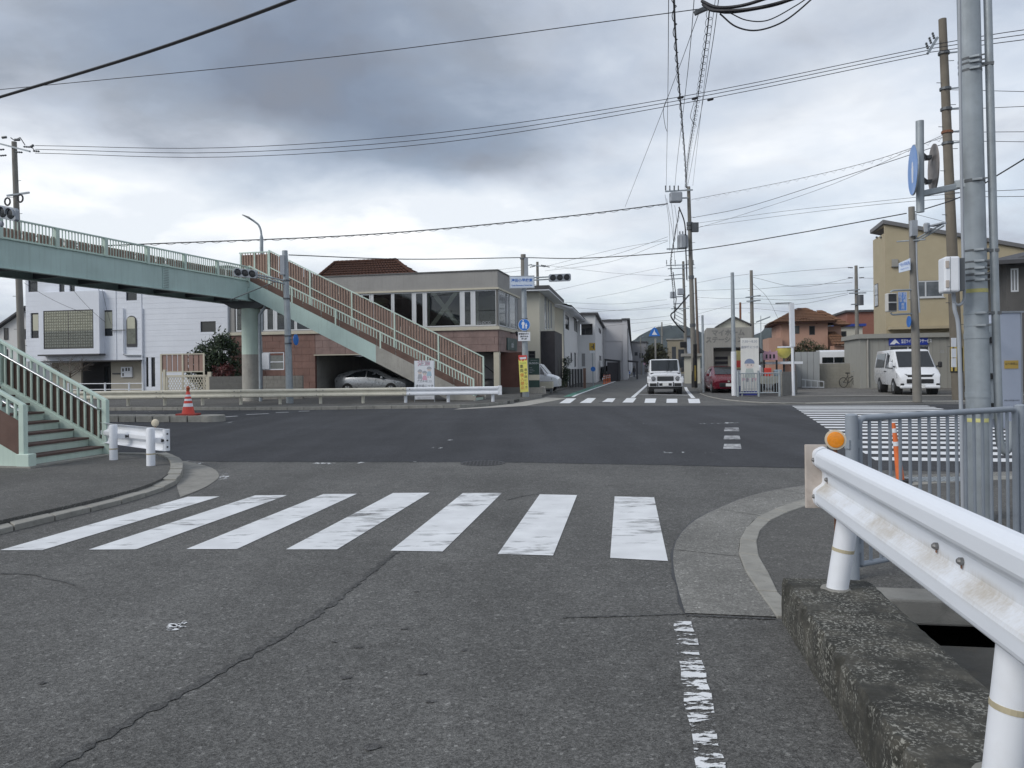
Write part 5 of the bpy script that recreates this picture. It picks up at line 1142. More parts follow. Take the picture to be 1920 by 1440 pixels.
for x in (x0, (x0 + x1) / 2 + .02, x1): MB().box(x - .05, x + .05, -.05, -.01, .1, z1 + .05).build('post', M_CREAM, bf)
for z in (z0 - .06, z1): MB().box(x0, x1, -.045, -.012, z, z + .06).build('frame_rail', M_CREAM, bf)
FB3 = Frame(AT(311, 700, 41.5)); X = FB3.x; lg = thing('lattice_gate', 'white diamond lattice gate panel behind the cream guardrail', 'gate', FB3.P, FB3.a)
x1 = X(390); z1 = FB3.f(350, 703)[1]; z0 = .25
for a, b, c, d in ((0, x1, z0, z0 + .1), (0, x1, z1 - .1, z1), (0, .12, z0, z1), (x1 - .12, x1, z0, z1)): MB().box(a, b, -.03, .03, c, d).build('frame', M_CREAM, lg)
hh = z1 - z0 - .2; nlat = int(x1 / .16)
for sgn_ in (-1, 1):
    for k in range(-6, nlat):
        xa_, xb_ = .12 + k * .16, .12 + k * .16 + hh * .62
        if sgn_ < 0: xa_, xb_ = xb_, xa_
        pa_, pb_ = Vector((xa_, .012 * sgn_, z0 + .1)), Vector((xb_, .012 * sgn_, z1 - .1))
        lo_, hi_ = .12, x1 - .12
        d_ = pb_ - pa_; ts = sorted(((lo_ - pa_.x) / d_.x, (hi_ - pa_.x) / d_.x)); t0_, t1_ = max(0, ts[0]), min(1, ts[1])
        if t1_ > t0_ + .02: MB().bar(pa_ + d_ * t0_, pa_ + d_ * t1_, .035, .012, up=(0, 1, 0)).build('slat', M_CREAM, lg)
MB().box(-.15, 0, -.05, .05, .1, z1 + .3).build('post', M_CREAM, lg); MB().box(x1, x1 + .2, -.06, .06, .1, z1 + .15).build('post', M_CREAM, lg)
M_BLOCK = mat('grey_block', (.235, .23, .215), .9, var=.12, vs=3, bump=.3, bs=50, dirt=.3, dcol=(.15, .145, .135))
def block_wall(name, label, F_, x0, x1, zb, n, bw=.4, bh_=.2, m=None, th=.12):
    t = thing(name, label, 'wall', F_.P, F_.a)
    for k in range(n):
        x = x0 - (bw / 2 if k % 2 else 0)
        while x < x1 - .02:
            a, b = max(x, x0), min(x + bw, x1); x += bw
            if b - a > .05: MB().box(a + .006, b - .006, random.uniform(0, .006), th, zb + k * bh_ + .005, zb + (k + 1) * bh_ - .005).build('block', m or M_BLOCK, t)
    MB().box(x0, x1, .015, th - .015, zb - .1, zb + n * bh_ - .01).build('mortar', M_CONC, t)
    return t
FW = Frame(AT(392, 700, 40.5)); block_wall('block_wall', 'dark grey block wall under the evergreen tree beside the lattice gate', FW, 0, FW.x(458), .1, 6, .8, .2, mat('dark_block', (.135, .135, .13), .9, var=.12, vs=3, bump=.3, bs=50))
FW = Frame(AT(493, 700, 39.5)); block_wall('block_wall', 'grey gridded block wall before the cafe ground floor window', FW, 0, FW.x(567), .1, 6, .4, .2)
# ---- planting
p = AT(400, 690, 44.0); tree('evergreen_tree', 'dense dark evergreen tree between the white house and the cafe', (p.x, p.y, .1), (1.4, .14), [(-.5, 0, 1.9, 1.0, .9, 1.1), (.5, .1, 2.5, 1.0, .9, 1.15), (-.8, .2, 1.1, .7, .7, .8), (.9, 0, 1.3, .7, .7, .9), (.3, .1, 3.2, .6, .6, .5)], 5200, .13, L_DARK, M_BARK, 3)
p = AT(417, 690, 42.6); tree('red_shrub', 'dark red leaved shrub over the block wall by the green bridge pier', (p.x, p.y, .1), (.7, .05), [(0, 0, 1.2, .62, .5, .62), (-.2, 0, .8, .5, .5, .5), (.3, 0, 1.5, .35, .35, .35)], 1500, .09, L_RED, M_BARK, 5, 'shrub')
p = AT(131, 690, 41.0); bt = thing('bare_tree', 'small leafless tree before the porch of the white house', 'tree', (p.x, p.y, .1)); rnd = random.Random(11); br = MB()
def limb(mb, p, d, l, r, k):
    q = p + d * l; m_ = p.lerp(q, .5) + Vector((rnd.gauss(0, .04), rnd.gauss(0, .04), 0)) * l; mb.tube([p, m_, q], [r, r * .85, r * .65], 5)
    if k == 0: return
    for _ in range(3 if k > 1 else 2): limb(mb, p.lerp(q, rnd.uniform(.6, 1)), (d + Vector((rnd.gauss(0, .55), rnd.gauss(0, .55), rnd.gauss(.05, .25)))).normalized(), l * rnd.uniform(.5, .72), r * .58, k - 1)
MB().tube([Vector((0, 0, 0)), Vector((.02, 0, .8)), Vector((0, 0, 1.5))], [.06, .05, .042], 7).build('trunk', M_BARK, bt)
for a in range(6): limb(br, Vector((0, 0, rnd.uniform(1.0, 1.5))), Vector((math.cos(a * 1.05), math.sin(a * 1.05), rnd.uniform(.5, .9))).normalized(), .75, .026, 4)
br.build('branches', mat('twig', (.11, .09, .075), .9, var=.2), bt)
# ================================================================== HOUSES DOWN THE SIDE STREET
SA = R(-9)
M_CREAMW = mat('cream_wall', (.52, .51, .44), .75, var=.04, vs=.6, streak=.12, dcol=(.42, .41, .36)); M_WHITEW = mat('white_wall', (.64, .65, .66), .7, var=.04, vs=.6, streak=.1, dcol=(.5, .5, .5)); M_GREYWL = mat('pale_grey_wall', (.50, .50, .52), .7, var=.04, vs=.5, streak=.1, dcol=(.4, .4, .41)); M_CHAR = mat('charcoal_wall', (.035, .032, .038), .7, var=.08, vs=1)
FA = Frame(AT(1013, 700, 52.0), SA); ha = thing('street_house', 'cream house with flat dark roof and charcoal entrance block behind the cafe', 'house', FA.P, SA)
zt = FA.f(1008, 545)[1]; xl = FA.x(960); yb = FA.s(1040, 600, 0)[0]; T0 = xside(0)
hA = [(*sorted((FA.x(991), FA.x(1004))), FA.f(1, 672)[1] * 0 + FA.f(997, 672)[1], FA.f(997, 658)[1])]
wall(ha, 'front_wall', M_CREAMW, xl, 0, 0, zt, hA, 0, .2); window(ha, *hA[0], .06, .06, trans=(.5,), fm=M_DFRAME)
hS = [(FA.s(a, 580, 0)[0], FA.s(b, 580, 0)[0], FA.s(a, 616, 0)[1], FA.s(a, c, 0)[1]) for a, b, c in ((1021, 1025.5, 552), (1027, 1030, 560), (1032, 1035, 566))]
wall(ha, 'street_wall', M_CREAMW, .2, yb, 0, zt, hS, 0, .2, T0)
for h in hS: window(ha, *h, .06, .06, fm=M_ALU, gm=mat('curtained_glass', (.16, .17, .18), .15, var=.15), T=T0)
MB().box(xl, -.2, .2, yb, zt - .2, zt - .05).build('ceiling', M_CREAMW, ha); MB().hexa([(xl, -.7, zt + .02), (.75, -.7, zt + .02), (.75, yb + .3, zt - .0), (xl, yb + .3, zt), (xl, -.7, zt + .28), (.75, -.7, zt + .28), (.75, yb + .3, zt + .26), (xl, yb + .3, zt + .26)]).build('roof', M_ROOFD, ha)
MB().box(xl, .74, -.68, yb + .28, zt - .06, zt + .02).build('roof_soffit', M_SIGNW, ha)
zc_ = FA.f(1027, 620)[1]; xd = FA.x(1041, .4); MB().box(.02, xd, .4, FA.s(1054, 660, xd)[0], 0, zc_).build('entrance_block', M_CHAR, ha)
MB().box(xd, xd + .02, 2.5, 5.5, 0, 2.3).build('entrance_door', M_BLACK, ha)
FBh = Frame(AT(1057, 700, 63.0), SA); hb = thing('street_house', 'white two storey house with tiled eaves past the charcoal entrance block', 'house', FBh.P, SA)
ze = FBh.f(1057, 580)[1]; yb = FBh.s(1087, 650, 0)[0]; xl = FBh.x(1000)
hS = [(FBh.s(a, 600, 0)[0], FBh.s(b, 600, 0)[0], FBh.s((a + b) / 2, d, 0)[1], FBh.s((a + b) / 2, c, 0)[1]) for a, b, c, d in ((1060, 1067, 592, 618), (1076, 1082.5, 597, 622), (1075.5, 1079, 661, 688), (1069, 1072, 661, 680))]
wall(hb, 'street_wall', M_WHITEW, .2, yb, 0, ze, hS, 0, .2, T0); MB().box(xl, .0, .0, .2, 0, ze).build('front_wall', M_CREAMW, hb)
for h in hS: window(hb, *h, .06, .07, fm=M_DFRAME, T=T0)
MB().hexa([(-4, -.6, ze + 1.5), (.7, -.6, ze), (.7, yb + .5, ze), (-4, yb + .5, ze + 1.5), (-4, -.6, ze + 1.65), (.7, -.6, ze + .16), (.7, yb + .5, ze + .16), (-4, yb + .5, ze + 1.65)]).build('roof_deck', M_SIGNW, hb)
tile_roof(hb, mat('grey_tiles', (.07, .07, .075), .5, var=.15, vs=6), (.75, -.65, ze + .17), (.75, yb + .55, ze + .17), (-4, -.65, ze + 1.67), (-4, yb + .55, ze + 1.67), 12)
MB().prism([(xl, ze - .01), (0, ze - .01), (-4, ze + 1.4)], .0, .2).build('gable', M_CREAMW, hb)
MB().tube([(.06, .15, 0), (.06, .15, ze)], .05, 6).build('downpipe', M_ALU, hb); MB().tube([(.74, -.6, ze + .1), (.74, yb + .5, ze + .1)], .07, 6).build('gutter', M_SIGNW, hb)
FCc = Frame(AT(1117, 700, 79.0), SA); hc = thing('street_house', 'white house with recessed dark balcony and sloping roof edge', 'house', FCc.P, SA)
zt = FCc.f(1117, 590)[1]; xl = FCc.x(1084); yb = FCc.s(1133, 650, 0)[0]
bal = (FCc.x(1089), FCc.x(1112), FCc.f(1100, 628)[1], FCc.f(1100, 607)[1]); shut = (FCc.x(1090), FCc.x(1098), FCc.f(1094, 688)[1], FCc.f(1094, 662)[1])
wall(hc, 'front_wall', M_WHITEW, xl, 0, 0, zt, [bal, shut], 0, .2); MB().box(bal[0], bal[1], 1.2, 1.3, bal[2], bal[3]).build('balcony_back', M_GREYW, hc); window(hc, bal[0] + .1, bal[1] - .2, bal[2], bal[3] - .4, 1.15, .06, mull=(.35, .9), fm=M_DFRAME)
for z in (bal[2] - .1, bal[3]): MB().box(bal[0], bal[1], .2, 1.2, z, z + .08).build('balcony_slab', M_WHITEW, hc)
window(hc, *shut, .06, .05, fm=M_ALU, gm=mat('shutter_grey', (.25, .25, .26), .6, var=.05))
hS = [(FCc.s(a, 620, 0)[0], FCc.s(b, 620, 0)[0], FCc.s((a + b) / 2, d, 0)[1], FCc.s((a + b) / 2, c, 0)[1]) for a, b, c, d in ((1122.5, 1127, 616, 625), (1123, 1127, 667, 676), (1130, 1131.5, 668, 679))]
wall(hc, 'street_wall', M_WHITEW, .2, yb, 0, zt, hS, 0, .2, T0)
for h in hS: window(hc, *h, .06, .08, fm=M_DFRAME, T=T0)
MB().hexa([(xl - .2, -.3, zt), (.3, -.3, zt), (.3, yb + .3, zt - .5), (xl - .2, yb + .3, zt - .5), (xl - .2, -.3, zt + .22), (.3, -.3, zt + .22), (.3, yb + .3, zt - .28), (xl - .2, yb + .3, zt - .28)]).build('roof', M_ROOFD, hc)
FD = Frame(AT(1177, 700, 97.0), SA); hd_ = thing('street_house', 'large pale grey house with stacked blank wall panels and dark roof trim', 'house', FD.P, SA)
zt = FD.f(1177, 600)[1]; xl = FD.x(1131); yb = FD.s(1186, 650, 0)[0]; xm = FD.x(1168)
MB().box(xl, xm, .6, yb, 0, zt - .1).build('wall', M_GREYWL, hd_); MB().box(xm, 0, 0, yb, 0, zt).build('corner_tower', M_GREYWL, hd_)
for py0, py1 in ((608, 640), (643, 676)): (x0, z1), (x1, z0) = FD.f(1136, py0, .6), FD.f(1167, py1, .6); MB().box(x0, x1, .52, .6, z0, z1).build('wall_panel', M_GREYWL, hd_)
MB().box(xl - .2, xm, .4, yb + .3, zt - .1, zt + .15).build('roof', M_ROOFD, hd_); MB().box(xm - .1, .35, -.2, yb + .3, zt, zt + .22).build('roof', M_ROOFD, hd_)
MB().box(.02, .1, 1.5, 2.2, 1, zt - 1).build('window_strip', M_DFRAME, hd_)
# carports
for px0, px1, py, D, lb in ((1133, 1163, 676, 86, 'dark flat carport roof over the green van'), (1162, 1197, 677, 99, 'dark flat carport further along the side street')):
    a, b = AT(px0, py, D), AT(px1, py + 3, D - 1); cp = thing('carport', lb, 'carport', (a.x, a.y, 0))
    MB().hexa([Vector((a.x, a.y, a.z)), Vector((b.x, b.y, b.z)), Vector((b.x + .8, b.y + 5, b.z)), Vector((a.x + .8, a.y + 5, a.z)), Vector((a.x, a.y, a.z + .2)), Vector((b.x, b.y, b.z + .2)), Vector((b.x + .8, b.y + 5, b.z + .2)), Vector((a.x + .8, a.y + 5, a.z + .2))]).build('roof', M_DFRAME, cp, world=True)
    for q in (a.lerp(b, .06), a.lerp(b, .94), a.lerp(b, .94) + Vector((.7, 4.6, 0))): MB().box(q.x - .08, q.x + .08, q.y + .05, q.y + .2, 0, q.z + .02).build('post', M_DFRAME, cp, world=True)
    if px0 == 1133: MB().box(b.x - 1.4, b.x - .1, b.y + .3, b.y + .4, 0, b.z).build('side_screen', M_CHAR, cp, world=True)
# fence and gate wall along the house side
FE = Frame(AT(1060, 722, 64.0), SA); w_ = block_wall('block_wall', 'grey block garden wall with dark mesh along the side street', FE, .0, .22, 0.02, 6, .4, .2); 
FE = Frame(AT(1064, 722, 58.5), SA); gw = thing('garden_gate', 'dark mesh garden gate and wall before the white house', 'gate', FE.P, SA); 
for k in range(7): MB().box(-.35 + k * .22, -.17 + k * .22, 0, .05, .05, 1.45).build('mesh_panel', mat('dark_mesh', (.06, .06, .06), .6, var=.15), gw)
MB().box(-.6, -.35, -.05, .2, 0, .5).build('stone_footing', M_CONC_L, gw); MB().box(1.2, 1.4, -.05, .2, 0, 1.5).build('post', mat('brick_post', (.2, .12, .09), .8, var=.15), gw)
# ================================================================== VEHICLES
def v_ring(x, zb, zm, zs, zt, wb, ws, wt, cr_=.02):
    return [(x, -wb, zb), (x, -ws, zm), (x, -ws, zs), (x, -(ws + wt) / 2 - .0, zs + (zt - zs) * .5 + .0), (x, -wt - .0, zt - .03), (x, -wt + .08, zt), (x, 0, zt + cr_), (x, wt - .08, zt), (x, wt, zt - .03), (x, (ws + wt) / 2, zs + (zt - zs) * .5), (x, ws, zs), (x, ws, zm), (x, wb, zb)]
def paint(name, c, rough=.3): return mat(name, c, rough, var=.03, vs=3, spec=.5, coat=.6)
M_CARGLASS = mat('car_glass', (.012, .015, .017), .05, var=0, spec=.8); M_TRIM = mat('car_trim', (.02, .02, .021), .5, var=0); M_HEAD = mat('headlamp', (.20, .21, .23), .12, var=.4, vs=30, coat=.8); M_PLATE = mat('number_plate', (.70, .71, .70), .5, var=.03); M_PLATEY = mat('plate_ink', (.10, .22, .14), .5, var=0)
def side_glass(t, ra, rb, lo=.08, hi=.9, ia=0.06, ib=.06, name='side_window', skew=(0, 0)):
    for s in (-1, 1):
        def pt(r, k):
            x, zb, zm, zs, zt, wb, ws, wt = r[:8]; return Vector((x, s * (ws + (wt - ws) * k + .008), zs + (zt - zs) * k))
        def mixp(k, u): return pt(ra, k).lerp(pt(rb, k), u)
        L = abs(rb[0] - ra[0]); a, b = ia / L, 1 - ib / L
        q = [mixp(lo, a), mixp(lo, b), mixp(hi, b - skew[1] / L), mixp(hi, a + skew[0] / L)]; n = Vector((0, s * .012, .002))
        MB().hexa([*q, *[p + n for p in q]]).build(name, M_CARGLASS, t)
def shield(t, ra, rb, lo=.05, hi=.93, w=.9, name='windscreen', mt=None):
    def pt(r, s): return Vector((r[0], s * r[7] * w, r[4]))
    q = [pt(ra, -1).lerp(pt(rb, -1), lo), pt(ra, 1).lerp(pt(rb, 1), lo), pt(ra, 1).lerp(pt(rb, 1), hi), pt(ra, -1).lerp(pt(rb, -1), hi)]
    n = (q[1] - q[0]).cross(q[3] - q[0]).normalized(); n = n if n.z > 0 else -n
    MB().hexa([*[p + n * .012 for p in q], *[p + n * .03 for p in q]]).build(name, mt or M_CARGLASS, t)
def wheel(t, x, y, r, w=.22):
    s = 1 if y > 0 else -1; c = Vector((x, y, r))
    wh = MB().tube([c + Vector((0, -w / 2 * s, 0)), c + Vector((0, -w * .42 * s, 0)), c + Vector((0, w * .42 * s, 0)), c + Vector((0, w / 2 * s, 0))], [r * .94, r, r, r * .93], 28).build('wheel', M_RUBBER, t, smooth=True)
    MB().tube([c + Vector((0, w * .46 * s, 0)), c + Vector((0, (w / 2 + .012) * s, 0))], [r * .68, r * .64], 24).build('rim', M_STEELD, wh)
    for k in range(6):
        a = k * math.pi / 3; d = Vector((math.cos(a), 0, math.sin(a))); p = c + Vector((0, (w / 2 + .012) * s, 0)); MB().bar(p + d * .03, p + d * r * .62, .055, .02, up=(0, 1, 0)).build('spoke', M_CHROME, wh)
def car_base(name, label, P, ang, rings, pm, wheels, r, cat='car', arch=True):
    t = thing(name, label, cat, P, ang); MB().loft([v_ring(*q) for q in rings]).build('body', pm, t, smooth=True)
    hw = max(q[6] for q in rings)
    for x in wheels:
        for s in (-1, 1):
            wheel(t, x, s * (hw - .1), r)
            if arch: MB().tube([(x, s * (hw - .3), r + .01), (x, s * (hw + .004), r + .01)], r * 1.13, 24).build('wheel_arch', M_TRIM, t)
    return t
def plate(t, x, z, w=.33, h=.165, ang=0): 
    p = MB().box(x, x + .012, -w / 2, w / 2, z - h / 2, z + h / 2).build('number_plate', M_PLATE, t)
    return p
W_ = paint('paint_white_car', (.74, .76, .79)); 
# ---- white off-roader in the side street
p = G(1248, 739.5); rg = [(-2.35, .5, .7, 1.2, 1.86, .86, .9, .80), (-2.3, .45, .7, 1.22, 1.93, .88, .91, .81), (.45, .45, .7, 1.22, 1.95, .88, .91, .80), (.55, .45, .7, 1.22, 1.93, .88, .91, .79), (.98, .45, .7, 1.16, 1.23, .88, .91, .80), (1.95, .5, .7, 1.06, 1.14, .86, .86, .74), (2.08, .55, .7, 1.0, 1.08, .84, .84, .72)]
gw_ = car_base('off_road_car', 'boxy white off road car facing the crossing in the side street', (p.x + SV.x * 2.1, p.y + SV.y * 2.1, 0), math.atan2(-SV.y, -SV.x), rg, W_, (-1.45, 1.4), .40)
shield(gw_, rg[4], rg[3], .08, .95, .93); side_glass(gw_, rg[1], rg[2], .1, .88, .15, .1)
e = MB()
for s in (-1, 1):
    MB().box(1.0, 1.9, s * .86 if s > 0 else -.99, .99 if s > 0 else s * .86, .86, .99).build('wing_flare', W_, gw_, bevel=.03); MB().box(1.86, 2.12, *(sorted((s * .72, s * .99))), .62, .92).build('wing_front', W_, gw_, bevel=.05)
    hl = MB().tube([(2.06, s * .66, .87), (2.11, s * .66, .87)], .125, 20).build('headlight', M_TRIM, gw_); MB().tube([(2.10, s * .66, .87), (2.125, s * .66, .87), (2.135, s * .66, .87)], [.105, .10, .05], 20).build('lamp_glass', M_HEAD, hl)
    MB().box(1.55, 1.85, *(sorted((s * .64, s * .80))), 1.1, 1.19).build('indicator', M_TRIM, gw_, bevel=.02)
    mr = MB().box(.72, .86, *(sorted((s * .93, s * 1.10))), 1.22, 1.46).build('wing_mirror', M_TRIM, gw_, bevel=.04); MB().bar((.8, s * .88, 1.26), (.8, s * 1.0, 1.28), .05, .05).build('stalk', M_TRIM, mr)
    MB().box(2.12, 2.22, *(sorted((s * .48, s * .86))), .46, .62).build('bumper_intake', M_TRIM, gw_, bevel=.03)
    MB().box(2.15, 2.225, *(sorted((s * .40, s * .45))), .45, .68).build('bumper_tooth', M_TRIM, gw_)
MB().box(1.95, 2.18, -.92, .92, .42, .70).build('bumper', W_, gw_, bevel=.05); MB().box(2.12, 2.2, -.34, .34, .48, .62).build('bumper_intake', M_TRIM, gw_, bevel=.02)
gl_ = MB().box(2.05, 2.105, -.45, .45, .74, 1.0).build('grille', M_TRIM, gw_, bevel=.03)
for k in range(15): MB().box(2.105, 2.12, -.41 + k * .0585 - .008, -.41 + k * .0585 + .008, .77, .97).build('grille_bar', M_STEELD, gl_)
plate(gw_, 2.21, .56); MB().box(1.9, 2.1, -.75, .75, .30, .42).build('skid_plate', M_TRIM, gw_)
for s in (-1, 1): MB().bar((1.0, s * .1 + .2, 1.27), (.85, s * .1 + .62, 1.34), .02, .02).build('wiper', M_TRIM, gw_)
# ---- white van on the gravel
p = G(1712, 741); rg = [(-2.3, .45, .7, 1.05, 1.80, .78, .84, .70), (-2.22, .40, .6, 1.08, 1.95, .80, .85, .72), (.75, .40, .6, 1.08, 1.98, .80, .85, .72), (1.0, .40, .6, 1.08, 1.92, .80, .85, .70), (1.80, .38, .6, 1.06, 1.16, .80, .85, .76), (2.22, .36, .58, .86, .93, .79, .82, .70), (2.34, .34, .55, .72, .78, .72, .76, .62)]
hd = Vector((-.235, -.972, 0)); vn = car_base('van', 'white passenger van parked on the gravel before the grey prefab office', (p.x + .62, p.y + 1.9, .03), math.atan2(hd.y, hd.x), rg, W_, (-1.2, 1.45), .33, 'van')
shield(vn, rg[4], rg[3], .03, .93, .93); side_glass(vn, rg[1], rg[2], .1, .84, .25, 1.05); 
r8 = (.0 - .25 + .1, *rg[2][1:]); side_glass(vn, (-.12, *rg[2][1:]), (1.38, .4, .6, 1.08, 1.5, .8, .85, .73), .08, .9, .12, .05, skew=(0, .35))
for s in (-1, 1):
    hl = MB().hexa([Vector(q) for q in ((2.02, s * .84, .72), (2.29, s * .50, .74), (2.27, s * .50, .90), (2.0, s * .84, .93), (2.06, s * .855, .72), (2.335, s * .50, .74), (2.31, s * .50, .90), (2.05, s * .855, .93))]).build('headlight', M_HEAD, vn)
    MB().box(2.25, 2.37, *(sorted((s * .62, s * .76))), .36, .5).build('fog_lamp', M_TRIM, vn, bevel=.03)
    mr = MB().box(1.55, 1.68, *(sorted((s * .90, s * 1.06))), 1.16, 1.42).build('wing_mirror', W_ if s < 0 else M_TRIM, vn, bevel=.05); MB().bar((1.6, s * .8, 1.2), (1.6, s * .93, 1.24), .05, .06).build('stalk', M_TRIM, mr)
    MB().box(-.2, .2, *(sorted((s * .845, s * .865))), .98, 1.02).build('door_handle', M_TRIM, vn); MB().box(-2.0, -.3, *(sorted((s * .848, s * .858))), .9, .915).build('slide_track', M_GREYINK, vn)
    MB().box(.40, .412, *(sorted((s * .846, s * .856))), .45, 1.85).build('door_seam', M_GREYINK, vn)
MB().box(2.27, 2.345, -.48, .48, .76, .85).build('grille', M_TRIM, vn, bevel=.01); MB().box(2.28, 2.36, -.5, .5, .855, .875).build('chrome_strip', M_CHROME, vn)
MB().box(2.3, 2.375, -.52, .52, .50, .68).build('lower_grille', M_TRIM, vn, bevel=.02); MB().box(2.20, 2.40, -.78, .78, .28, .42).build('bumper', W_, vn, bevel=.05); plate(vn, 2.40, .38); vn.scale = (1.12, 1.12, 1.12)
# ---- silver hatchback in the garage
FCx = FC.x; px_ = FC.M @ Vector(((FC.x(702, 2.2)), 2.2, .12)); M_SILVER = mat('paint_silver', (.42, .44, .46), .3, metal=.5, var=.03, coat=.5)
rg = [(-2.2, .4, .6, .88, 1.02, .7, .76, .58), (-2.05, .28, .5, .95, 1.22, .78, .85, .56), (-1.2, .22, .45, .95, 1.42, .80, .87, .57), (-.2, .2, .45, .93, 1.50, .80, .87, .58), (.35, .2, .45, .90, 1.44, .80, .87, .57), (1.35, .2, .45, .86, .96, .80, .87, .66), (1.95, .22, .42, .74, .82, .78, .85, .62), (2.2, .26, .42, .6, .68, .66, .72, .5)]
sc = car_base('hatchback', 'silver hatchback parked inside the cafe garage behind the mint stairs', px_, FC.a, rg, M_SILVER, (-1.35, 1.35), .31)
shield(sc, rg[5], rg[4], .05, .95); side_glass(sc, rg[1], rg[3], .15, .85, .5, .03, skew=(.25, 0)); side_glass(sc, rg[3], rg[5], .15, .85, .03, .25, skew=(0, .75))
for s in (-1, 1): MB().box(.75, .9, *(sorted((s * .86, s * 1.02))), .92, 1.05).build('wing_mirror', M_SILVER, sc, bevel=.04); MB().hexa([Vector(q) for q in ((1.55, s * .87, .66), (2.1, s * .76, .58), (2.05, s * .72, .72), (1.6, s * .83, .80), (1.55, s * .885, .66), (2.1, s * .775, .58), (2.05, s * .735, .72), (1.6, s * .845, .80))]).build('headlight', M_HEAD, sc); [MB().box(x, x + .18, *(sorted((s * .868, s * .89))), .84, .87).build('door_handle', M_CHROME, sc) for x in (-1.0, -.05)]
# ---- red hatchback by the grey station office
p = G(1355, 738); M_REDC = mat('paint_dark_red', (.12, .008, .016), .25, var=.03, coat=.5)
rg = [(-1.95, .4, .6, .9, 1.1, .7, .76, .6), (-1.8, .3, .5, .95, 1.35, .76, .83, .58), (-.9, .22, .45, .95, 1.5, .78, .84, .58), (.15, .2, .45, .93, 1.48, .78, .84, .57), (1.05, .2, .45, .90, 1.0, .78, .84, .66), (1.75, .22, .42, .78, .86, .76, .82, .6), (1.98, .26, .42, .62, .7, .66, .74, .5)]
rc = car_base('hatchback', 'dark red hatchback nosing out before the grey station office', (p.x + .55, p.y + 2.0, .02), math.atan2(-.985, -.10), rg, M_REDC, (-1.2, 1.25), .30)
shield(rc, rg[4], rg[3], .05, .94); side_glass(rc, rg[1], rg[3], .15, .85, .5, .05)
for s in (-1, 1): MB().box(.6, .75, *(sorted((s * .84, s * 1.02))), .95, 1.1).build('wing_mirror', M_REDC, rc, bevel=.04); MB().hexa([Vector(q) for q in ((1.5, s * .83, .64), (1.93, s * .55, .62), (1.86, s * .5, .74), (1.55, s * .8, .80), (1.53, s * .85, .64), (1.97, s * .55, .62), (1.91, s * .5, .74), (1.6, s * .82, .80))]).build('headlight', M_HEAD, rc)
MB().box(1.93, 2.02, -.5, .5, .34, .58).build('grille', M_TRIM, rc, bevel=.03); MB().disc((1.97, 0, .66), (1, 0, .2), .06, .02, 14).build('badge', M_CHROME, rc); plate(rc, 2.03, .46)
# ---- small white car beyond the green sign
p = AT(1005, 700, 47.5); rg = [(-1.7, .4, .6, .95, 1.3, .66, .70, .56), (-1.6, .3, .5, 1.0, 1.6, .68, .72, .58), (.55, .25, .5, 1.0, 1.65, .68, .72, .58), (1.05, .25, .5, .95, 1.05, .68, .72, .60), (1.55, .28, .5, .82, .90, .66, .70, .52), (1.68, .3, .5, .7, .76, .6, .64, .46)]
kc = car_base('small_car', 'small white car half hidden by the dark green shop board', (p.x - .2, p.y, .12), R(-14), rg, W_, (-1.1, 1.1), .27)
shield(kc, rg[3], rg[2], .04, .95); side_glass(kc, rg[1], rg[2], .1, .85, .1, .06); side_glass(kc, rg[2], rg[3], .1, .85, .06, .1, skew=(0, .3))
for s in (-1, 1): MB().hexa([Vector(q) for q in ((1.3, s * .71, .72), (1.62, s * .60, .70), (1.58, s * .58, .84), (1.32, s * .70, .88), (1.3, s * .72, .72), (1.63, s * .62, .70), (1.59, s * .60, .84), (1.33, s * .71, .88))]).build('headlight', M_TRIM, kc); MB().box(.9, 1.0, *(sorted((s * .72, s * .86))), 1.0, 1.12).build('wing_mirror', W_, kc)
# ---- green van under the carport
p = AT(1146, 700, 88); rg = [(-2.0, .4, .6, 1.0, 1.6, .75, .8, .65), (.6, .35, .6, 1.0, 1.75, .78, .83, .68), (1.1, .35, .6, .98, 1.1, .78, .83, .7), (2.0, .4, .6, .85, .92, .74, .78, .6)]
gc = car_base('parked_car', 'dark green car under the first carport', (p.x, p.y + 2.3, 0), R(-80), rg, mat('paint_dark_green', (.05, .07, .06), .3, var=.04, coat=.6), (-1.3, 1.3), .32); shield(gc, rg[2], rg[1], .05, .93); side_glass(gc, rg[0], rg[1])
for s in (-1, 1): MB().box(1.96, 2.02, *(sorted((s * .45, s * .72))), .7, .84).build('headlight', M_HEAD, gc)
# ---- white minibus behind the block wall
FBs = Frame(AT(1538, 700, 60.0)); bs_ = thing('minibus', 'white minibus roof and windows showing over the block wall', 'bus', FBs.P, FBs.a); zt = FBs.f(1580, 656)[1]; xe = FBs.x(1690)
MB().loft([[(x, -s * w, z) if False else (x, y, z) for y, z in ((0.05, .4), (0, .9), (0, zt - .75), (.08, zt - .12), (.35, zt), (1.65, zt), (1.92, zt - .12), (2, zt - .75), (2, .9), (1.95, .4))] for x, w, s in ((0, 1, 1), (.12, 1, 1), (xe, 1, 1))]).build('body', W_, bs_, smooth=True)
z0, z1 = FBs.f(1580, 680)[1], FBs.f(1580, 669.5)[1]
xw = .15
while xw < xe - .8: MB().box(xw, xw + .82, -.03, -.003, z0, z1).build('window', M_CARGLASS, bs_); xw += .88
for x in (1.2, xe - 1.2): MB().tube([(x, .0, .42), (x, .22, .42)], .4, 20).build('wheel', M_RUBBER, bs_)
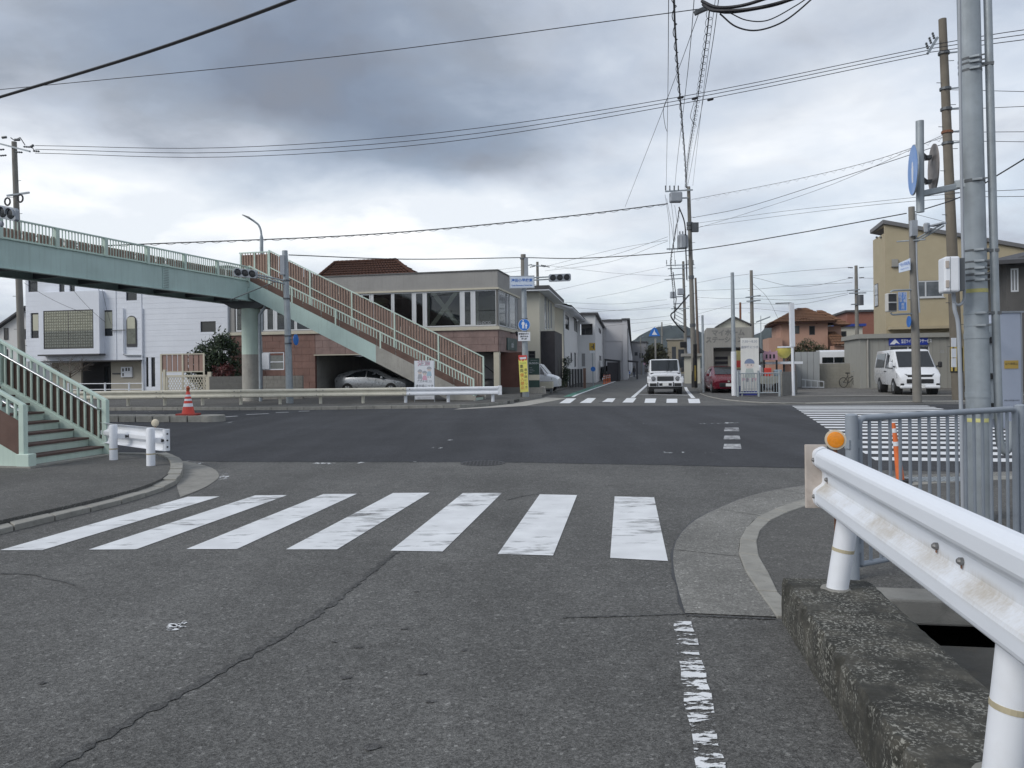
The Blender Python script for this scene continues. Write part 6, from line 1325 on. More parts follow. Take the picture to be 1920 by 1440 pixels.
# ================================================================== RIGHT HAND SIDE
FS = Frame(AT(1326, 700, 46.0)); X = FS.x; so = thing('station_office', 'low grey concrete office with faded sign letters on its fascia', 'building', FS.P, FS.a)
M_SGREY = mat('office_grey', (.29, .285, .265), .85, var=.08, vs=1, bump=.2, bs=40, streak=.35, dcol=(.2, .195, .18))
z1, zf = FS.f(1370, 614)[1], FS.f(1370, 651)[1]; x1 = X(1410); T0 = xside(0)
MB().box(0, x1, 0, .25, zf, z1).build('fascia', M_SGREY, so); MB().box(.0, .25, .25, 4.2, .0, z1 - .002).build('street_wall', M_SGREY, so); MB().box(.25, x1, .25, 6, zf + .2, z1 - .15).build('roof', M_SGREY, so)
MB().box(0, X(1338), .0, .25, .0, zf).build('corner_pier', M_SGREY, so); MB().box(X(1338), x1, 1.2, 1.4, .0, zf).build('back_wall', M_GREYW, so); MB().box(X(1405), x1, .0, 6, .0, zf).build('side_pier', M_SGREY, so)
sh0, sh1 = X(1341, 1.1), X(1368, 1.1); MB().box(sh0 - .12, sh1 + .12, 1.08, 1.18, .1, FS.f(1350, 659, 1.1)[1]).build('door_frame', M_CONC_L, so)
zt_ = FS.f(1350, 664, 1.05)[1]
for k in range(7): MB().box(sh0, sh1, 1.03, 1.075, .25 + k * (zt_ - .3) / 7, .25 + (k + .62) * (zt_ - .3) / 7).build('shutter_slat', M_CHAR, so)
MB().box(X(1365, 1), X(1371, 1), .98, 1.03, .3, zt_ - .1).build('notice_board', M_CREAM, so)
M_FADE = mat('faded_letter', (.175, .175, .17), .85, var=.2, vs=5)
text('マイホーム', .40, M_FADE, so, ((X(1341) + X(1391)) / 2, -.004, FS.f(1365, 624.5)[1]), sx=.95, bold=.02); text('ステーション', .40, M_FADE, so, ((X(1330) + X(1388)) / 2, -.004, FS.f(1360, 637.5)[1]), sx=.9, bold=.02)
gz0, gz1 = FS.f(1376, 613, 2)[1], FS.f(1376, 595, 2)[1]; ga0, ga1 = X(1345, 2), X(1407, 2)
MB().prism([(ga0, gz0 - .3), (ga1, gz0 - .3), (ga1, gz0 + .1), ((ga0 + ga1) / 2, gz1), (ga0, gz0)], 2.0, 8).build('gable', M_CREAMW, so)
for a, b in (((ga0 - .1, gz0 - .05), ((ga0 + ga1) / 2, gz1)), (((ga0 + ga1) / 2, gz1), (ga1 + .1, gz0 + .05))): MB().prism([a, b, (b[0], b[1] + .09), (a[0], a[1] + .09)], 1.8, 8.2).build('gable_roof', M_ROOFD, so)
MB().prism([(x1, 2.5), (x1 + .75, 2.3), (x1 + .75, 2.4), (x1, 3.0)], .5, 4).build('lean_to', M_ROOFD, so); MB().box(X(1424), X(1429), 1.2, 1.5, 0, 2.3).build('lean_to_post', M_BLACK, so)
# ---- pole with the faded banner sign, rail fence, white post
def post(name, label, px, py, ptx, pty, r0, r1, m, cat='pole', D=None):
    b = G(px, py) if D is None else AT(px, 700, D); b.z = 0; t_ = AT(ptx, pty, b.y); t = thing(name, label, cat, b)
    MB().tube([b, b.lerp(t_, .5), t_], [r0, (r0 + r1) / 2, r1], 16).build('shaft', m, t, world=True, smooth=True); return t, b, t_
t, b, tp = post('flag_post', 'slim bare grey post with white lower half beside the red hatchback', 1377, 742.5, 1373, 511, .12, .085, M_STEEL)
MB().cyl(b, b.lerp(tp, .36), .14, .13, 14).build('white_sleeve', M_SIGNW, t, world=True, smooth=True)
t, b, tp = post('lamp_post', 'white square lamp post with a thin arm at the gravel lot corner', 1488, 743, 1484, 568, .075, .07, M_SIGNW)
m_ = b.lerp(tp, .53); MB().bar(m_, tp, .21, .2).build('upper_box', M_SIGNW, t, world=True); MB().bar(tp, tp - MV * .75, .06, .05).build('arm', M_STEELD, t, world=True); MB().bar(b.lerp(tp, .53), b.lerp(tp, .53) - MV * .7, .06, .07).build('lower_arm', M_SIGNW, t, world=True)
FB4 = Frame(G(1391, 744), R(-8)); X = FB4.x; bb = thing('banner_board', 'tall faded white school route board with a child picture on steel legs', 'board', FB4.P, FB4.a)
x0, z1 = FB4.f(1388.5, 634); x1, z0 = FB4.f(1423.5, 733); w_ = x1 - x0; cx = (x0 + x1) / 2
MB().box(x0, x1, -.02, .03, z0, z1).build('panel', mat('faded_board', (.70, .70, .68), .6, var=.06, vs=3, streak=.15, dcol=(.5, .49, .45)), bb)
for x in (x0 + .06, x1 - .02): MB().tube([(x, .06, 0), (x, .06, z1 - .2)], .035, 8).build('leg', M_STEEL, bb)
text('7:30〜8:30', w_ * .19, M_GREYINK, bb, (cx, -.024, z1 - .18), bold=.003); text('通学路につき', w_ * .165, M_GREYINK, bb, (cx, -.024, z1 - .46), bold=.004)
text('注意', w_ * .20, M_PINKINK, bb, (cx - w_ * .26, -.024, z0 + .55), bold=.005); text('徐行', w_ * .20, M_PINKINK, bb, (cx + w_ * .26, -.024, z0 + .55), bold=.005); text('津田小学校区見守り隊', w_ * .085, M_GREYINK, bb, (cx, -.024, z0 + .09))
child_print(bb, cx - .02, z0 + 1.3, 2.3, mat('print_cap_blue', (.20, .25, .38), .6, var=0), mat('print_coat_grey', (.42, .47, .46), .6, var=0), -.024)
FB5 = Frame(G(1384, 744.5), R(-10)); X = FB5.x; rf = thing('rail_fence', 'low galvanised rail fence with thin bars beside the faded banner board', 'fence', FB5.P, FB5.a); x1 = X(1461)
for x in (0, x1 * .5, x1): MB().tube([(x, 0, 0), (x, 0, 1.28)], .055, 8).build('post', M_STEEL, rf)
for z in (1.15, .2): MB().cyl((0, 0, z), (x1, 0, z), .03, .03, 8).build('rail', M_STEEL, rf)
for k in range(1, 15): MB().cyl((x1 * k / 15, 0, .2), (x1 * k / 15, 0, 1.15), .016, .016, 6).build('bar', M_STEEL, rf)
FW = Frame(G(1467, 743), R(60)); block_wall('block_wall', 'short block wall with bars running back from the white lamp post', FW, 0, 4.2, 0, 6, .4, .2)
FW = Frame(AT(1496, 700, 51.0)); wx1 = FW.x(1612); block_wall('block_wall', 'long grey block wall behind the ladder and the bicycle', FW, 0, wx1, 0.02, 8, .4, .2, mat('pale_block', (.28, .27, .235), .9, var=.1, vs=2, bump=.25, bs=40, dirt=.3, dcol=(.2, .19, .165)))
FW = Frame(AT(1491, 700, 50.4)); mp_ = thing('metal_hoarding', 'pale grey metal hoarding above the block wall', 'hoarding', FW.P, FW.a); z0, z1 = FW.f(1500, 689)[1], FW.f(1500, 660)[1]; x1 = FW.x(1537)
for k in range(4): MB().box(x1 * k / 4 + .01, x1 * (k + 1) / 4 - .01, 0, .06, z0 - 1.3, z1).build('panel', mat('hoarding_grey', (.33, .345, .35), .5, var=.05, vs=1), mp_)
# blue bin and clutter behind the fence
p = AT(1385, 738, 39.2); bn = thing('kiosk_panel', 'blue and white vending panel with yellow print behind the grey post', 'panel', (p.x, p.y, 0), MA)
MB().box(-.2, .9, 0, .5, 0, 1.25).build('case', mat('deep_blue_case', (.03, .04, .22), .4, var=.1), bn); MB().box(-.25, .15, -.03, 0, .5, 1.3).build('poster', M_SIGNW, bn); MB().box(-.2, .95, .0, .45, 1.4, 2.3).build('sign_box', mat('cream_yellow', (.55, .48, .22), .5, var=.15, vs=5), bn); MB().box(-.16, .9, -.01, .0, 1.45, 1.8).build('print_band', M_REDINK, bn)
p = AT(1440, 738, 41.0); tk = thing('tank_trailer', 'pale handcart loaded with a red can behind the rail fence', 'cart', (p.x, p.y, 0), MA)
MB().box(-.8, .8, 0, .9, .55, .95).build('tray', mat('pale_green_grey', (.36, .37, .33), .6, var=.15), tk); MB().box(-.15, .2, .05, .4, .95, 1.4).build('red_can', M_REDP, tk, bevel=.03); MB().box(-.72, -.3, .1, .7, .95, 1.55).build('white_drum', M_SIGNW, tk, bevel=.1); MB().box(.35, .75, .1, .6, .95, 1.3).build('blue_drum', mat('dull_blue', (.20, .27, .33), .5, var=.1), tk, bevel=.06)
for x in (-.5, .5): MB().tube([(x, -.02, .3), (x, .1, .3)], .3, 16).build('wheel', M_RUBBER, tk)
# nursery panels: pink battlement and yellow dome
FN = Frame(AT(1430, 700, 47.0)); X = FN.x; nu = thing('nursery_gate', 'pink battlement shaped nursery gate panel with three slits', 'gate', FN.P, FN.a); x0, z1 = FN.f(1431, 657); x1, z0 = FN.f(1458, 675)
pk = MB().prism([(x0, z0), (x1, z0), (x1, z1), (x1 - .1, z1 - .08), (x1 - .35, z1 - .12), ((x0 + x1) / 2, z1 + .05), (x0 + .3, z1 - .1), (x0, z1)], 0, .15).build('panel', mat('nursery_pink', (.55, .33, .42), .6, var=.06), nu)
for t_ in (.22, .48, .74): x = x0 + (x1 - x0) * t_; MB().box(x - .04, x + .06, -.01, .0, z0 + .1, z1 - .25).build('slit', M_BLACK, nu)
for x in (x0 + .05, x1 - .05): MB().box(x - .05, x + .05, .02, .12, 0, z0).build('post', M_BLACK, nu)
MB().box(x0, x1 + 1.5, .3, 4, z0 - .25, z0 - .1).build('canopy', M_SIGNW, nu)
c = FN.M @ Vector((X(1470, 1), 1.0, FN.f(1470, 657, 1)[1])); ye = thing('yellow_dome', 'yellow dome shaped awning beside the pink nursery gate', 'awning', (c.x, c.y, 0), MA)
rings = [[(math.cos(a) * r * .48, math.sin(a) * r * .45, c.z + .12 - .62 * math.sqrt(max(0, 1 - r * r))) for a in [2 * math.pi * k / 20 for k in range(20)]] for r in (.05, .35, .6, .8, .95, 1.0)]
MB().loft(rings).build('dome', mat('nursery_yellow', (.62, .55, .14), .5, var=.1), ye, smooth=True); MB().cyl((0, 0, 0), (0, 0, c.z - .48), .06, .06, 8).build('stem', M_STEELD, ye)
# ladder leaning on its side, bicycle
FL = Frame(AT(1503, 700, 49.3)); la = thing('ladder', 'aluminium ladder lying on its edge against the block wall', 'ladder', FL.P, FL.a); x1 = FL.x(1545)
MB().bar((0, 0, .12), (x1, 0, .10), .05, .07).build('rail', M_ALU, la); MB().bar((0, 0, .62), (x1, 0, .46), .05, .07).build('rail', M_ALU, la)
for t_ in (.16, .42, .7, .98): MB().bar((x1 * t_, 0, .12), (x1 * t_, 0, .62 - .16 * t_), .04, .04).build('rung', M_ALU, la)
p = AT(1594, 700, 49.6); bk = thing('bicycle', 'black city bicycle with basket standing against the block wall', 'bicycle', (p.x, p.y, .04), R(-62))
def torus(mb, c, r, tr, ax, n=24):
    c = Vector(c); u = Vector((1, 0, 0)); w = Vector((0, 0, 1)); mb.tube([c + (u * math.cos(2 * math.pi * k / n) + w * math.sin(2 * math.pi * k / n)) * r for k in range(n + 1)], tr, 5, False); return mb
for x in (-.52, .52):
    wv = torus(MB(), (x, 0, .33), .32, .022, 0).build('wheel', M_RUBBER, bk); e = MB(); [e.tube([(x, 0, .33), (x + .31 * math.cos(k * .7), 0, .33 + .31 * math.sin(k * .7))], .004, 3) for k in range(9)]; e.build('spokes', M_STEEL, wv, kind='stuff')
for a, b in (((-.52, 0, .33), (-.15, 0, .78)), ((-.12, 0, .3), (-.2, 0, .9)), ((-.12, 0, .3), (.38, 0, .75)), ((-.16, 0, .6), (.38, 0, .8)), ((.52, 0, .33), (.36, 0, 1.0)), ((-.52, 0, .33), (-.12, 0, .3))): MB().tube([a, b], .02, 6).build('frame_tube', M_BLACK, bk)
MB().tube([(.30, -.28, 1.02), (.36, -.2, 1.05), (.36, .2, 1.05), (.30, .28, 1.02)], .014, 6).build('handlebar', M_STEEL, bk); MB().box(-.32, -.06, -.08, .08, .9, .97).build('saddle', M_BLACK, bk, bevel=.03); MB().box(.42, .7, -.17, .17, .75, .98).build('basket', M_STEELD, bk)
# ---- grey prefab office
FP = Frame(AT(1613, 700, 47.5)); X = FP.x; pf = thing('prefab_office', 'pale grey prefab office with a blue company sign', 'building', FP.P, FP.a)
M_PREF = mat('prefab_panel', (.31, .31, .285), .7, var=.05, vs=.6, streak=.25, dcol=(.22, .22, .2)); z1 = FP.f(1690, 629)[1]; x1 = X(1786)
wz0, wz1 = FP.f(1700, 672)[1], FP.f(1700, 648)[1]; wa, wb = X(1668), X(1743)
wall(pf, 'front_wall', M_PREF, 0, x1, 0, z1 - .15, [(wa, wb, wz0, wz1)], 0, .12); window(pf, wa, wb, wz0, wz1, .05, .06, mull=(.47,), fm=M_ALU, gm=M_DGLASS)
MB().box(0, .12, .12, 4.5, 0, z1 - .15).build('end_wall', M_PREF, pf); MB().box(-.15, x1 + .1, -.2, 4.7, z1 - .15, z1 + .12).build('roof', M_PREF, pf); MB().box(.12, x1, 2, 2.1, 0, z1 - .15).build('inner_wall', M_ROOM, pf)
k = 0
for px in (1625, 1636, 1648, 1660, 1748, 1762, 1776): MB().box(X(px) - .02, X(px) + .02, -.015, .0, .05, z1 - .16).build('panel_joint', M_SGREY, pf)
MB().tube([(X(1627), -.08, .05), (X(1627), -.08, z1 - .1)], .05, 8).build('downpipe', M_CONC_L, pf)
sx0, sz1 = FP.f(1666, 634); sx1, sz0 = FP.f(1739, 646.5); sgn = MB().box(sx0, sx1, -.1, -.0, sz0, sz1).build('company_sign', mat('sign_blue', (.015, .04, .30), .4, var=.04), pf); hgt = sz1 - sz0
c0 = sx0 + .32
MB().poly([(c0 - .28, -.103, sz0 + .06), (c0 + .02, -.103, sz1 - .05), (c0 + .3, -.103, sz0 + .06), (c0 + .08, -.103, sz0 + .16), (c0, -.103, sz0 + .06)]).build('logo', M_SIGNW, sgn)
text('株式\n会社', .13, M_SIGNW, sgn, (sx0 + .82, -.103, (sz0 + sz1) / 2 + .0), ls=.95, bold=.003); text('ライフテックサービス', .235, M_SIGNW, sgn, (sx0 + 1.68, -.103, (sz0 + sz1) / 2), sx=.62, bold=.006)
(ax, az) = FP.f(1768, 659.5); text('202-1', .22, M_GREYINK, pf, (ax, -.004, az))
for x0 in (0, 1.2, 3.6): MB().bar((x0, -.5, .06), (x0 + .9, -.45, .06), .12, .07).build('wheel_stop', M_CONC, pf)
# ---- tan three storey building behind
FT = Frame(AT(1662, 700, 52.5)); X = FT.x; tb = thing('tan_building', 'tall tan rendered building with a sloping dark roof edge behind the prefab', 'building', FT.P, FT.a)
M_TAN = mat('tan_render', (.41, .355, .245), .85, var=.06, vs=.7, bump=.2, bs=25, streak=.15, dcol=(.33, .27, .17)); z1 = FT.f(1663, 420)[1]; x1 = X(1960); z2 = FT.f(1918, 466)[1] - .3; yb = FT.s(1638, 560, 0)[0]; zl = FT.s(1638, 436, 0)[1]
hT = [(*[X(q) for q in (1707, 1771)], FT.f(1740, 558)[1], FT.f(1740, 526)[1]), (X(1858), X(1888), FT.f(1873, 562)[1], FT.f(1873, 518)[1])]
mbw = MB()
for a, b, c, d in cells(0, x1, 0, z2, hT): mbw.box(a, b, 0, .2, c, d)
mbw.build('front_wall', M_TAN, tb); MB().prism([(0, z2), (x1, z2), (0, z1)], 0, .2).build('front_gable', M_TAN, tb)
hl_ = (FT.s(1647, 560, 0)[0], FT.s(1640.5, 560, 0)[0], FT.s(1644, 575, 0)[1], FT.s(1644, 532, 0)[1]); hl_ = (min(hl_[:2]), max(hl_[:2]), hl_[2], hl_[3])
TL = Matrix.Translation((0, 0, 0)) @ Matrix.Rotation(R(90), 4, 'Z')
mbw = MB()
for a, b, c, d in cells(.2, yb, 0, min(zl, z1 - .6), [hl_]): mbw.box(.0, .2, a, b, c, d)
mbw.build('left_wall', M_TAN, tb); MB().add([(0, .0, zl - .02), (.2, .0, zl - .02), (.2, yb, zl - .02), (0, yb, zl - .02), (0, 0, z1), (.2, 0, z1 - .04), (.2, yb, zl), (0, yb, zl)], [(0, 3, 2, 1), (4, 5, 6, 7), (0, 1, 5, 4), (1, 2, 6, 5), (2, 3, 7, 6), (3, 0, 4, 7)]).build('left_gable', M_TAN, tb)
sw = (z1 - z2) / x1
MB().hexa([(-.15, -.2, z1 + .02), (x1, -.2, z2 + .0), (x1, yb + .2, z2 + .0 - (z1 - zl)), (-.15, yb + .2, zl), (-.15, -.2, z1 + .28), (x1, -.2, z2 + .26), (x1, yb + .2, z2 + .26 - (z1 - zl)), (-.15, yb + .2, zl + .26)]).build('roof', mat('roof_trim_grey', (.15, .15, .155), .6, var=.05), tb)
for i, h in enumerate(hT): window(tb, *h, .05, .09, mull=(.48,), fm=M_ALU, gm=mat('curtain_glass', (.13, .145, .16), .12, var=.35, vs=1.5), sill=True)
f = MB().box(-.03, .02, hl_[0], hl_[1], hl_[2], hl_[3]).build('window', M_DFRAME, tb); ym, zm = (hl_[0] + hl_[1]) / 2, (hl_[2] + hl_[3]) / 2
for a, b in ((hl_[0] + .06, ym - .03), (ym + .03, hl_[1] - .06)):
    for c, d in ((hl_[2] + .06, zm - .03), (zm + .03, hl_[3] - .06)): MB().box(-.04, -.031, a, b, c, d).build('pane', mat('pale_pane', (.36, .38, .40), .15, var=.3, vs=3), f)
(vx, vz) = FT.f(1677, 493); MB().box(vx - .18, vx + .2, -.12, 0, vz - .25, vz + .25).build('vent_hood', M_SGREY, tb); MB().box(vx - .2, vx + .3, -.16, 0, vz - .3, vz - .25).build('vent_lip', M_STEELD, tb)
MB().box(X(1665), X(1790), -.9, 0, *sorted((FT.f(1700, 612, -.9)[1], FT.f(1700, 617, -.9)[1]))).build('canopy', M_TAN, tb)
for px in (1645, 1653): MB().sphere((-.05, FT.s(px, 440, 0)[0], FT.s(px, 445, 0)[1]), .08, 8, 6).build('cable_eye', M_STEELD, tb)
# ---- dark grey house at the right edge
FQ = Frame(AT(1890, 700, 40.0), R(-20)); X = FQ.x; dg = thing('dark_house', 'dark grey rendered house with deep eaves beside the galvanised pole', 'house', FQ.P, FQ.a)
M_DGREY = mat('dark_render', (.10, .098, .095), .9, var=.15, vs=1, bump=.3, bs=25); z1 = FQ.f(1900, 492)[1]; hQ = [(X(1897), X(1912), FQ.f(1905, 547)[1], FQ.f(1905, 503)[1])]
wall(dg, 'front_wall', M_DGREY, 0, 9, 0, z1, hQ, 0, .2); window(dg, *hQ[0], .05, .08, mull=(.5,), fm=M_ALU); MB().box(0, .2, .2, 8, 0, z1).build('side_wall', M_DGREY, dg)
MB().hexa([(-1.1, -.9, z1 - .15), (9.5, -.9, z1 - .15), (9.5, 4, z1 + .9), (2.2, 4, z1 + .9), (-1.1, -.9, z1 + .05), (9.5, -.9, z1 + .05), (9.5, 4, z1 + 1.1), (2.2, 4, z1 + 1.1)]).build('roof', M_ROOFD, dg)
MB().prism([(-1.0, z1 - .15), (2.2, z1 + .7), (2.2, z1 - .15)], .0, .15).build('gable', M_DGREY, dg); MB().hexa([(-1.1, -.9, z1 - .15), (2.2, 4, z1 + .9), (2.2, 8, z1 + .9), (-1.1, 8.5, z1 - .15), (-1.1, -.9, z1 + .05), (2.2, 4, z1 + 1.1), (2.2, 8, z1 + 1.1), (-1.1, 8.5, z1 + .05)]).build('roof', M_ROOFD, dg)
# ---- orange house
FO = Frame(AT(1465, 700, 72.0)); X = FO.x; oh = thing('orange_house', 'salmon orange house with a brown tiled hip roof', 'house', FO.P, FO.a)
M_ORW = mat('orange_render', (.43, .265, .20), .85, var=.06, vs=.6, streak=.12, dcol=(.32, .17, .11)); M_ORT = mat('brown_orange_tiles', (.17, .095, .06), .92, var=.25, vs=6, spec=.15)
ze = FO.f(1500, 604)[1]; x0, x1 = X(1465), X(1553); zr = FO.f(1505, 578, 3.5)[1]; wo = [(X(1490), X(1500), FO.f(1495, 626)[1], FO.f(1495, 611)[1]), (X(1518), X(1529), FO.f(1523, 628)[1], FO.f(1523, 611)[1])]
wall(oh, 'front_wall', M_ORW, x0, x1, 0, ze, wo, 0, .2); MB().box(x0, x0 + .2, .2, 7, 0, ze).build('left_wall', M_ORW, oh)
for h in wo: window(oh, *h, .06, .07, fm=M_DFRAME)
arc_ = [((wo[0][0] + wo[1][1]) / 2 + (wo[1][1] - wo[0][0]) * .58 * math.cos(R(a)), wo[0][3] + .15 + .5 * math.sin(R(a))) for a in range(0, 181, 15)]
MB().tube([(x, -.03, z) for x, z in arc_], .05, 6).build('arch_moulding', M_TILE, oh)
E = [(x0 - .7, -.7, ze), (x1 + .7, -.7, ze), (x1 + .7, 7.7, ze), (x0 - .7, 7.7, ze)]; Rg = [(X(1498, 3.5), 3.5, zr), (X(1512, 3.5), 3.5, zr)]
MB().add([*E, *Rg], [(0, 1, 5, 4), (1, 2, 5), (2, 3, 4, 5), (3, 0, 4), (0, 1, 2, 3)]).build('roof_deck', M_ORT, oh)
for a, b, c, d in ((E[0], E[1], Rg[0], Rg[1]), (E[1], E[2], Rg[1], Rg[1]), (E[3], E[0], Rg[0], Rg[0])): tile_roof(oh, M_ORT, a, b, c, d, 9)
MB().box(x0 - .65, x1 + .65, -.65, 7.6, ze - .12, ze - .01).build('soffit', M_TILE, oh)
x2 = X(1578, 1); MB().box(x1, x2, 1, 7, 0, ze - .4).build('wing_wall', M_ORW, oh); tile_roof(oh, M_ORT, (x1, .4, ze - .35), (x2 + .7, .4, ze - .35), (X(1535, 3), 4, ze + 1.3), (X(1545, 3), 4, ze + 1.3), 6); tile_roof(oh, M_ORT, (x2 + .7, .4, ze - .35), (x2 + .7, 7, ze - .35), (X(1545, 3), 4, ze + 1.3), (X(1545, 3), 4, ze + 1.3), 6)
zp = FO.f(1570, 648)[1]; tile_roof(oh, M_ORT, (x1, -2.2, zp), (X(1594), -2.2, zp), (x1, .9, zp + 1.3), (X(1570), .9, zp + 1.3), 5); MB().box(x1 + .2, X(1588), -1.8, 1, 0, zp - .05).build('porch', M_ORW, oh)
MB().box(X(1442, -1), x0, -1, 4, 0, FO.f(1450, 634)[1]).build('annex', M_ORW, oh)
p = AT(1512, 690, 66.0); tree('garden_tree', 'broad olive green garden tree before the salmon orange house', (p.x, p.y, 0), (1.6, .12), [(-1.0, 0, 2.4, 1.0, .9, .8), (.1, 0, 2.9, 1.0, .9, .8), (1.2, 0, 2.5, .9, .9, .8), (.4, 0, 1.9, 1.2, .9, .6), (-.3, 0, 2.2, 1, .8, .7)], 4200, .12, L_OLIVE, M_BARK, 21)
# plain neighbours that close the view
def block(name, label, px0, px1, py, D, m, depth=8, roof=None, wins=(), ang=MA):
    F_ = Frame(AT(px0, 700, D), ang); t = thing(name, label, 'building', F_.P, ang); x1 = F_.x(px1); z = F_.f((px0 + px1) / 2, py)[1]
    h = [(F_.x(a), F_.x(b), F_.f((a + b) / 2, d)[1], F_.f((a + b) / 2, c)[1]) for a, b, c, d in wins]
    wall(t, 'front_wall', m, 0, x1, 0, z, h, 0, .2); MB().box(0, x1, .2, depth, 0, z - .01).build('core', m, t) if not h else None
    if h: MB().box(0, .2, .2, depth, 0, z).build('side_wall', m, t); MB().box(x1 - .2, x1, .2, depth, 0, z).build('side_wall', m, t)
    for q in h: window(t, *q, .05, .08, fm=M_DFRAME)
    MB().box(-.3, x1 + .3, -.3, depth + .2, z, z + .25).build('roof', roof or M_ROOFD, t); return t
block('shed', 'pale shed with a bright blue roof edge beside the orange house', 1578, 1618, 612, 78, M_CREAMW, roof=mat('blue_roof', (.02, .05, .28), .5), wins=((1577.5, 1588, 621, 634),))
block('far_house', 'brick red house glimpsed beside the tan building', 1590, 1640, 585, 95, mat('brick_red_wall', (.24, .10, .07), .8, var=.08))
block('far_house', 'dim beige building closing the side street behind the round tree', 1252, 1300, 637, 175, mat('dim_beige', (.26, .23, .17), .85, var=.1, vs=.3), 12, M_SGREY, wins=((1260, 1268, 650, 680), (1272, 1284, 655, 690)))
block('far_house', 'long low grey building at the far end of the side street', 1186, 1212, 642, 170, mat('dim_grey', (.22, .22, .23), .85, var=.1, vs=.3), 10, wins=((1190, 1196, 660, 667), (1199, 1206, 662, 672)))
block('far_house', 'white wall with pink poster beside the central utility pole', 1284, 1313, 668, 70, M_CREAMW, 5, M_SGREY)
block('far_house', 'blue grey box building behind the central utility pole', 1287, 1298, 632, 130, mat('blue_grey_wall', (.40, .46, .54), .7, var=.05), 6)
p = AT(1230, 700, 125.0); tree('round_tree', 'dense round olive tree at the bend of the side street', (p.x, p.y, 0), (1.8, .25), [(0, 0, 3.4, 1.9, 1.8, 1.7), (-.9, 0, 2.6, 1.2, 1.2, 1.1), (1.0, 0, 2.7, 1.2, 1.2, 1.2), (.2, 0, 4.4, 1.2, 1.2, .9)], 3800, .26, L_OLIVE, M_BARK, 31)
p = AT(1061, 700, 57.0); tree('garden_shrub', 'slender dark shrub by the mesh garden gate', (p.x, p.y, 0), (.9, .05), [(0, 0, 1.3, .3, .3, .5), (.05, 0, 2.0, .3, .3, .4), (-.05, 0, .7, .35, .3, .4)], 900, .08, L_DARK, M_BARK, 41, 'shrub')
p = AT(1051, 716, 55.5); tree('low_shrub', 'low yellow green shrub at the foot of the charcoal entrance block', (p.x, p.y, 0), (.2, .03), [(0, 0, .3, .4, .4, .28)], 500, .06, L_MID, M_BARK, 43, 'shrub')
# ================================================================== HILLS
def hills(name, label_, pts, D, dep, m, seed):
    rnd = random.Random(seed); rows = []; P = [AT(x, y, D) for x, y in pts]; P = resample(smooth_line(P, 4), 90)
    front, back = [], []
    prof = ((-1, 0), (-.8, .12), (-.6, .33), (-.42, .52), (-.25, .74), (-.1, .92), (0, 1), (.25, .8), (.6, .4), (1, 0))
    for k, (d, h) in enumerate(prof):
        rows.append([Vector((p.x * (1 + d * dep / D), p.y + d * dep + rnd.uniform(-.05, .05) * dep, max(-2, p.z * h * (1 + (rnd.uniform(-.07, .07) if 0 < k < 9 and d != 0 else rnd.uniform(-.012, .012) if d == 0 else 0))) - (2 if h == 0 else 0))) for p in P])
    return struct(MB().loft(rows, caps=False, closed=False).build(name, m, smooth=True))
M_HILL = mat('forest_hill', (.020, .030, .026), .95, var=.35, vs=.02)
hills('hill', '', [(1120, 668), (1160, 652), (1185, 640), (1202, 628), (1222, 617), (1245, 611), (1265, 609), (1288, 613), (1312, 622), (1340, 634), (1380, 640), (1420, 626), (1440, 606), (1452, 601), (1470, 610), (1500, 622), (1560, 605), (1580, 592), (1612, 584), (1660, 580), (1720, 588), (1800, 600), (1960, 615)], 1050, 260, M_HILL, 5)
# ================================================================== UTILITY POLES
def insul(t, p, d, l=.3):
    d = Vector(d).normalized(); p = Vector(p); e = MB(); e.tube([p + d * (l * k / 6) for k in range(7)], [.03, .055, .03, .055, .03, .055, .02], 8); return e.build('insulator', M_STEELD, t, world=True)
def upole(label, px, D, ptx, pty, r0, r1, arms=(), bolts=True, name='utility_pole', m=None, base_py=700, group=None):
    b = AT(px, base_py, D); b.z = 0; tp = AT(ptx, pty, D); t = thing(name, label, 'utility pole', b, group=group)
    MB().tube([b - ZV * .1, b.lerp(tp, .5), tp], [r0, (r0 + r1) / 2, r1], 16).build('shaft', m or M_POLE, t, world=True, smooth=True)
    ax = (tp - b)
    def on(py): return b + ax * ((AT(ptx, py, D).z) / tp.z)
    for (x0, y0, x1, y1, dy) in arms:
        a_, c_ = AT(x0, y0, D + dy - .15), AT(x1, y1, D - dy - .15); MB().bar(a_, c_, .09, .09).build('crossarm', M_STEEL, t, world=True)
    if bolts:
        z = 2.2; k = 0
        while z < tp.z - 1.5:
            p = b + ax * (z / tp.z); s = 1 if k % 2 else -1; MB().cyl(p, p + Vector((s * (r0 + .14), -.05, 0)), .014, .014, 5).build('step_bolt', M_STEELD, t, world=True); z += .9; k += 1
    return t, b, tp, on
# central pole
t, b, tp, on = upole('tall concrete utility pole with transformer cans beside the white off road car', 1302, 54.5, 1291, 350, .20, .12, [(1247, 359, 1299, 356, .1), (1250, 467, 1281, 466, 0), (1262, 372, 1290, 371, 0)])
CP = b
bx = AT(1267, 371, 54.2); MB().box(bx.x - .42, bx.x + .42, bx.y - .3, bx.y + .3, bx.z - .32, bx.z + .38).build('switch_box', M_SIGNAL, t, world=True, bevel=.08)
cn_ = AT(1280, 453, 54.1); e = MB().tube([cn_ - ZV * .5, cn_ - ZV * .45, cn_ + ZV * .42, cn_ + ZV * .5], [.30, .36, .36, .25], 18).build('transformer_can', M_SIGNAL, t, world=True, smooth=True)
for k in range(3): q = cn_ + Vector((-.2 + .2 * k, -.05, .5)); insul(t, q, (0, 0, 1), .22)
for k in range(10): a = k * .63; q = cn_ + Vector((math.cos(a) * .36, math.sin(a) * .36, 0)); MB().box(q.x - .015, q.x + .015, q.y - .03, q.y + .03, q.z - .4, q.z + .35).build('cooling_fin', M_SIGNAL, t, world=True)
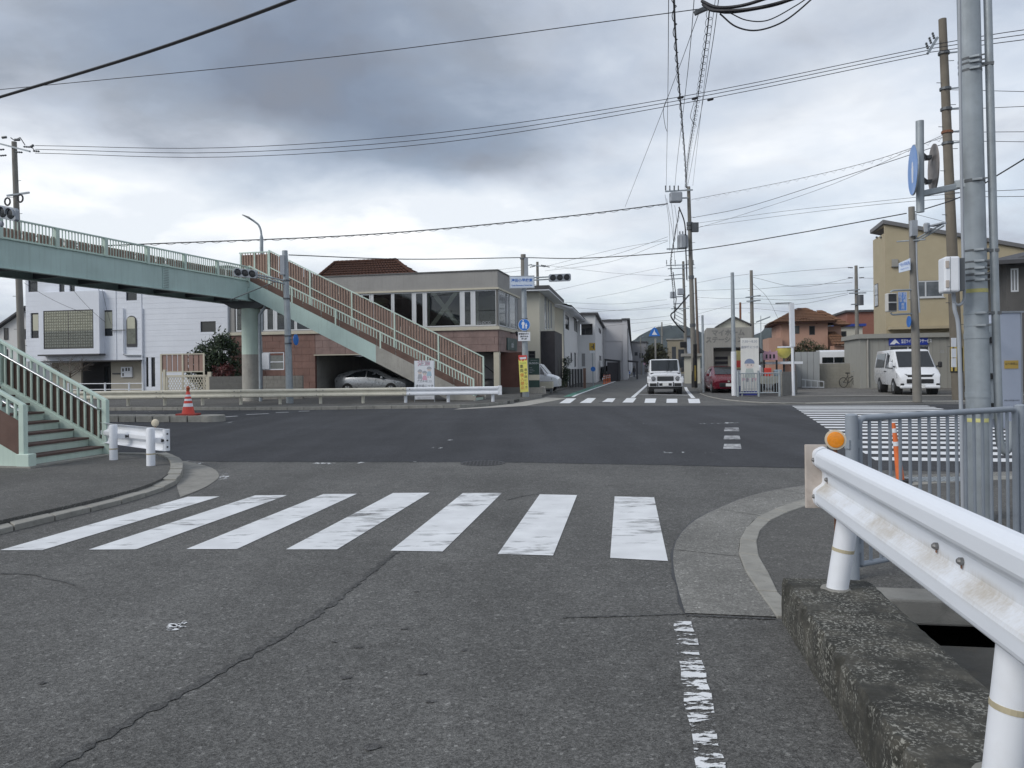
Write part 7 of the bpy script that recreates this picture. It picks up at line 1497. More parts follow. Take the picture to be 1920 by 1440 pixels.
for px in (1248, 1256, 1264, 1272): q = AT(px, 357, 54.3); insul(t, q, (0, 0, 1), .35)
for py, r in ((420, .22), (428, .22), (520, .2), (610, .21)): q = on(py); MB().cyl(q - ZV * .12, q + ZV * .12, r, r, 12).build('band', M_STEELD, t, world=True)
q = on(428); MB().box(q.x + .1, q.x + .55, q.y - .35, q.y - .05, q.z - .3, q.z + .35).build('cable_bracket', M_STEELD, t, world=True)
MB().cyl(CP + ZV * .05, CP + ZV * 3.1, .215, .208, 16).build('black_sleeve', M_TRIM, t, world=True, smooth=True)
MB().box(CP.x - .05, CP.x + .07, CP.y - .225, CP.y - .205, .5, 1.6).build('yellow_tape', mat('dull_yellow', (.32, .24, .06), .6, var=.3), t, world=True)
# drop cables on that pole
dc = [AT(1273, 388, 53.9), AT(1284, 420, 53.8), AT(1286, 470, 53.8), AT(1288, 525, 53.9)]
MB().tube(smooth_line(dc, 4), .05, 6).build('drop_cable', M_CABLE, t, world=True)
MB().tube(smooth_line([AT(1292, 553, 54), AT(1280, 567, 53.5), AT(1267, 582, 53), AT(1258, 590, 53), AT(1262, 600, 53), AT(1272, 612, 53.5), AT(1283, 623, 54)], 4), .05, 6).build('drop_cable', M_CABLE, t, world=True)
# second pole, with a crowd of arms
arms2 = [(1249, 498, 1302, 496, 0), (1252, 504, 1300, 502, 0), (1254, 517, 1280, 514, 0), (1246, 524, 1282, 522, 0), (1256, 557, 1284, 556, 0), (1262, 570, 1280, 569, 0), (1258, 579, 1292, 578, 0)]
t2, b2, tp2, on2 = upole('farther utility pole crowded with short crossarms behind the central pole', 1287, 84, 1281, 490, .20, .13, arms2)
for px, py in ((1276, 547), (1262, 553)): q = AT(px, py, 83.6); MB().box(q.x - .3, q.x + .3, q.y - .25, q.y + .25, q.z - .35, q.z + .35).build('switch_box', M_SIGNAL, t2, world=True, bevel=.06)
for px in (1250, 1258, 1266, 1290, 1300): insul(t2, AT(px, 496, 83.7), (0, 0, 1), .5)
q = AT(1281, 645, 83.5); MB().box(q.x - .35, q.x + .35, q.y - .2, q.y + .1, q.z - .4, q.z + .25).build('cable_closure', M_BLACK, t2, world=True, bevel=.08)
MB().tube([AT(1262, 510, 83.6), AT(1268, 560, 83.5), AT(1264, 600, 83.5)], .05, 5).build('down_lead', M_CABLE, t2, world=True)
for k in range(5): MB().bar(AT(1262 + k, 575 + k * 7, 83.7), AT(1282, 583 + k * 8, 83.7), .06, .06).build('brace', M_STEEL, t2, world=True)
upole('slim brown pole close beside the central utility pole', 1311, 80, 1304, 521, .16, .11, (), m=mat('pole_brown', (.15, .12, .10), .85, var=.15))
upole('thin grey steel post before the station office corner', 1319, 44.5, 1317, 591, .075, .065, (), False, 'steel_post', M_STEEL)
upole('distant bare pole against the blue hill', 1242, 190, 1241, 604, .2, .16, (), False); upole('distant pole with a lamp arm at the far crossing', 1203, 150, 1201, 634, .12, .1, [(1201, 634, 1206, 631, 0)], False)
upole('pale concrete post before the round tree', 1229, 112, 1229, 635, .13, .13, (), False, 'concrete_post', M_CONC_L)
# left pole
t3, b3, tp3, on3 = upole('concrete utility pole with slanting crossarms behind the footbridge railing', 43, 42, 26.5, 266, .20, .13, [(-14, 266, 56, 284, .6), (13, 367, 55, 361, 0)])
for px, py, dx in ((62, 283, 1), (44, 275, 1), (30, 285, 1), (8, 280, -1), (12, 291, -1)): insul(t3, AT(px, py, 41.7), (dx, 0, -.08), .36)
for cx_, cy_ in ((14, 378), (38, 372)):
    for k in range(3): MB().tube([AT(cx_ + (4 + k) * math.cos(a * .52), cy_ + (6 + k) * math.sin(a * .52), 41.6) for a in range(13)], .02, 5).build('cable_coil', M_CABLE, t3, world=True)
for a_, b_ in (((20, 258), (28, 264)), ((28, 262), (38, 258)), ((38, 258), (47, 272)), ((60, 276), (66, 284))): MB().tube([AT(*a_, 41.6), AT(*b_, 41.6)], .025, 5).build('jumper', M_CABLE, t3, world=True)
for a_, b_ in (((4, 258), (12, 257)), ((28, 262), (37, 262)), ((57, 276), (63, 272))): MB().tube([AT(*a_, 41.6), AT(*b_, 41.6)], .07, 7).build('fuse', M_STEELD, t3, world=True)
# right pole
t4, b4, tp4, on4 = upole('very tall brownish concrete utility pole behind the galvanised pole', 1797, 31.5, 1767, 36, .235, .15, [(1739, 101, 1758, 70, 0)], m=mat('pole_brownish', (.175, .155, .125), .85, var=.12, vs=2, bump=.15, bs=60, streak=.3, dcol=(.12, .1, .08)), base_py=748)
for px, py in ((1740, 92), (1746, 82), (1752, 73)): insul(t4, AT(px, py, 31.3), (-.3, 0, 1), .28)
for py in (100, 167, 205, 248, 269): q = on4(py); MB().cyl(q - ZV * .05, q + ZV * .05, .22, .22, 12).build('band', M_STEELD if py != 248 else M_RUST, t4, world=True); MB().bar(q, q + Vector((.55, 0, .05)), .05, .05).build('bracket', M_STEEL, t4, world=True)
g1, g2 = 1.2, 2.2
for k in range(9):
    a0, a1 = k * .7 - 3.1, k * .7 - 2.72; pts = [Vector((b4.x + .245 * math.cos(a), b4.y + .245 * math.sin(a), z)) for z in (g1, g2) for a in (a0, a1)]
    lx = (tp4 - b4) * (1.7 / tp4.z); MB().hexa([p + Vector((lx.x, lx.y, 0)) for p in (pts[0], pts[1], pts[1] * .999, pts[0] * .999, pts[2], pts[3], pts[3] * .999, pts[2] * .999)]).build('hazard_stripe', mat('hazard_yellow', (.55, .42, .12), .55, var=.15), t4, world=True)
q = b4 + (tp4 - b4) * .105; MB().cyl(q - ZV * .5, q + ZV * .5, .238, .238, 14).build('hazard_base', M_TRIM, t4, world=True)
for py in (642, 662, 680): q = AT(1787, py, 31.1); MB().box(q.x - .08, q.x + .1, q.y - .06, q.y, q.z - .18, q.z + .18).build('notice_plate', M_SIGNW, t4, world=True)
upole('concrete pole with small arms behind the station office', 1412, 62, 1408.5, 507, .18, .12, [(1398, 558, 1426, 554, 0), (1400, 565, 1426, 563, 0)])
t6, b6, tp6, on6 = upole('concrete pole with insulators beside the tan building', 1608, 64, 1605, 498, .18, .12, [(1588, 545, 1612, 543, 0), (1592, 550, 1624, 549, 0), (1596, 571, 1612, 570, 0)])
for px, dx in ((1599, -1), (1611, 1)): [insul(t6, AT(px, py, 63.7), (dx, 0, .05), .4) for py in (502, 521)]
q = AT(1613, 562, 63.6); MB().cyl(q - ZV * .45, q + ZV * .4, .26, .26, 12).build('transformer_can', M_STEELD, t6, world=True)
upole('short dark post above the gable of the station office', 1389, 90, 1388, 567, .14, .12, (), False, m=M_RUST); upole('thin aerial mast beside the station office', 1427, 60, 1426.5, 592, .03, .025, [(1418, 604, 1444, 594, 0)], False, 'aerial_mast', M_STEEL)
t7, b7, tp7, on7 = upole('concrete pole with dark insulators behind the crossing name sign', 1011, 72, 1007.5, 491, .19, .12, [(996, 497, 1022, 500, .2)])
for px, py in ((997, 496), (1003, 499), (1014, 497), (1021, 499)): insul(t7, AT(px, py, 71.6), (1 if px > 1008 else -1, 0, -.2), .5)
# street lamp behind the bridge
b = AT(491, 700, 45); b.z = 0; sl_ = thing('street_lamp', 'slender grey street lamp curving over behind the footbridge landing', 'street lamp', b)
MB().tube([b] + smooth_line([AT(491, 600, 45), AT(490.5, 480, 45), AT(490, 440, 45), AT(486, 424, 45), AT(478, 416, 45), AT(466, 408, 45)], 4), [.12] + [.10] * 8 + [.06] * 13, 10).build('mast', M_STEEL, sl_, world=True, smooth=True)
MB().hexa([AT(453, 403, 44.9), AT(453, 403, 45.1), AT(467, 411, 45.2), AT(467, 411, 44.8), AT(455, 402, 44.9), AT(455, 402, 45.1), AT(468, 406.5, 45.2), AT(468, 406.5, 44.8)]).build('lamp_head', M_STEELD, sl_, world=True)
# ================================================================== SIGN POLE ON THE FAR LEFT CORNER
b = G(986, 744, .12); tp = AT(981, 477, b.y); D = b.y; sgp = thing('sign_pole', 'grey pole carrying the crossing name sign and traffic light at the far corner', 'sign pole', b)
MB().tube([b, b.lerp(tp, .5), tp], [.165, .14, .115], 16).build('shaft', M_STEEL, sgp, world=True, smooth=True); MB().cyl(tp - ZV * 1.5, tp, .13, .125, 14).build('concrete_top', M_POLE, sgp, world=True, smooth=True)
MB().box(-.1, .1, -.1, .1, -.5, .5, Matrix.Translation(AT(986.5, 503, D - .05))).build('junction_box', M_SIGNAL, sgp, world=True)
def plate_at(name, x0, y0, x1, y1, D, m, parent, ang=MA * .3, th=.03, border=None):
    c = AT((x0 + x1) / 2, (y0 + y1) / 2, D); F_ = Frame((c.x, c.y, 0), ang); a = F_.f(x0, y1); d = F_.f(x1, y0); inv = MATS[parent].inverted() @ F_.M
    e = MB().box(a[0], d[0], 0, th, a[1], d[1], inv).build(name, m, parent)
    if border: 
        w = border[0]
        for p, q, r, s in ((a[0], d[0], a[1], a[1] + w), (a[0], d[0], d[1] - w, d[1]), (a[0], a[0] + w, a[1] + w, d[1] - w), (d[0] - w, d[0], a[1] + w, d[1] - w)): MB().box(p, q, -.004, 0, r, s, inv).build('border', border[1], e)
    o = bpy.data.objects.new(name + '_face', None)
    bpy.data.objects.remove(o)
    return e, inv, a, d
def ptext(txt, size, m, parent, inv, x, z, y=-.006, **k):
    o = text(txt, size, m, parent, (0, 0, 0), **k); sx = k.get('sx', 1.0)
    o.rotation_euler = (0, 0, 0); o.scale = (1, 1, 1); o.matrix_local = inv @ Matrix.Translation((x, y, z)) @ Matrix.Rotation(R(90), 4, 'X') @ Matrix.Diagonal((sx, 1, 1, 1)); return o
M_SIGNBL = mat('sign_pale_blue', (.58, .66, .78), .4, var=.04)
e, inv, a, d = plate_at('name_sign', 955, 516.5, 1002, 541, D - .25, M_SIGNBL, sgp, border=(.04, M_SIGNAL)); w, h, cx = d[0] - a[0], d[1] - a[1], (a[0] + d[0]) / 2
ptext('津田小学校東', w * .142, M_BLUEINK, e, inv, cx, a[1] + h * .62, bold=.004); ptext('Tsuda Elementary School East', w * .076, M_BLUEINK, e, inv, cx, a[1] + h * .23, sx=.9, bold=.002)
c = AT(983, 609, D - .22); n_ = Vector((-c.x * .3, -1, 0)).normalized(); e = MB().disc(c + n_ * 0, n_, .295, .02, 32).build('round_sign', M_SIGNW, sgp, world=True); e2 = MB().disc(c + n_ * .021, n_, .28, .004, 32).build('sign_face', M_BLUE, e, world=True)
def man(cx, cz, s):
    sid = Vector((-n_.y, n_.x, 0)); sid = sid if sid.x > 0 else -sid; q = c + n_ * .026; W = lambda x, z: q + sid * (cx + x * s) + ZV * (cz + z * s)
    MB().poly([W(.09 * math.cos(k * .63), .45 + .09 * math.sin(k * .63)) for k in range(10)]).build('pictogram', M_SIGNW, e, world=True)
    MB().poly([W(*p) for p in ((-.14, .3), (.14, .3), (.22, -.02), (.15, -.04), (.1, .12), (.12, -.5), (.02, -.5), (0, -.1), (-.04, -.5), (-.14, -.5), (-.11, .12), (-.16, -.04), (-.23, -.02))]).build('pictogram', M_SIGNW, e, world=True)
man(-.05, .02, .40); man(.10, -.06, .26)
e, inv, a, d = plate_at('sub_plate', 971.5, 622.5, 994, 639.5, D - .22, M_SIGNW, sgp); w, h, cx = d[0] - a[0], d[1] - a[1], (a[0] + d[0]) / 2
for k, s_ in enumerate(('軽車両を除く', '(東)行のみ', '7時-8時')): ptext(s_, w * .15, M_INK, e, inv, cx, d[1] - h * (.22 + .28 * k), bold=.003)
ctr = AT(1049.5, 520.7, D - .1); signal(sgp, ctr, AT(1068, 520, D - .1) - AT(1031, 521.5, D - .1), 1.1, .37)
for dy in (0, 4.5): MB().tube([AT(984, 521.5 + dy, D), AT(1031, 519 + dy, D - .05)], .035, 8).build('arm', M_STEEL, sgp, world=True)
for py in (485, 600, 617, 637): q = b + (tp - b) * (AT(981, py, D).z / tp.z); MB().cyl(q - ZV * .03, q + ZV * .03, .165, .165, 12).build('clamp_band', M_STEELD, sgp, world=True)
# yellow banner strapped to that pole
e = thing('banner_sign', 'tall yellow no entry banner leaning at the foot of the sign pole', 'sign', (b.x - .2, b.y - .35, .12)); Dd = D - .4
TL_, TR_, BR_, BL_ = AT(971.8, 666, Dd), AT(988, 666, Dd), AT(991, 734.5, Dd), AT(975.5, 735.5, Dd)
def bil(u, v, o=0.0): return TL_.lerp(TR_, u).lerp(BL_.lerp(BR_, u), v) - Vector((0, o, 0))
MB().hexa([bil(0, 1), bil(1, 1), bil(1, 1, -.03), bil(0, 1, -.03), bil(0, 0), bil(1, 0), bil(1, 0, -.03), bil(0, 0, -.03)]).build('panel', M_YELLOW, e, world=True)
MB().poly([bil(0, 0, .004), bil(1, 0, .004), bil(1, .11, .004), bil(.85, .15, .004), bil(.7, .11, .004), bil(.5, .17, .004), bil(.35, .12, .004), bil(.15, .16, .004), bil(0, .11, .004)]).build('red_burst', M_REDINK, e, world=True)
MB().poly([bil(.12, .06, .008), bil(.9, .045, .008), bil(.88, .1, .008), bil(.2, .115, .008)]).build('white_flash', M_SIGNW, e, world=True)
MB().tube([bil(.12, 1), Vector((*bil(.1, 1).to_tuple()[:2], .12))], .03, 6).build('leg', M_BLACK, e, world=True)
cw_ = (TR_ - TL_).length; ang_ = math.atan2((TL_ - BL_).x, (TL_ - BL_).z)
def btext(s_, u, v, sz, m):
    p = bil(u, v, .012); o = text(s_, sz, m, e, (0, 0, 0)); o.rotation_euler = (0, 0, 0); o.matrix_local = MATS[e].inverted() @ Matrix.Translation(p) @ Matrix.Rotation(ang_, 4, 'Y') @ Matrix.Rotation(R(90), 4, 'X'); return o
btext('7:30-8:30', .5, .215, cw_ * .19, mat('green_ink', (.10, .35, .06), .6, var=0))
for i, ch in enumerate('車両'): btext(ch, .3, .31 + i * .115, cw_ * .46, M_INK)
for i, ch in enumerate('侵入禁止'): btext(ch, .32, .545 + i * .112, cw_ * .44, mat('orange_ink', (.65, .12, .03), .6, var=0))
for i, ch in enumerate('通学路につき'): btext(ch, .76, .40 + i * .095, cw_ * .33, M_INK)
# dark green shop board, planter
Db = 43.5; c = AT(1001, 700, Db); e = thing('shop_board', 'tall dark green shop board with pale lettering behind the yellow banner', 'sign', (c.x, c.y, .12)); f_, inv, a, d = plate_at('panel', 991, 671.5, 1011.2, 731.5, Db, mat('board_green', (.012, .04, .032), .4, var=.08), e, th=.12)
w, h, cx = d[0] - a[0], d[1] - a[1], (a[0] + d[0]) / 2
ptext('CAFE & DINING', w * .09, M_GREYINK, f_, inv, cx, d[1] - h * .075); ptext('GLOCO i', w * .22, M_SIGNW, f_, inv, cx, d[1] - h * .16)
MB().box(a[0] + .02, d[0] - .0, -.01, 0, a[1] + h * .31, a[1] + h * .48, inv).build('menu_strip', M_CREAM, f_)
for k in range(4): MB().box(a[0] + w * .1, a[0] + w * (.35 + .1 * (k % 3)), -.008, 0, a[1] + h * (.70 - k * .05), a[1] + h * (.708 - k * .05), inv).build('print_rule', M_GREYINK, f_)
MB().box(a[0] - .1, d[0] + .2, -.1, .3, .05, .45, inv).build('plinth', M_CONC, e)
for i, (px, py, Dq, lb) in enumerate(((1023, 730, 44.5, 'pale concrete planter box beside the shop board'),)):
    q = AT(px, 700, Dq); t = thing('planter', lb, 'planter', (q.x, q.y, .1), MA); MB().box(-.35, .4, 0, .4, .25, .65).build('trough', M_CREAM, t, bevel=.03); [MB().box(x - .06, x + .06, .05, .35, 0, .25).build('leg', M_STEELD, t) for x in (-.25, .3)]; MB().box(-.33, .38, .02, .38, .64, .66).build('soil', M_BARK, t)
q = AT(1018, 700, 43.6); t = tag(MB().hexa([Vector((q.x + x, q.y + y, z)) for z, k in ((.1, .16), (.5, .12)) for x, y in ((-k, -k), (k, -k), (k, k), (-k, k))]).build('stone_bollard', M_CONC_L, bevel=.02), 'squat concrete block at the foot of the planter', 'bollard')
# ================================================================== RIGHT HAND POLE WITH PEDESTRIAN SIGNAL
b = G(1720, 754, .02); D = b.y; tp = AT(1709, 388, D); pp_ = thing('pedestrian_signal', 'concrete pole with pedestrian signal and blue signs at the far end of the wide crossing', 'traffic light', b)
MB().tube([b, b.lerp(tp, .5), tp], [.17, .14, .115], 16).build('shaft', M_POLE, pp_, world=True, smooth=True)
# pedestrian lamps
c = AT(1670.5, 567.5, D - .2); s_ = D / F
MB().box(-9.2 * s_, 9.2 * s_, -.12, .12, -17.2 * s_, 17.2 * s_, Matrix.Translation(c)).build('housing', mat('signal_pale', (.55, .55, .53), .5, var=.05), pp_, world=True, bevel=.04)
for dz in (8.3, -8.3): ln = MB().box(-7.3 * s_, 7.3 * s_, -.135, -.12, (dz - 6.8) * s_, (dz + 6.8) * s_, Matrix.Translation(c)).build('lens', M_LENS, pp_, world=True); MB().box(-7.8 * s_, 7.8 * s_, -.22, -.12, (dz + 6.9) * s_, (dz + 7.5) * s_, Matrix.Translation(c)).build('visor', M_SIGNAL, ln, world=True)
for y in (543, 588): MB().tube(smooth_line([AT(1714, y, D), AT(1690, y + 1, D - .1), AT(1674, y + 2, D - .2), AT(1670, y + (5 if y < 560 else -2), D - .2)], 3), .035, 8).build('arm', M_STEEL, pp_, world=True)
e, inv, a, d = plate_at('blue_plate', 1685, 547.5, 1700, 582.5, D - .2, mat('plate_blue', (.10, .25, .62), .4, var=.04), pp_, ang=0, border=(.012, M_SIGNW)); w, h, cx = d[0] - a[0], d[1] - a[1], (a[0] + d[0]) / 2
for k, ch in enumerate('歩行者'): ptext(ch, w * .42, M_SIGNW, e, inv, cx + w * .24, d[1] - h * (.12 + .18 * k))
for k, ch in enumerate('自転車'): ptext(ch, w * .42, M_SIGNW, e, inv, cx - w * .24, d[1] - h * (.12 + .18 * k))
for k, ch in enumerate('専用'): ptext(ch, w * .42, M_SIGNW, e, inv, cx, d[1] - h * (.68 + .18 * k))
# name sign seen at a slant
c0_, c1_ = AT(1685, 493.5, D + .25), AT(1706.5, 484, D - .25); v0, v1 = AT(1685, 511.5, D + .25).z - c0_.z, AT(1706.5, 506, D - .25).z - c1_.z
e = MB().hexa([c0_ + ZV * v0, c1_ + ZV * v1, c1_ + ZV * v1 + Vector((.03, .03, 0)), c0_ + ZV * v0 + Vector((.03, .03, 0)), c0_, c1_, c1_ + Vector((.03, .03, 0)), c0_ + Vector((.03, .03, 0))]).build('name_sign', M_SIGNBL, pp_, world=True)
ux = (c1_ - c0_).normalized(); wid = (c1_ - c0_).length; uy = ux.cross(ZV).normalized(); mid = (c0_ + c1_) / 2 + ZV * (v0 + v1) / 4
for s_t, dz, sz, sq in (('津田小学校東', .06, .155, .62), ('Tsuda Elementary School East', -.10, .07, .55)):
    o = text(s_t, sz, M_BLUEINK, e, (0, 0, 0)); o.rotation_euler = (0, 0, 0); zz_ = (ZV + ux * 0).normalized(); Mx = Matrix((ux, zz_, -ux.cross(zz_) * -1)).transposed().to_4x4(); o.matrix_local = MATS[e].inverted() @ Matrix.Translation(mid + ZV * dz + uy * .02 * (1 if uy.y < 0 else -1)) @ Mx @ Matrix.Diagonal((sq, 1, 1, 1)); o.scale = o.scale
# vehicle signal seen from behind on a slanting arm
for o_ in (0, 5): MB().tube([AT(1712, 452 + o_, D), AT(1770, 418 + o_, D - 1.2)], .035, 8).build('arm', M_STEEL, pp_, world=True)
MB().tube([AT(1682, 453, D + .6), AT(1735, 449, D - .6)], .03, 6).build('arm', M_STEEL, pp_, world=True)
c = AT(1738, 427, D - .5); Mx = Matrix.Translation(c) @ Matrix.Rotation(R(58), 4, 'Z') @ Matrix.Rotation(R(-8), 4, 'Y')
h_ = MB().box(-.5, .5, -.08, .08, -.19, .19, Mx).build('vehicle_signal', M_SIGNAL, pp_, world=True, bevel=.05)
for k in (-1, 0, 1): MB().tube([Mx @ Vector((k * .31, .08, 0)), Mx @ Vector((k * .31, .1, 0))], .14, 18).build('lens', mat('lens_cream', (.42, .40, .36), .4, var=.05), h_, world=True)
MB().bar(AT(1746, 424, D - .7), AT(1770, 418, D - 1.2), .26, .05).build('rear_hood', M_SIGNAL, pp_, world=True)
e = MB().disc(AT(1704.5, 603, D - .15), Vector((-.99, .13, 0)), .22, .02, 24).build('round_sign', M_BLUE, pp_, world=True)
MB().box(-.11, .11, -.1, .1, -.3, .3, Matrix.Translation(AT(1713, 428, D - .2))).build('junction_box', M_SIGNAL, pp_, world=True)
MB().tube([AT(1717, 400, D - .15), AT(1719, 500, D - .15), AT(1724, 586, D - .15)], .03, 6).build('conduit', M_SIGNAL, pp_, world=True)
# ================================================================== SIDE STREET FURNITURE AND PEOPLE
q = AT(1112, 700, 62); q.z = 0; t = thing('road_sign', 'small yellow warning sign on a post by the white houses', 'sign', q)
MB().cyl(q, AT(1110, 646, 62), .04, .04, 8).build('post', M_STEEL, t, world=True); f_, inv, a, d = plate_at('yellow_plate', 1105, 643, 1116, 657, 61.9, mat('sign_amber', (.45, .30, .04), .5, var=.1), t, ang=0); MB().box(a[0] + .16, a[0] + .32, -.01, 0, a[1] + .25, a[1] + .32, inv).build('pictogram', M_INK, f_); MB().box(a[0] + .30, a[0] + .37, -.01, 0, a[1] + .12, a[1] + .5, inv).build('pictogram', M_INK, f_)
plate_at('sub_plate', 1106, 658, 1116, 662, 61.9, M_SIGNW, t, ang=0); MB().disc(AT(1112, 692, 61.9), (0, -1, 0), .2, .03, 14).build('round_plate', M_BLUE, t, world=True)
def bollard(px, py, grp, lab):
    c = G(px, py); t = thing('delineator_post', lab, 'bollard', c, group=grp); MB().cyl(c, c + ZV * .82, .055, .05, 10).build('tube', M_ORANGE, t, world=True, smooth=True); MB().cyl(c, c + ZV * .04, .14, .12, 12).build('foot', M_ORANGE, t, world=True)
    for z in (.5, .68): MB().cyl(c + ZV * z, c + ZV * (z + .07), .058, .057, 10).build('band', M_SIGNW, t, world=True)
for px, py in ((1132.5, 720), (1136.5, 719), (1140, 717.8), (1143.5, 716.5), (1147, 715), (1138, 713.5), (1133, 715)): bollard(px, py, 'orange posts by the green lane', 'orange flexible post in the close cluster by the green lane')
for px, py in ((1169.5, 708), (1172, 707.6), (1174.5, 707)): bollard(px, py, 'orange posts near the carports', 'orange flexible post in the row of three before the walkers')
def cone(px, py, lab, grp=None):
    c = G(px, py); t = thing('traffic_cone', lab, 'cone', c, group=grp); MB().box(c.x - .2, c.x + .2, c.y - .2, c.y + .2, 0, .04).build('base', M_REDP, t, world=True)
    for k, (z0, z1, r0, r1) in enumerate(((.04, .25, .15, .115), (.25, .42, .115, .085), (.42, .55, .085, .06), (.55, .72, .06, .03))): MB().cyl(c + ZV * z0, c + ZV * z1, r0, r1, 14).build('band', M_SIGNW if k in (1,) else M_REDP, t, world=True, smooth=True)
for px, py in ((1103.5, 711.5), (1118, 711), (1121.5, 710), (1128, 708.5), (1133, 706.5)): cone(px, py, 'red and white cone lined up along the white house wall', 'cones along the white house')
for px, py, nm in ((1151.5, 707.5, 'first'), (1164.5, 706.5, 'second')): c = G(px, py); tag(MB().tube([c, c + ZV * 1.15, c + ZV * 1.2], [.07, .07, .03], 10).build('white_post', M_SIGNW), 'slim white post %s' % ('nearer the orange post cluster' if nm == 'first' else 'beside the row of three orange posts'), 'post')
def person(label, px, D, ht, coat, legs, hair, face, pack=None):
    c = AT(px, 700, D); t = thing('person', label, 'person', (c.x, c.y, 0), R(10)); k = ht / 1.7; S = lambda *p: Vector(p) * k
    me = bpy.data.meshes.new('body'); vs_ = [S(0, 0, .92), S(0, 0, 1.15), S(0, 0, 1.38), S(0, 0, 1.48), S(0, 0, 1.58), S(.1, 0, .86), S(.11, .12, .48), S(.11, .02, .08), S(.11, -.1, .04), S(-.1, 0, .86), S(-.11, -.1, .48), S(-.11, -.2, .1), S(-.11, -.3, .06), S(.18, 0, 1.36), S(.24, .06, 1.1), S(.24, -.04, .86), S(-.18, 0, 1.36), S(-.24, -.05, 1.1), S(-.24, -.14, .88)]
    ed_ = [(0, 1), (1, 2), (2, 3), (3, 4), (0, 5), (5, 6), (6, 7), (7, 8), (0, 9), (9, 10), (10, 11), (11, 12), (2, 13), (13, 14), (14, 15), (2, 16), (16, 17), (17, 18)]; rd = [.13, .12, .14, .055, .09, .085, .06, .045, .035, .085, .06, .045, .035, .06, .045, .035, .06, .045, .035]
    me.from_pydata([tuple(v) for v in vs_], ed_, []); o = bpy.data.objects.new('body', me); COL.objects.link(o); o.parent = t; MATS[o] = MATS[t]
    sm = o.modifiers.new('skin', 'SKIN'); 
    for i, v in enumerate(me.skin_vertices[0].data if me.skin_vertices else []): v.radius = (rd[i] * k, rd[i] * k)
    if not me.skin_vertices:
        pass
    o.modifiers.new('sub', 'SUBSURF').levels = 1; me.materials.append(legs)
    MB().tube([S(0, 0, .80), S(0, 0, 1.0), S(0, 0, 1.25), S(0, 0, 1.4), S(0, 0, 1.47)], [.19 * k, .18 * k, .19 * k, .16 * k, .07 * k], 12).build('jacket', coat, o, smooth=True)
    for s in (-1, 1): MB().tube([S(s * .17, 0, 1.39), S(s * .24, -s * -.05, 1.1), S(s * .24, -.08, .9)], [.075 * k, .06 * k, .05 * k], 8).build('sleeve', coat, o, smooth=True)
    MB().sphere(S(0, .01, 1.59), (.085 * k, .1 * k, .115 * k), 12, 8).build('head', face, o, smooth=True); MB().sphere(S(0, -.015, 1.625), (.093 * k, .105 * k, .095 * k), 12, 8).build('hair', hair, o, smooth=True)
    if pack: MB().box(-.14 * k, .14 * k, -.32 * k, -.16 * k, 1.0 * k, 1.36 * k).build('satchel', pack, o, bevel=.03)
M_SKIN = mat('skin', (.45, .28, .20), .6, var=.05); M_HAIR = mat('hair_dark', (.02, .017, .015), .6, var=.05)
person('walker in a dark coat on the side street edge line', 1189, 121, 1.68, M_TRIM, mat('trousers_navy', (.03, .04, .07), .8, var=.1), M_HAIR, M_SKIN)
person('child in a light blue jacket walking beside the dark coated adult', 1180, 119, 1.12, mat('jacket_blue', (.24, .34, .60), .7, var=.05), mat('trousers_dark', (.03, .03, .05), .8, var=.1), M_HAIR, M_SKIN, mat('satchel_blue', (.08, .12, .3), .5))
q = AT(1208, 700, 150); t = thing('shop_flag', 'pale pink upright shop flag by the far end of the street', 'flag', (q.x, q.y, 0)); MB().cyl(AT(1206, 705, 150), AT(1206, 669, 150), .05, .05, 6).build('pole', M_STEEL, t, world=True); MB().hexa([AT(1206, 684, 150), AT(1211, 684, 150), AT(1211, 684, 150.1), AT(1206, 684, 150.1), AT(1206, 671, 150), AT(1211, 671, 150), AT(1211, 671, 150.1), AT(1206, 671, 150.1)]).build('cloth', M_PINKINK, t, world=True)
# overhead blue crossing sign
c = AT(1227, 623, 148); t = thing('crossing_sign', 'blue pentagon pedestrian crossing sign hung over the far street', 'sign', (c.x, c.y, c.z)); MB().prism([(-1.1, -.75), (1.1, -.75), (.55, .55), (0, 1.0), (-.55, .55)], 0, .06).build('panel', M_BLUE, t); MB().poly([(-.5, -.02, -.5), (.55, -.02, -.5), (.1, -.02, .1), (0, -.02, .6), (-.15, -.02, .1)]).build('pictogram', M_SIGNW, t); MB().tube([(-2.6, .1, -.95), (1.8, .1, -.85)], .06, 6).build('arm', M_STEELD, t)
q = AT(1203, 634, 150); MB().tube([Vector((-2.6, .1, -.95)), Vector((q.x - c.x, .1, q.z - c.z))], .05, 6).build('arm', M_STEELD, t)
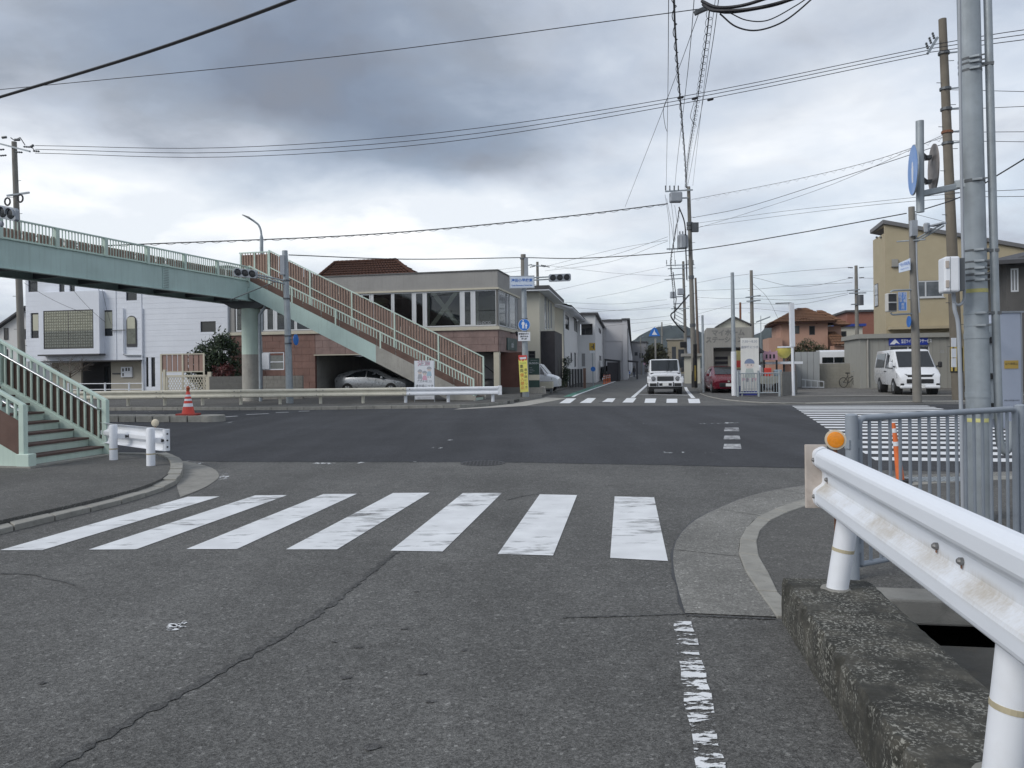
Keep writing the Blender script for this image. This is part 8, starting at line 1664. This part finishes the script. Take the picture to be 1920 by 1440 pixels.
# ================================================================== OVERHEAD WIRES
def wire(label, pts, r, sag=0.0, group=None, name='overhead_wire', m=None, k=10, helix=None):
    P = [AT(*p) for p in pts]; out = []
    def run_on(p, a, b):                                        # the line runs on beyond what the photograph shows
        d = (a - b).normalized()
        if p[0] < 0 or p[0] > 1920: return a + d * 25
        if p[1] < 0: d = Vector((d.x, -abs(d.y), 0)).normalized(); return a + d * 18 + ZV * 3
    e0_, e1_ = run_on(pts[0], P[0], P[1]), run_on(pts[-1], P[-1], P[-2])
    if len(P) == 2 and sag:
        out = [P[0].lerp(P[1], i / 16) - ZV * sag * 4 * (i / 16) * (1 - i / 16) for i in range(17)]
    else: out = smooth_line(P, 6) if len(P) > 2 else P
    out = ([e0_] if e0_ else []) + out + ([e1_] if e1_ else [])
    o = MB().tube(out, r, 5)
    if helix:
        L_ = sum((q - p).length for p, q in zip(out, out[1:])); n = int(L_ / helix[0] * 8); q = resample(out, n); pts_ = []
        for i, p in enumerate(q):
            d = (q[min(i + 1, n)] - q[max(i - 1, 0)]).normalized(); s = d.cross(ZV).normalized(); u = s.cross(d); a = i / 8 * 2 * math.pi; pts_.append(p - ZV * helix[1] + (s * math.cos(a) + u * math.sin(a)) * helix[1])
        o.tube(pts_, r * .45, 3)
    return tag(o.build(name, m or M_CABLE), label, 'wire', group)
G3 = 'three parallel power lines crossing over the junction'
for k, (y0, ym, y1, dy) in enumerate(((273, 272, 77, 0), (280, 280, 86, .4), (287, 288, 96, .8))):
    wire(('upper', 'middle', 'lower')[k] + ' of three parallel power lines strung high across the junction', [(66, y0, 41.8), (420, (277, 286, 294.5)[k], 40), (830, (248, 258, 267)[k], 38), (1270, (182.5, 189, 196)[k], 35), (1744 + k * -2, (87, 94, 101)[k], 31.4)], .016, group=G3)
    wire(('upper', 'middle', 'lower')[k] + ' of three power lines running on past the galvanised pole', [(1748 + k * -2, (84, 91, 98)[k], 31.4), (1920, (56, 65, 74.5)[k], 28), (2300, (10, 20, 30)[k], 22)], .016, group='power lines past the galvanised pole')
for px, py, D in ((1276, 183, 34.8), (1303, 184.5, 34.6), (1332, 186.5, 34.4)): q0_, q1_ = AT(px - 6, py + 1.4, D), AT(px + 6, py - 1.4, D); tag(MB().tube([q0_, q0_.lerp(q1_, .1), q0_.lerp(q1_, .9), q1_], [.02, .06, .06, .02], 8).build('line_splice', M_CABLE), 'black splice sleeve on a power line above the side street', 'splice', 'splice sleeves on the power lines')
wire('thick black cable climbing steeply across the upper sky', [(-120, 218, 16), (0, 182, 15), (270, 100, 13), (548, 0, 11.5), (760, -90, 10.5)], .028)
wire('thin wire rising gently to the overhead cable knot', [(-100, 178, 30), (0, 168, 29), (640, 105, 25), (1318, 16, 21)], .013)
wire('heavy lashed cable from the bridge railing to the central pole', [(-60, 470, 46), (275, 457.5, 47), (700, 439, 49.5), (1040, 408, 52), (1252, 382, 54)], .035, helix=(.9, .05))
wire('black cable between the grey signal pole and the far sign pole', [(541, 478, 33.6), (760, 486, 36), (980, 483, 39.7)], .022); wire('black cable from the far sign pole to the pedestrian signal pole', [(983, 483, 39.7), (1100, 484, 38), (1290, 470, 36), (1480, 440, 33.5), (1700, 400, 30.4)], .022)
wire('black cable running from the pedestrian signal pole up past the galvanised pole', [(1711, 399, 30.4), (1800, 370, 27), (1868, 330, 24), (1940, 286, 21)], .022)
GV = 'wires over the side street'
wire('straight taut wire dropping down onto the free end of the central crossarm', [(1254, -60, 17), (1252, 190, 32), (1249, 357, 54)], .011, group=GV); wire('heavy lumpy cable bundle dropping to the top of the central pole', [(1262, -60, 17), (1266, 60, 22), (1274, 170, 30), (1284, 290, 44), (1287, 352, 54)], .03, helix=(1.6, .06))
wire('thin wire slanting down to the middle of the central crossarm', [(1306, -60, 18), (1290, 130, 27), (1270, 300, 44), (1265, 356, 54)], .011); wire('looped cable with hanging rings dropping to the central pole', [(1331, 12, 21), (1322, 90, 25), (1304, 210, 34), (1290, 300, 45), (1286, 352, 54)], .02, helix=(.8, .09))
wire('pair wire next to the looped cable reaching the central pole', [(1350, -20, 19), (1330, 120, 26), (1300, 290, 44), (1288, 356, 54)], .011); wire('faint thin wire beside the pair wire above the central pole', [(1345, -30, 19), (1318, 180, 31), (1299, 348, 54)], .008)
wire('guy wire slanting from the cable knot to the lashed cable', [(1312, 20, 21), (1255, 175, 30), (1172, 388, 53)], .010)
wire('limp jumper wire looping at the straight taut wire', [(1253, 180, 31.5), (1244, 205, 33), (1247, 235, 35), (1251, 247, 36)], .012); wire('limp jumper wire looping below the splices', [(1303, 186, 34), (1295, 215, 35), (1297, 225, 36), (1306, 237, 37)], .012)
# cable knot at the top of the frame
for k, pts in enumerate(([(1318, 8, 20.5), (1340, 20, 20), (1400, 18, 19.5), (1460, 6, 19), (1540, -20, 18)], [(1316, 2, 20.5), (1345, 14, 20), (1390, 11, 19.6), (1440, -4, 19), (1500, -25, 18)], [(1322, 12, 20.5), (1360, 23, 20), (1420, 16, 19.4), (1475, 2, 19), (1540, -30, 18)])):
    wire('fat black cable in the dark bundle over the junction', pts, .045, group='fat cables of the bundle')
wire('slack black cable hanging in a loop under the bundle', [(1350, 26, 20), (1380, 50, 19.8), (1420, 57, 19.6), (1470, 40, 19.4), (1520, 0, 19), (1540, -25, 18.8)], .022); wire('upper slack cable beneath the dark bundle', [(1368, 24, 20), (1400, 38, 19.8), (1440, 38, 19.6), (1490, 12, 19.4), (1530, -15, 19)], .016)
q = AT(1316, 18, 20.7); tag(MB().bar(q - Vector((.2, 0, .1)), q + Vector((.15, 0, .05)), .12, .12).build('cable_clamp', M_STEELD, bevel=.02), 'steel clamp where the wires knot together overhead', 'clamp')
# lines from the central pole to the right pole
wire('wavy service cable from the central pole to the tall brownish pole', [(1297, 374, 54), (1460, 343, 47), (1620, 306, 39), (1772, 256, 31.5)], .012, helix=(.9, .07)); wire('double cable sweeping up from the central pole shoulder', [(1300, 408, 54), (1400, 388, 50), (1560, 338, 42), (1775, 268, 31.5)], .016); wire('lower cable sweeping up from the central pole', [(1306, 428, 54), (1400, 400, 50), (1560, 346, 42), (1775, 250, 31.6)], .010)
wire('upper of two nearly level wires towards the galvanised pole', [(1310, 418, 54), (1470, 396, 48), (1640, 378, 38), (1800, 362, 30), (1930, 355, 24)], .010); wire('lower of two nearly level wires towards the galvanised pole', [(1312, 425, 54), (1470, 404, 48), (1640, 384, 38), (1800, 371, 30), (1930, 368, 24)], .010)
for k, (a, b_) in enumerate((((1770, 168, 31.4), (1930, 172, 26)), ((1775, 206, 31.4), (1930, 199, 26)), ((1780, 248, 31.4), (1930, 247, 26)), ((1780, 264, 31.4), (1930, 266, 26)))): wire(['highest', 'second', 'third', 'lowest'][k] + ' level wire leaving the tall brownish pole behind the conduit', [a, b_], .011)
wire('thin wire from the pedestrian signal pole to the tan roof', [(1718, 402, 30.3), (1772, 416, 32)], .008)
# lines spreading behind
GB = 'thin service lines between the distant poles'
for pts in ([(1412, 517, 61.8), (1500, 508, 63), (1598, 501, 64)], [(1412, 520, 61.8), (1500, 538, 63), (1598, 521, 64)], [(1412, 543, 61.8), (1500, 535, 63), (1598, 530, 64)], [(1412, 556, 61.8), (1500, 553, 63), (1590, 545, 64)], [(1412, 560, 61.8), (1500, 562, 63), (1590, 549, 64)], [(1412, 569, 61.8), (1500, 570, 63), (1590, 552, 64)],
            [(1304, 545, 80), (1360, 543, 70), (1412, 541, 61.8)], [(1304, 531, 80), (1360, 520, 70), (1404, 514, 61.8)], [(1304, 557, 80), (1360, 560, 72), (1412, 558, 62)], [(1611, 502, 64), (1640, 500, 66)], [(1611, 521, 64), (1640, 522, 66)], [(1612, 546, 64), (1650, 546, 66)], [(1304, 580, 90), (1400, 578, 80), (1480, 585, 80)], [(1304, 608, 100), (1400, 607, 95), (1480, 606, 90)],
            [(1304, 590, 90), (1360, 575, 82), (1412, 566, 62)], [(1412, 532, 62), (1440, 560, 61), (1462, 604, 72)]): wire('thin service line among the poles behind the station office', pts, .012, group=GB)
GL = 'thin lines fanning left from the central pole'
for pts in ([(1040, 503, 60), (1150, 478, 57), (1252, 444, 54.2)], [(1022, 500, 71.5), (1150, 468, 62), (1252, 450, 54.2)], [(1021, 508, 71.5), (1140, 492, 64), (1252, 452, 54.2)], [(1021, 497, 71.5), (1150, 512, 75), (1254, 518, 83.7)], [(1040, 566, 75), (1150, 570, 78), (1250, 562, 83.5)], [(1060, 576, 75), (1160, 582, 79), (1256, 577, 83.5)], [(1090, 586, 80), (1180, 580, 82), (1256, 570, 83.5)], [(1100, 560, 80), (1180, 545, 82), (1254, 525, 83.5)],
            [(1040, 545, 70), (1150, 520, 75), (1250, 500, 83.7)], [(1060, 590, 80), (1170, 600, 82), (1258, 592, 83.5)], [(1133, 612, 90), (1190, 606, 88), (1260, 600, 83.5)], [(1186, 622, 96), (1230, 612, 90), (1262, 606, 83.5)], [(880, 512, 60), (940, 505, 62), (985, 500, 66)], [(880, 518, 60), (940, 512, 62), (985, 506, 66)]): wire('thin line fanning from the poles over the side street roofs', pts, .011, group=GL)
for px0, px1, py0, py1 in ((1247, 1256, 365, 470), (1256, 1263, 362, 468), (1250, 1266, 372, 500), (1265, 1270, 385, 470)): wire('fine vertical lead hanging between the crossarms of the central pole', [(px0, py0, 54), ((px0 + px1) / 2 + 3, (py0 + py1) / 2, 54), (px1, py1, 54)], .012, group='vertical leads on the central pole')
wire('lumpy cable hanging from the central transformer to the lower arms', [(1274, 392, 54), (1264, 450, 54), (1258, 492, 60), (1262, 540, 75), (1266, 596, 83)], .03, helix=(1.2, .07))
for a, b_ in (((190, 535, 46), (212, 618, 50.5)), ((128, 532, 46), (210, 612, 50.5)), ((45, 530, 42), (180, 592, 50))): wire('thin drop wire from the bridge side pole to the white house bracket', [a, b_], .010, sag=.25, group='drop wires to the white house')
# ================================================================== HAZE
hm = bpy.data.materials.new('haze_air'); hm.use_nodes = True; nt = hm.node_tree; nt.nodes.clear()
ho = nt.nodes.new('ShaderNodeOutputMaterial'); hv = nt.nodes.new('ShaderNodeVolumePrincipled'); hv.inputs['Color'].default_value = (.72, .82, .97, 1); hv.inputs['Density'].default_value = .00012; hv.inputs['Anisotropy'].default_value = .2; nt.links.new(hv.outputs[0], ho.inputs['Volume'])
hz = MB().box(-1500, 1500, -300, 1500, -6, 150).build('haze', hm); hz['kind'] = 'stuff'; hz['label'] = 'thin pale air haze over the town and hills'
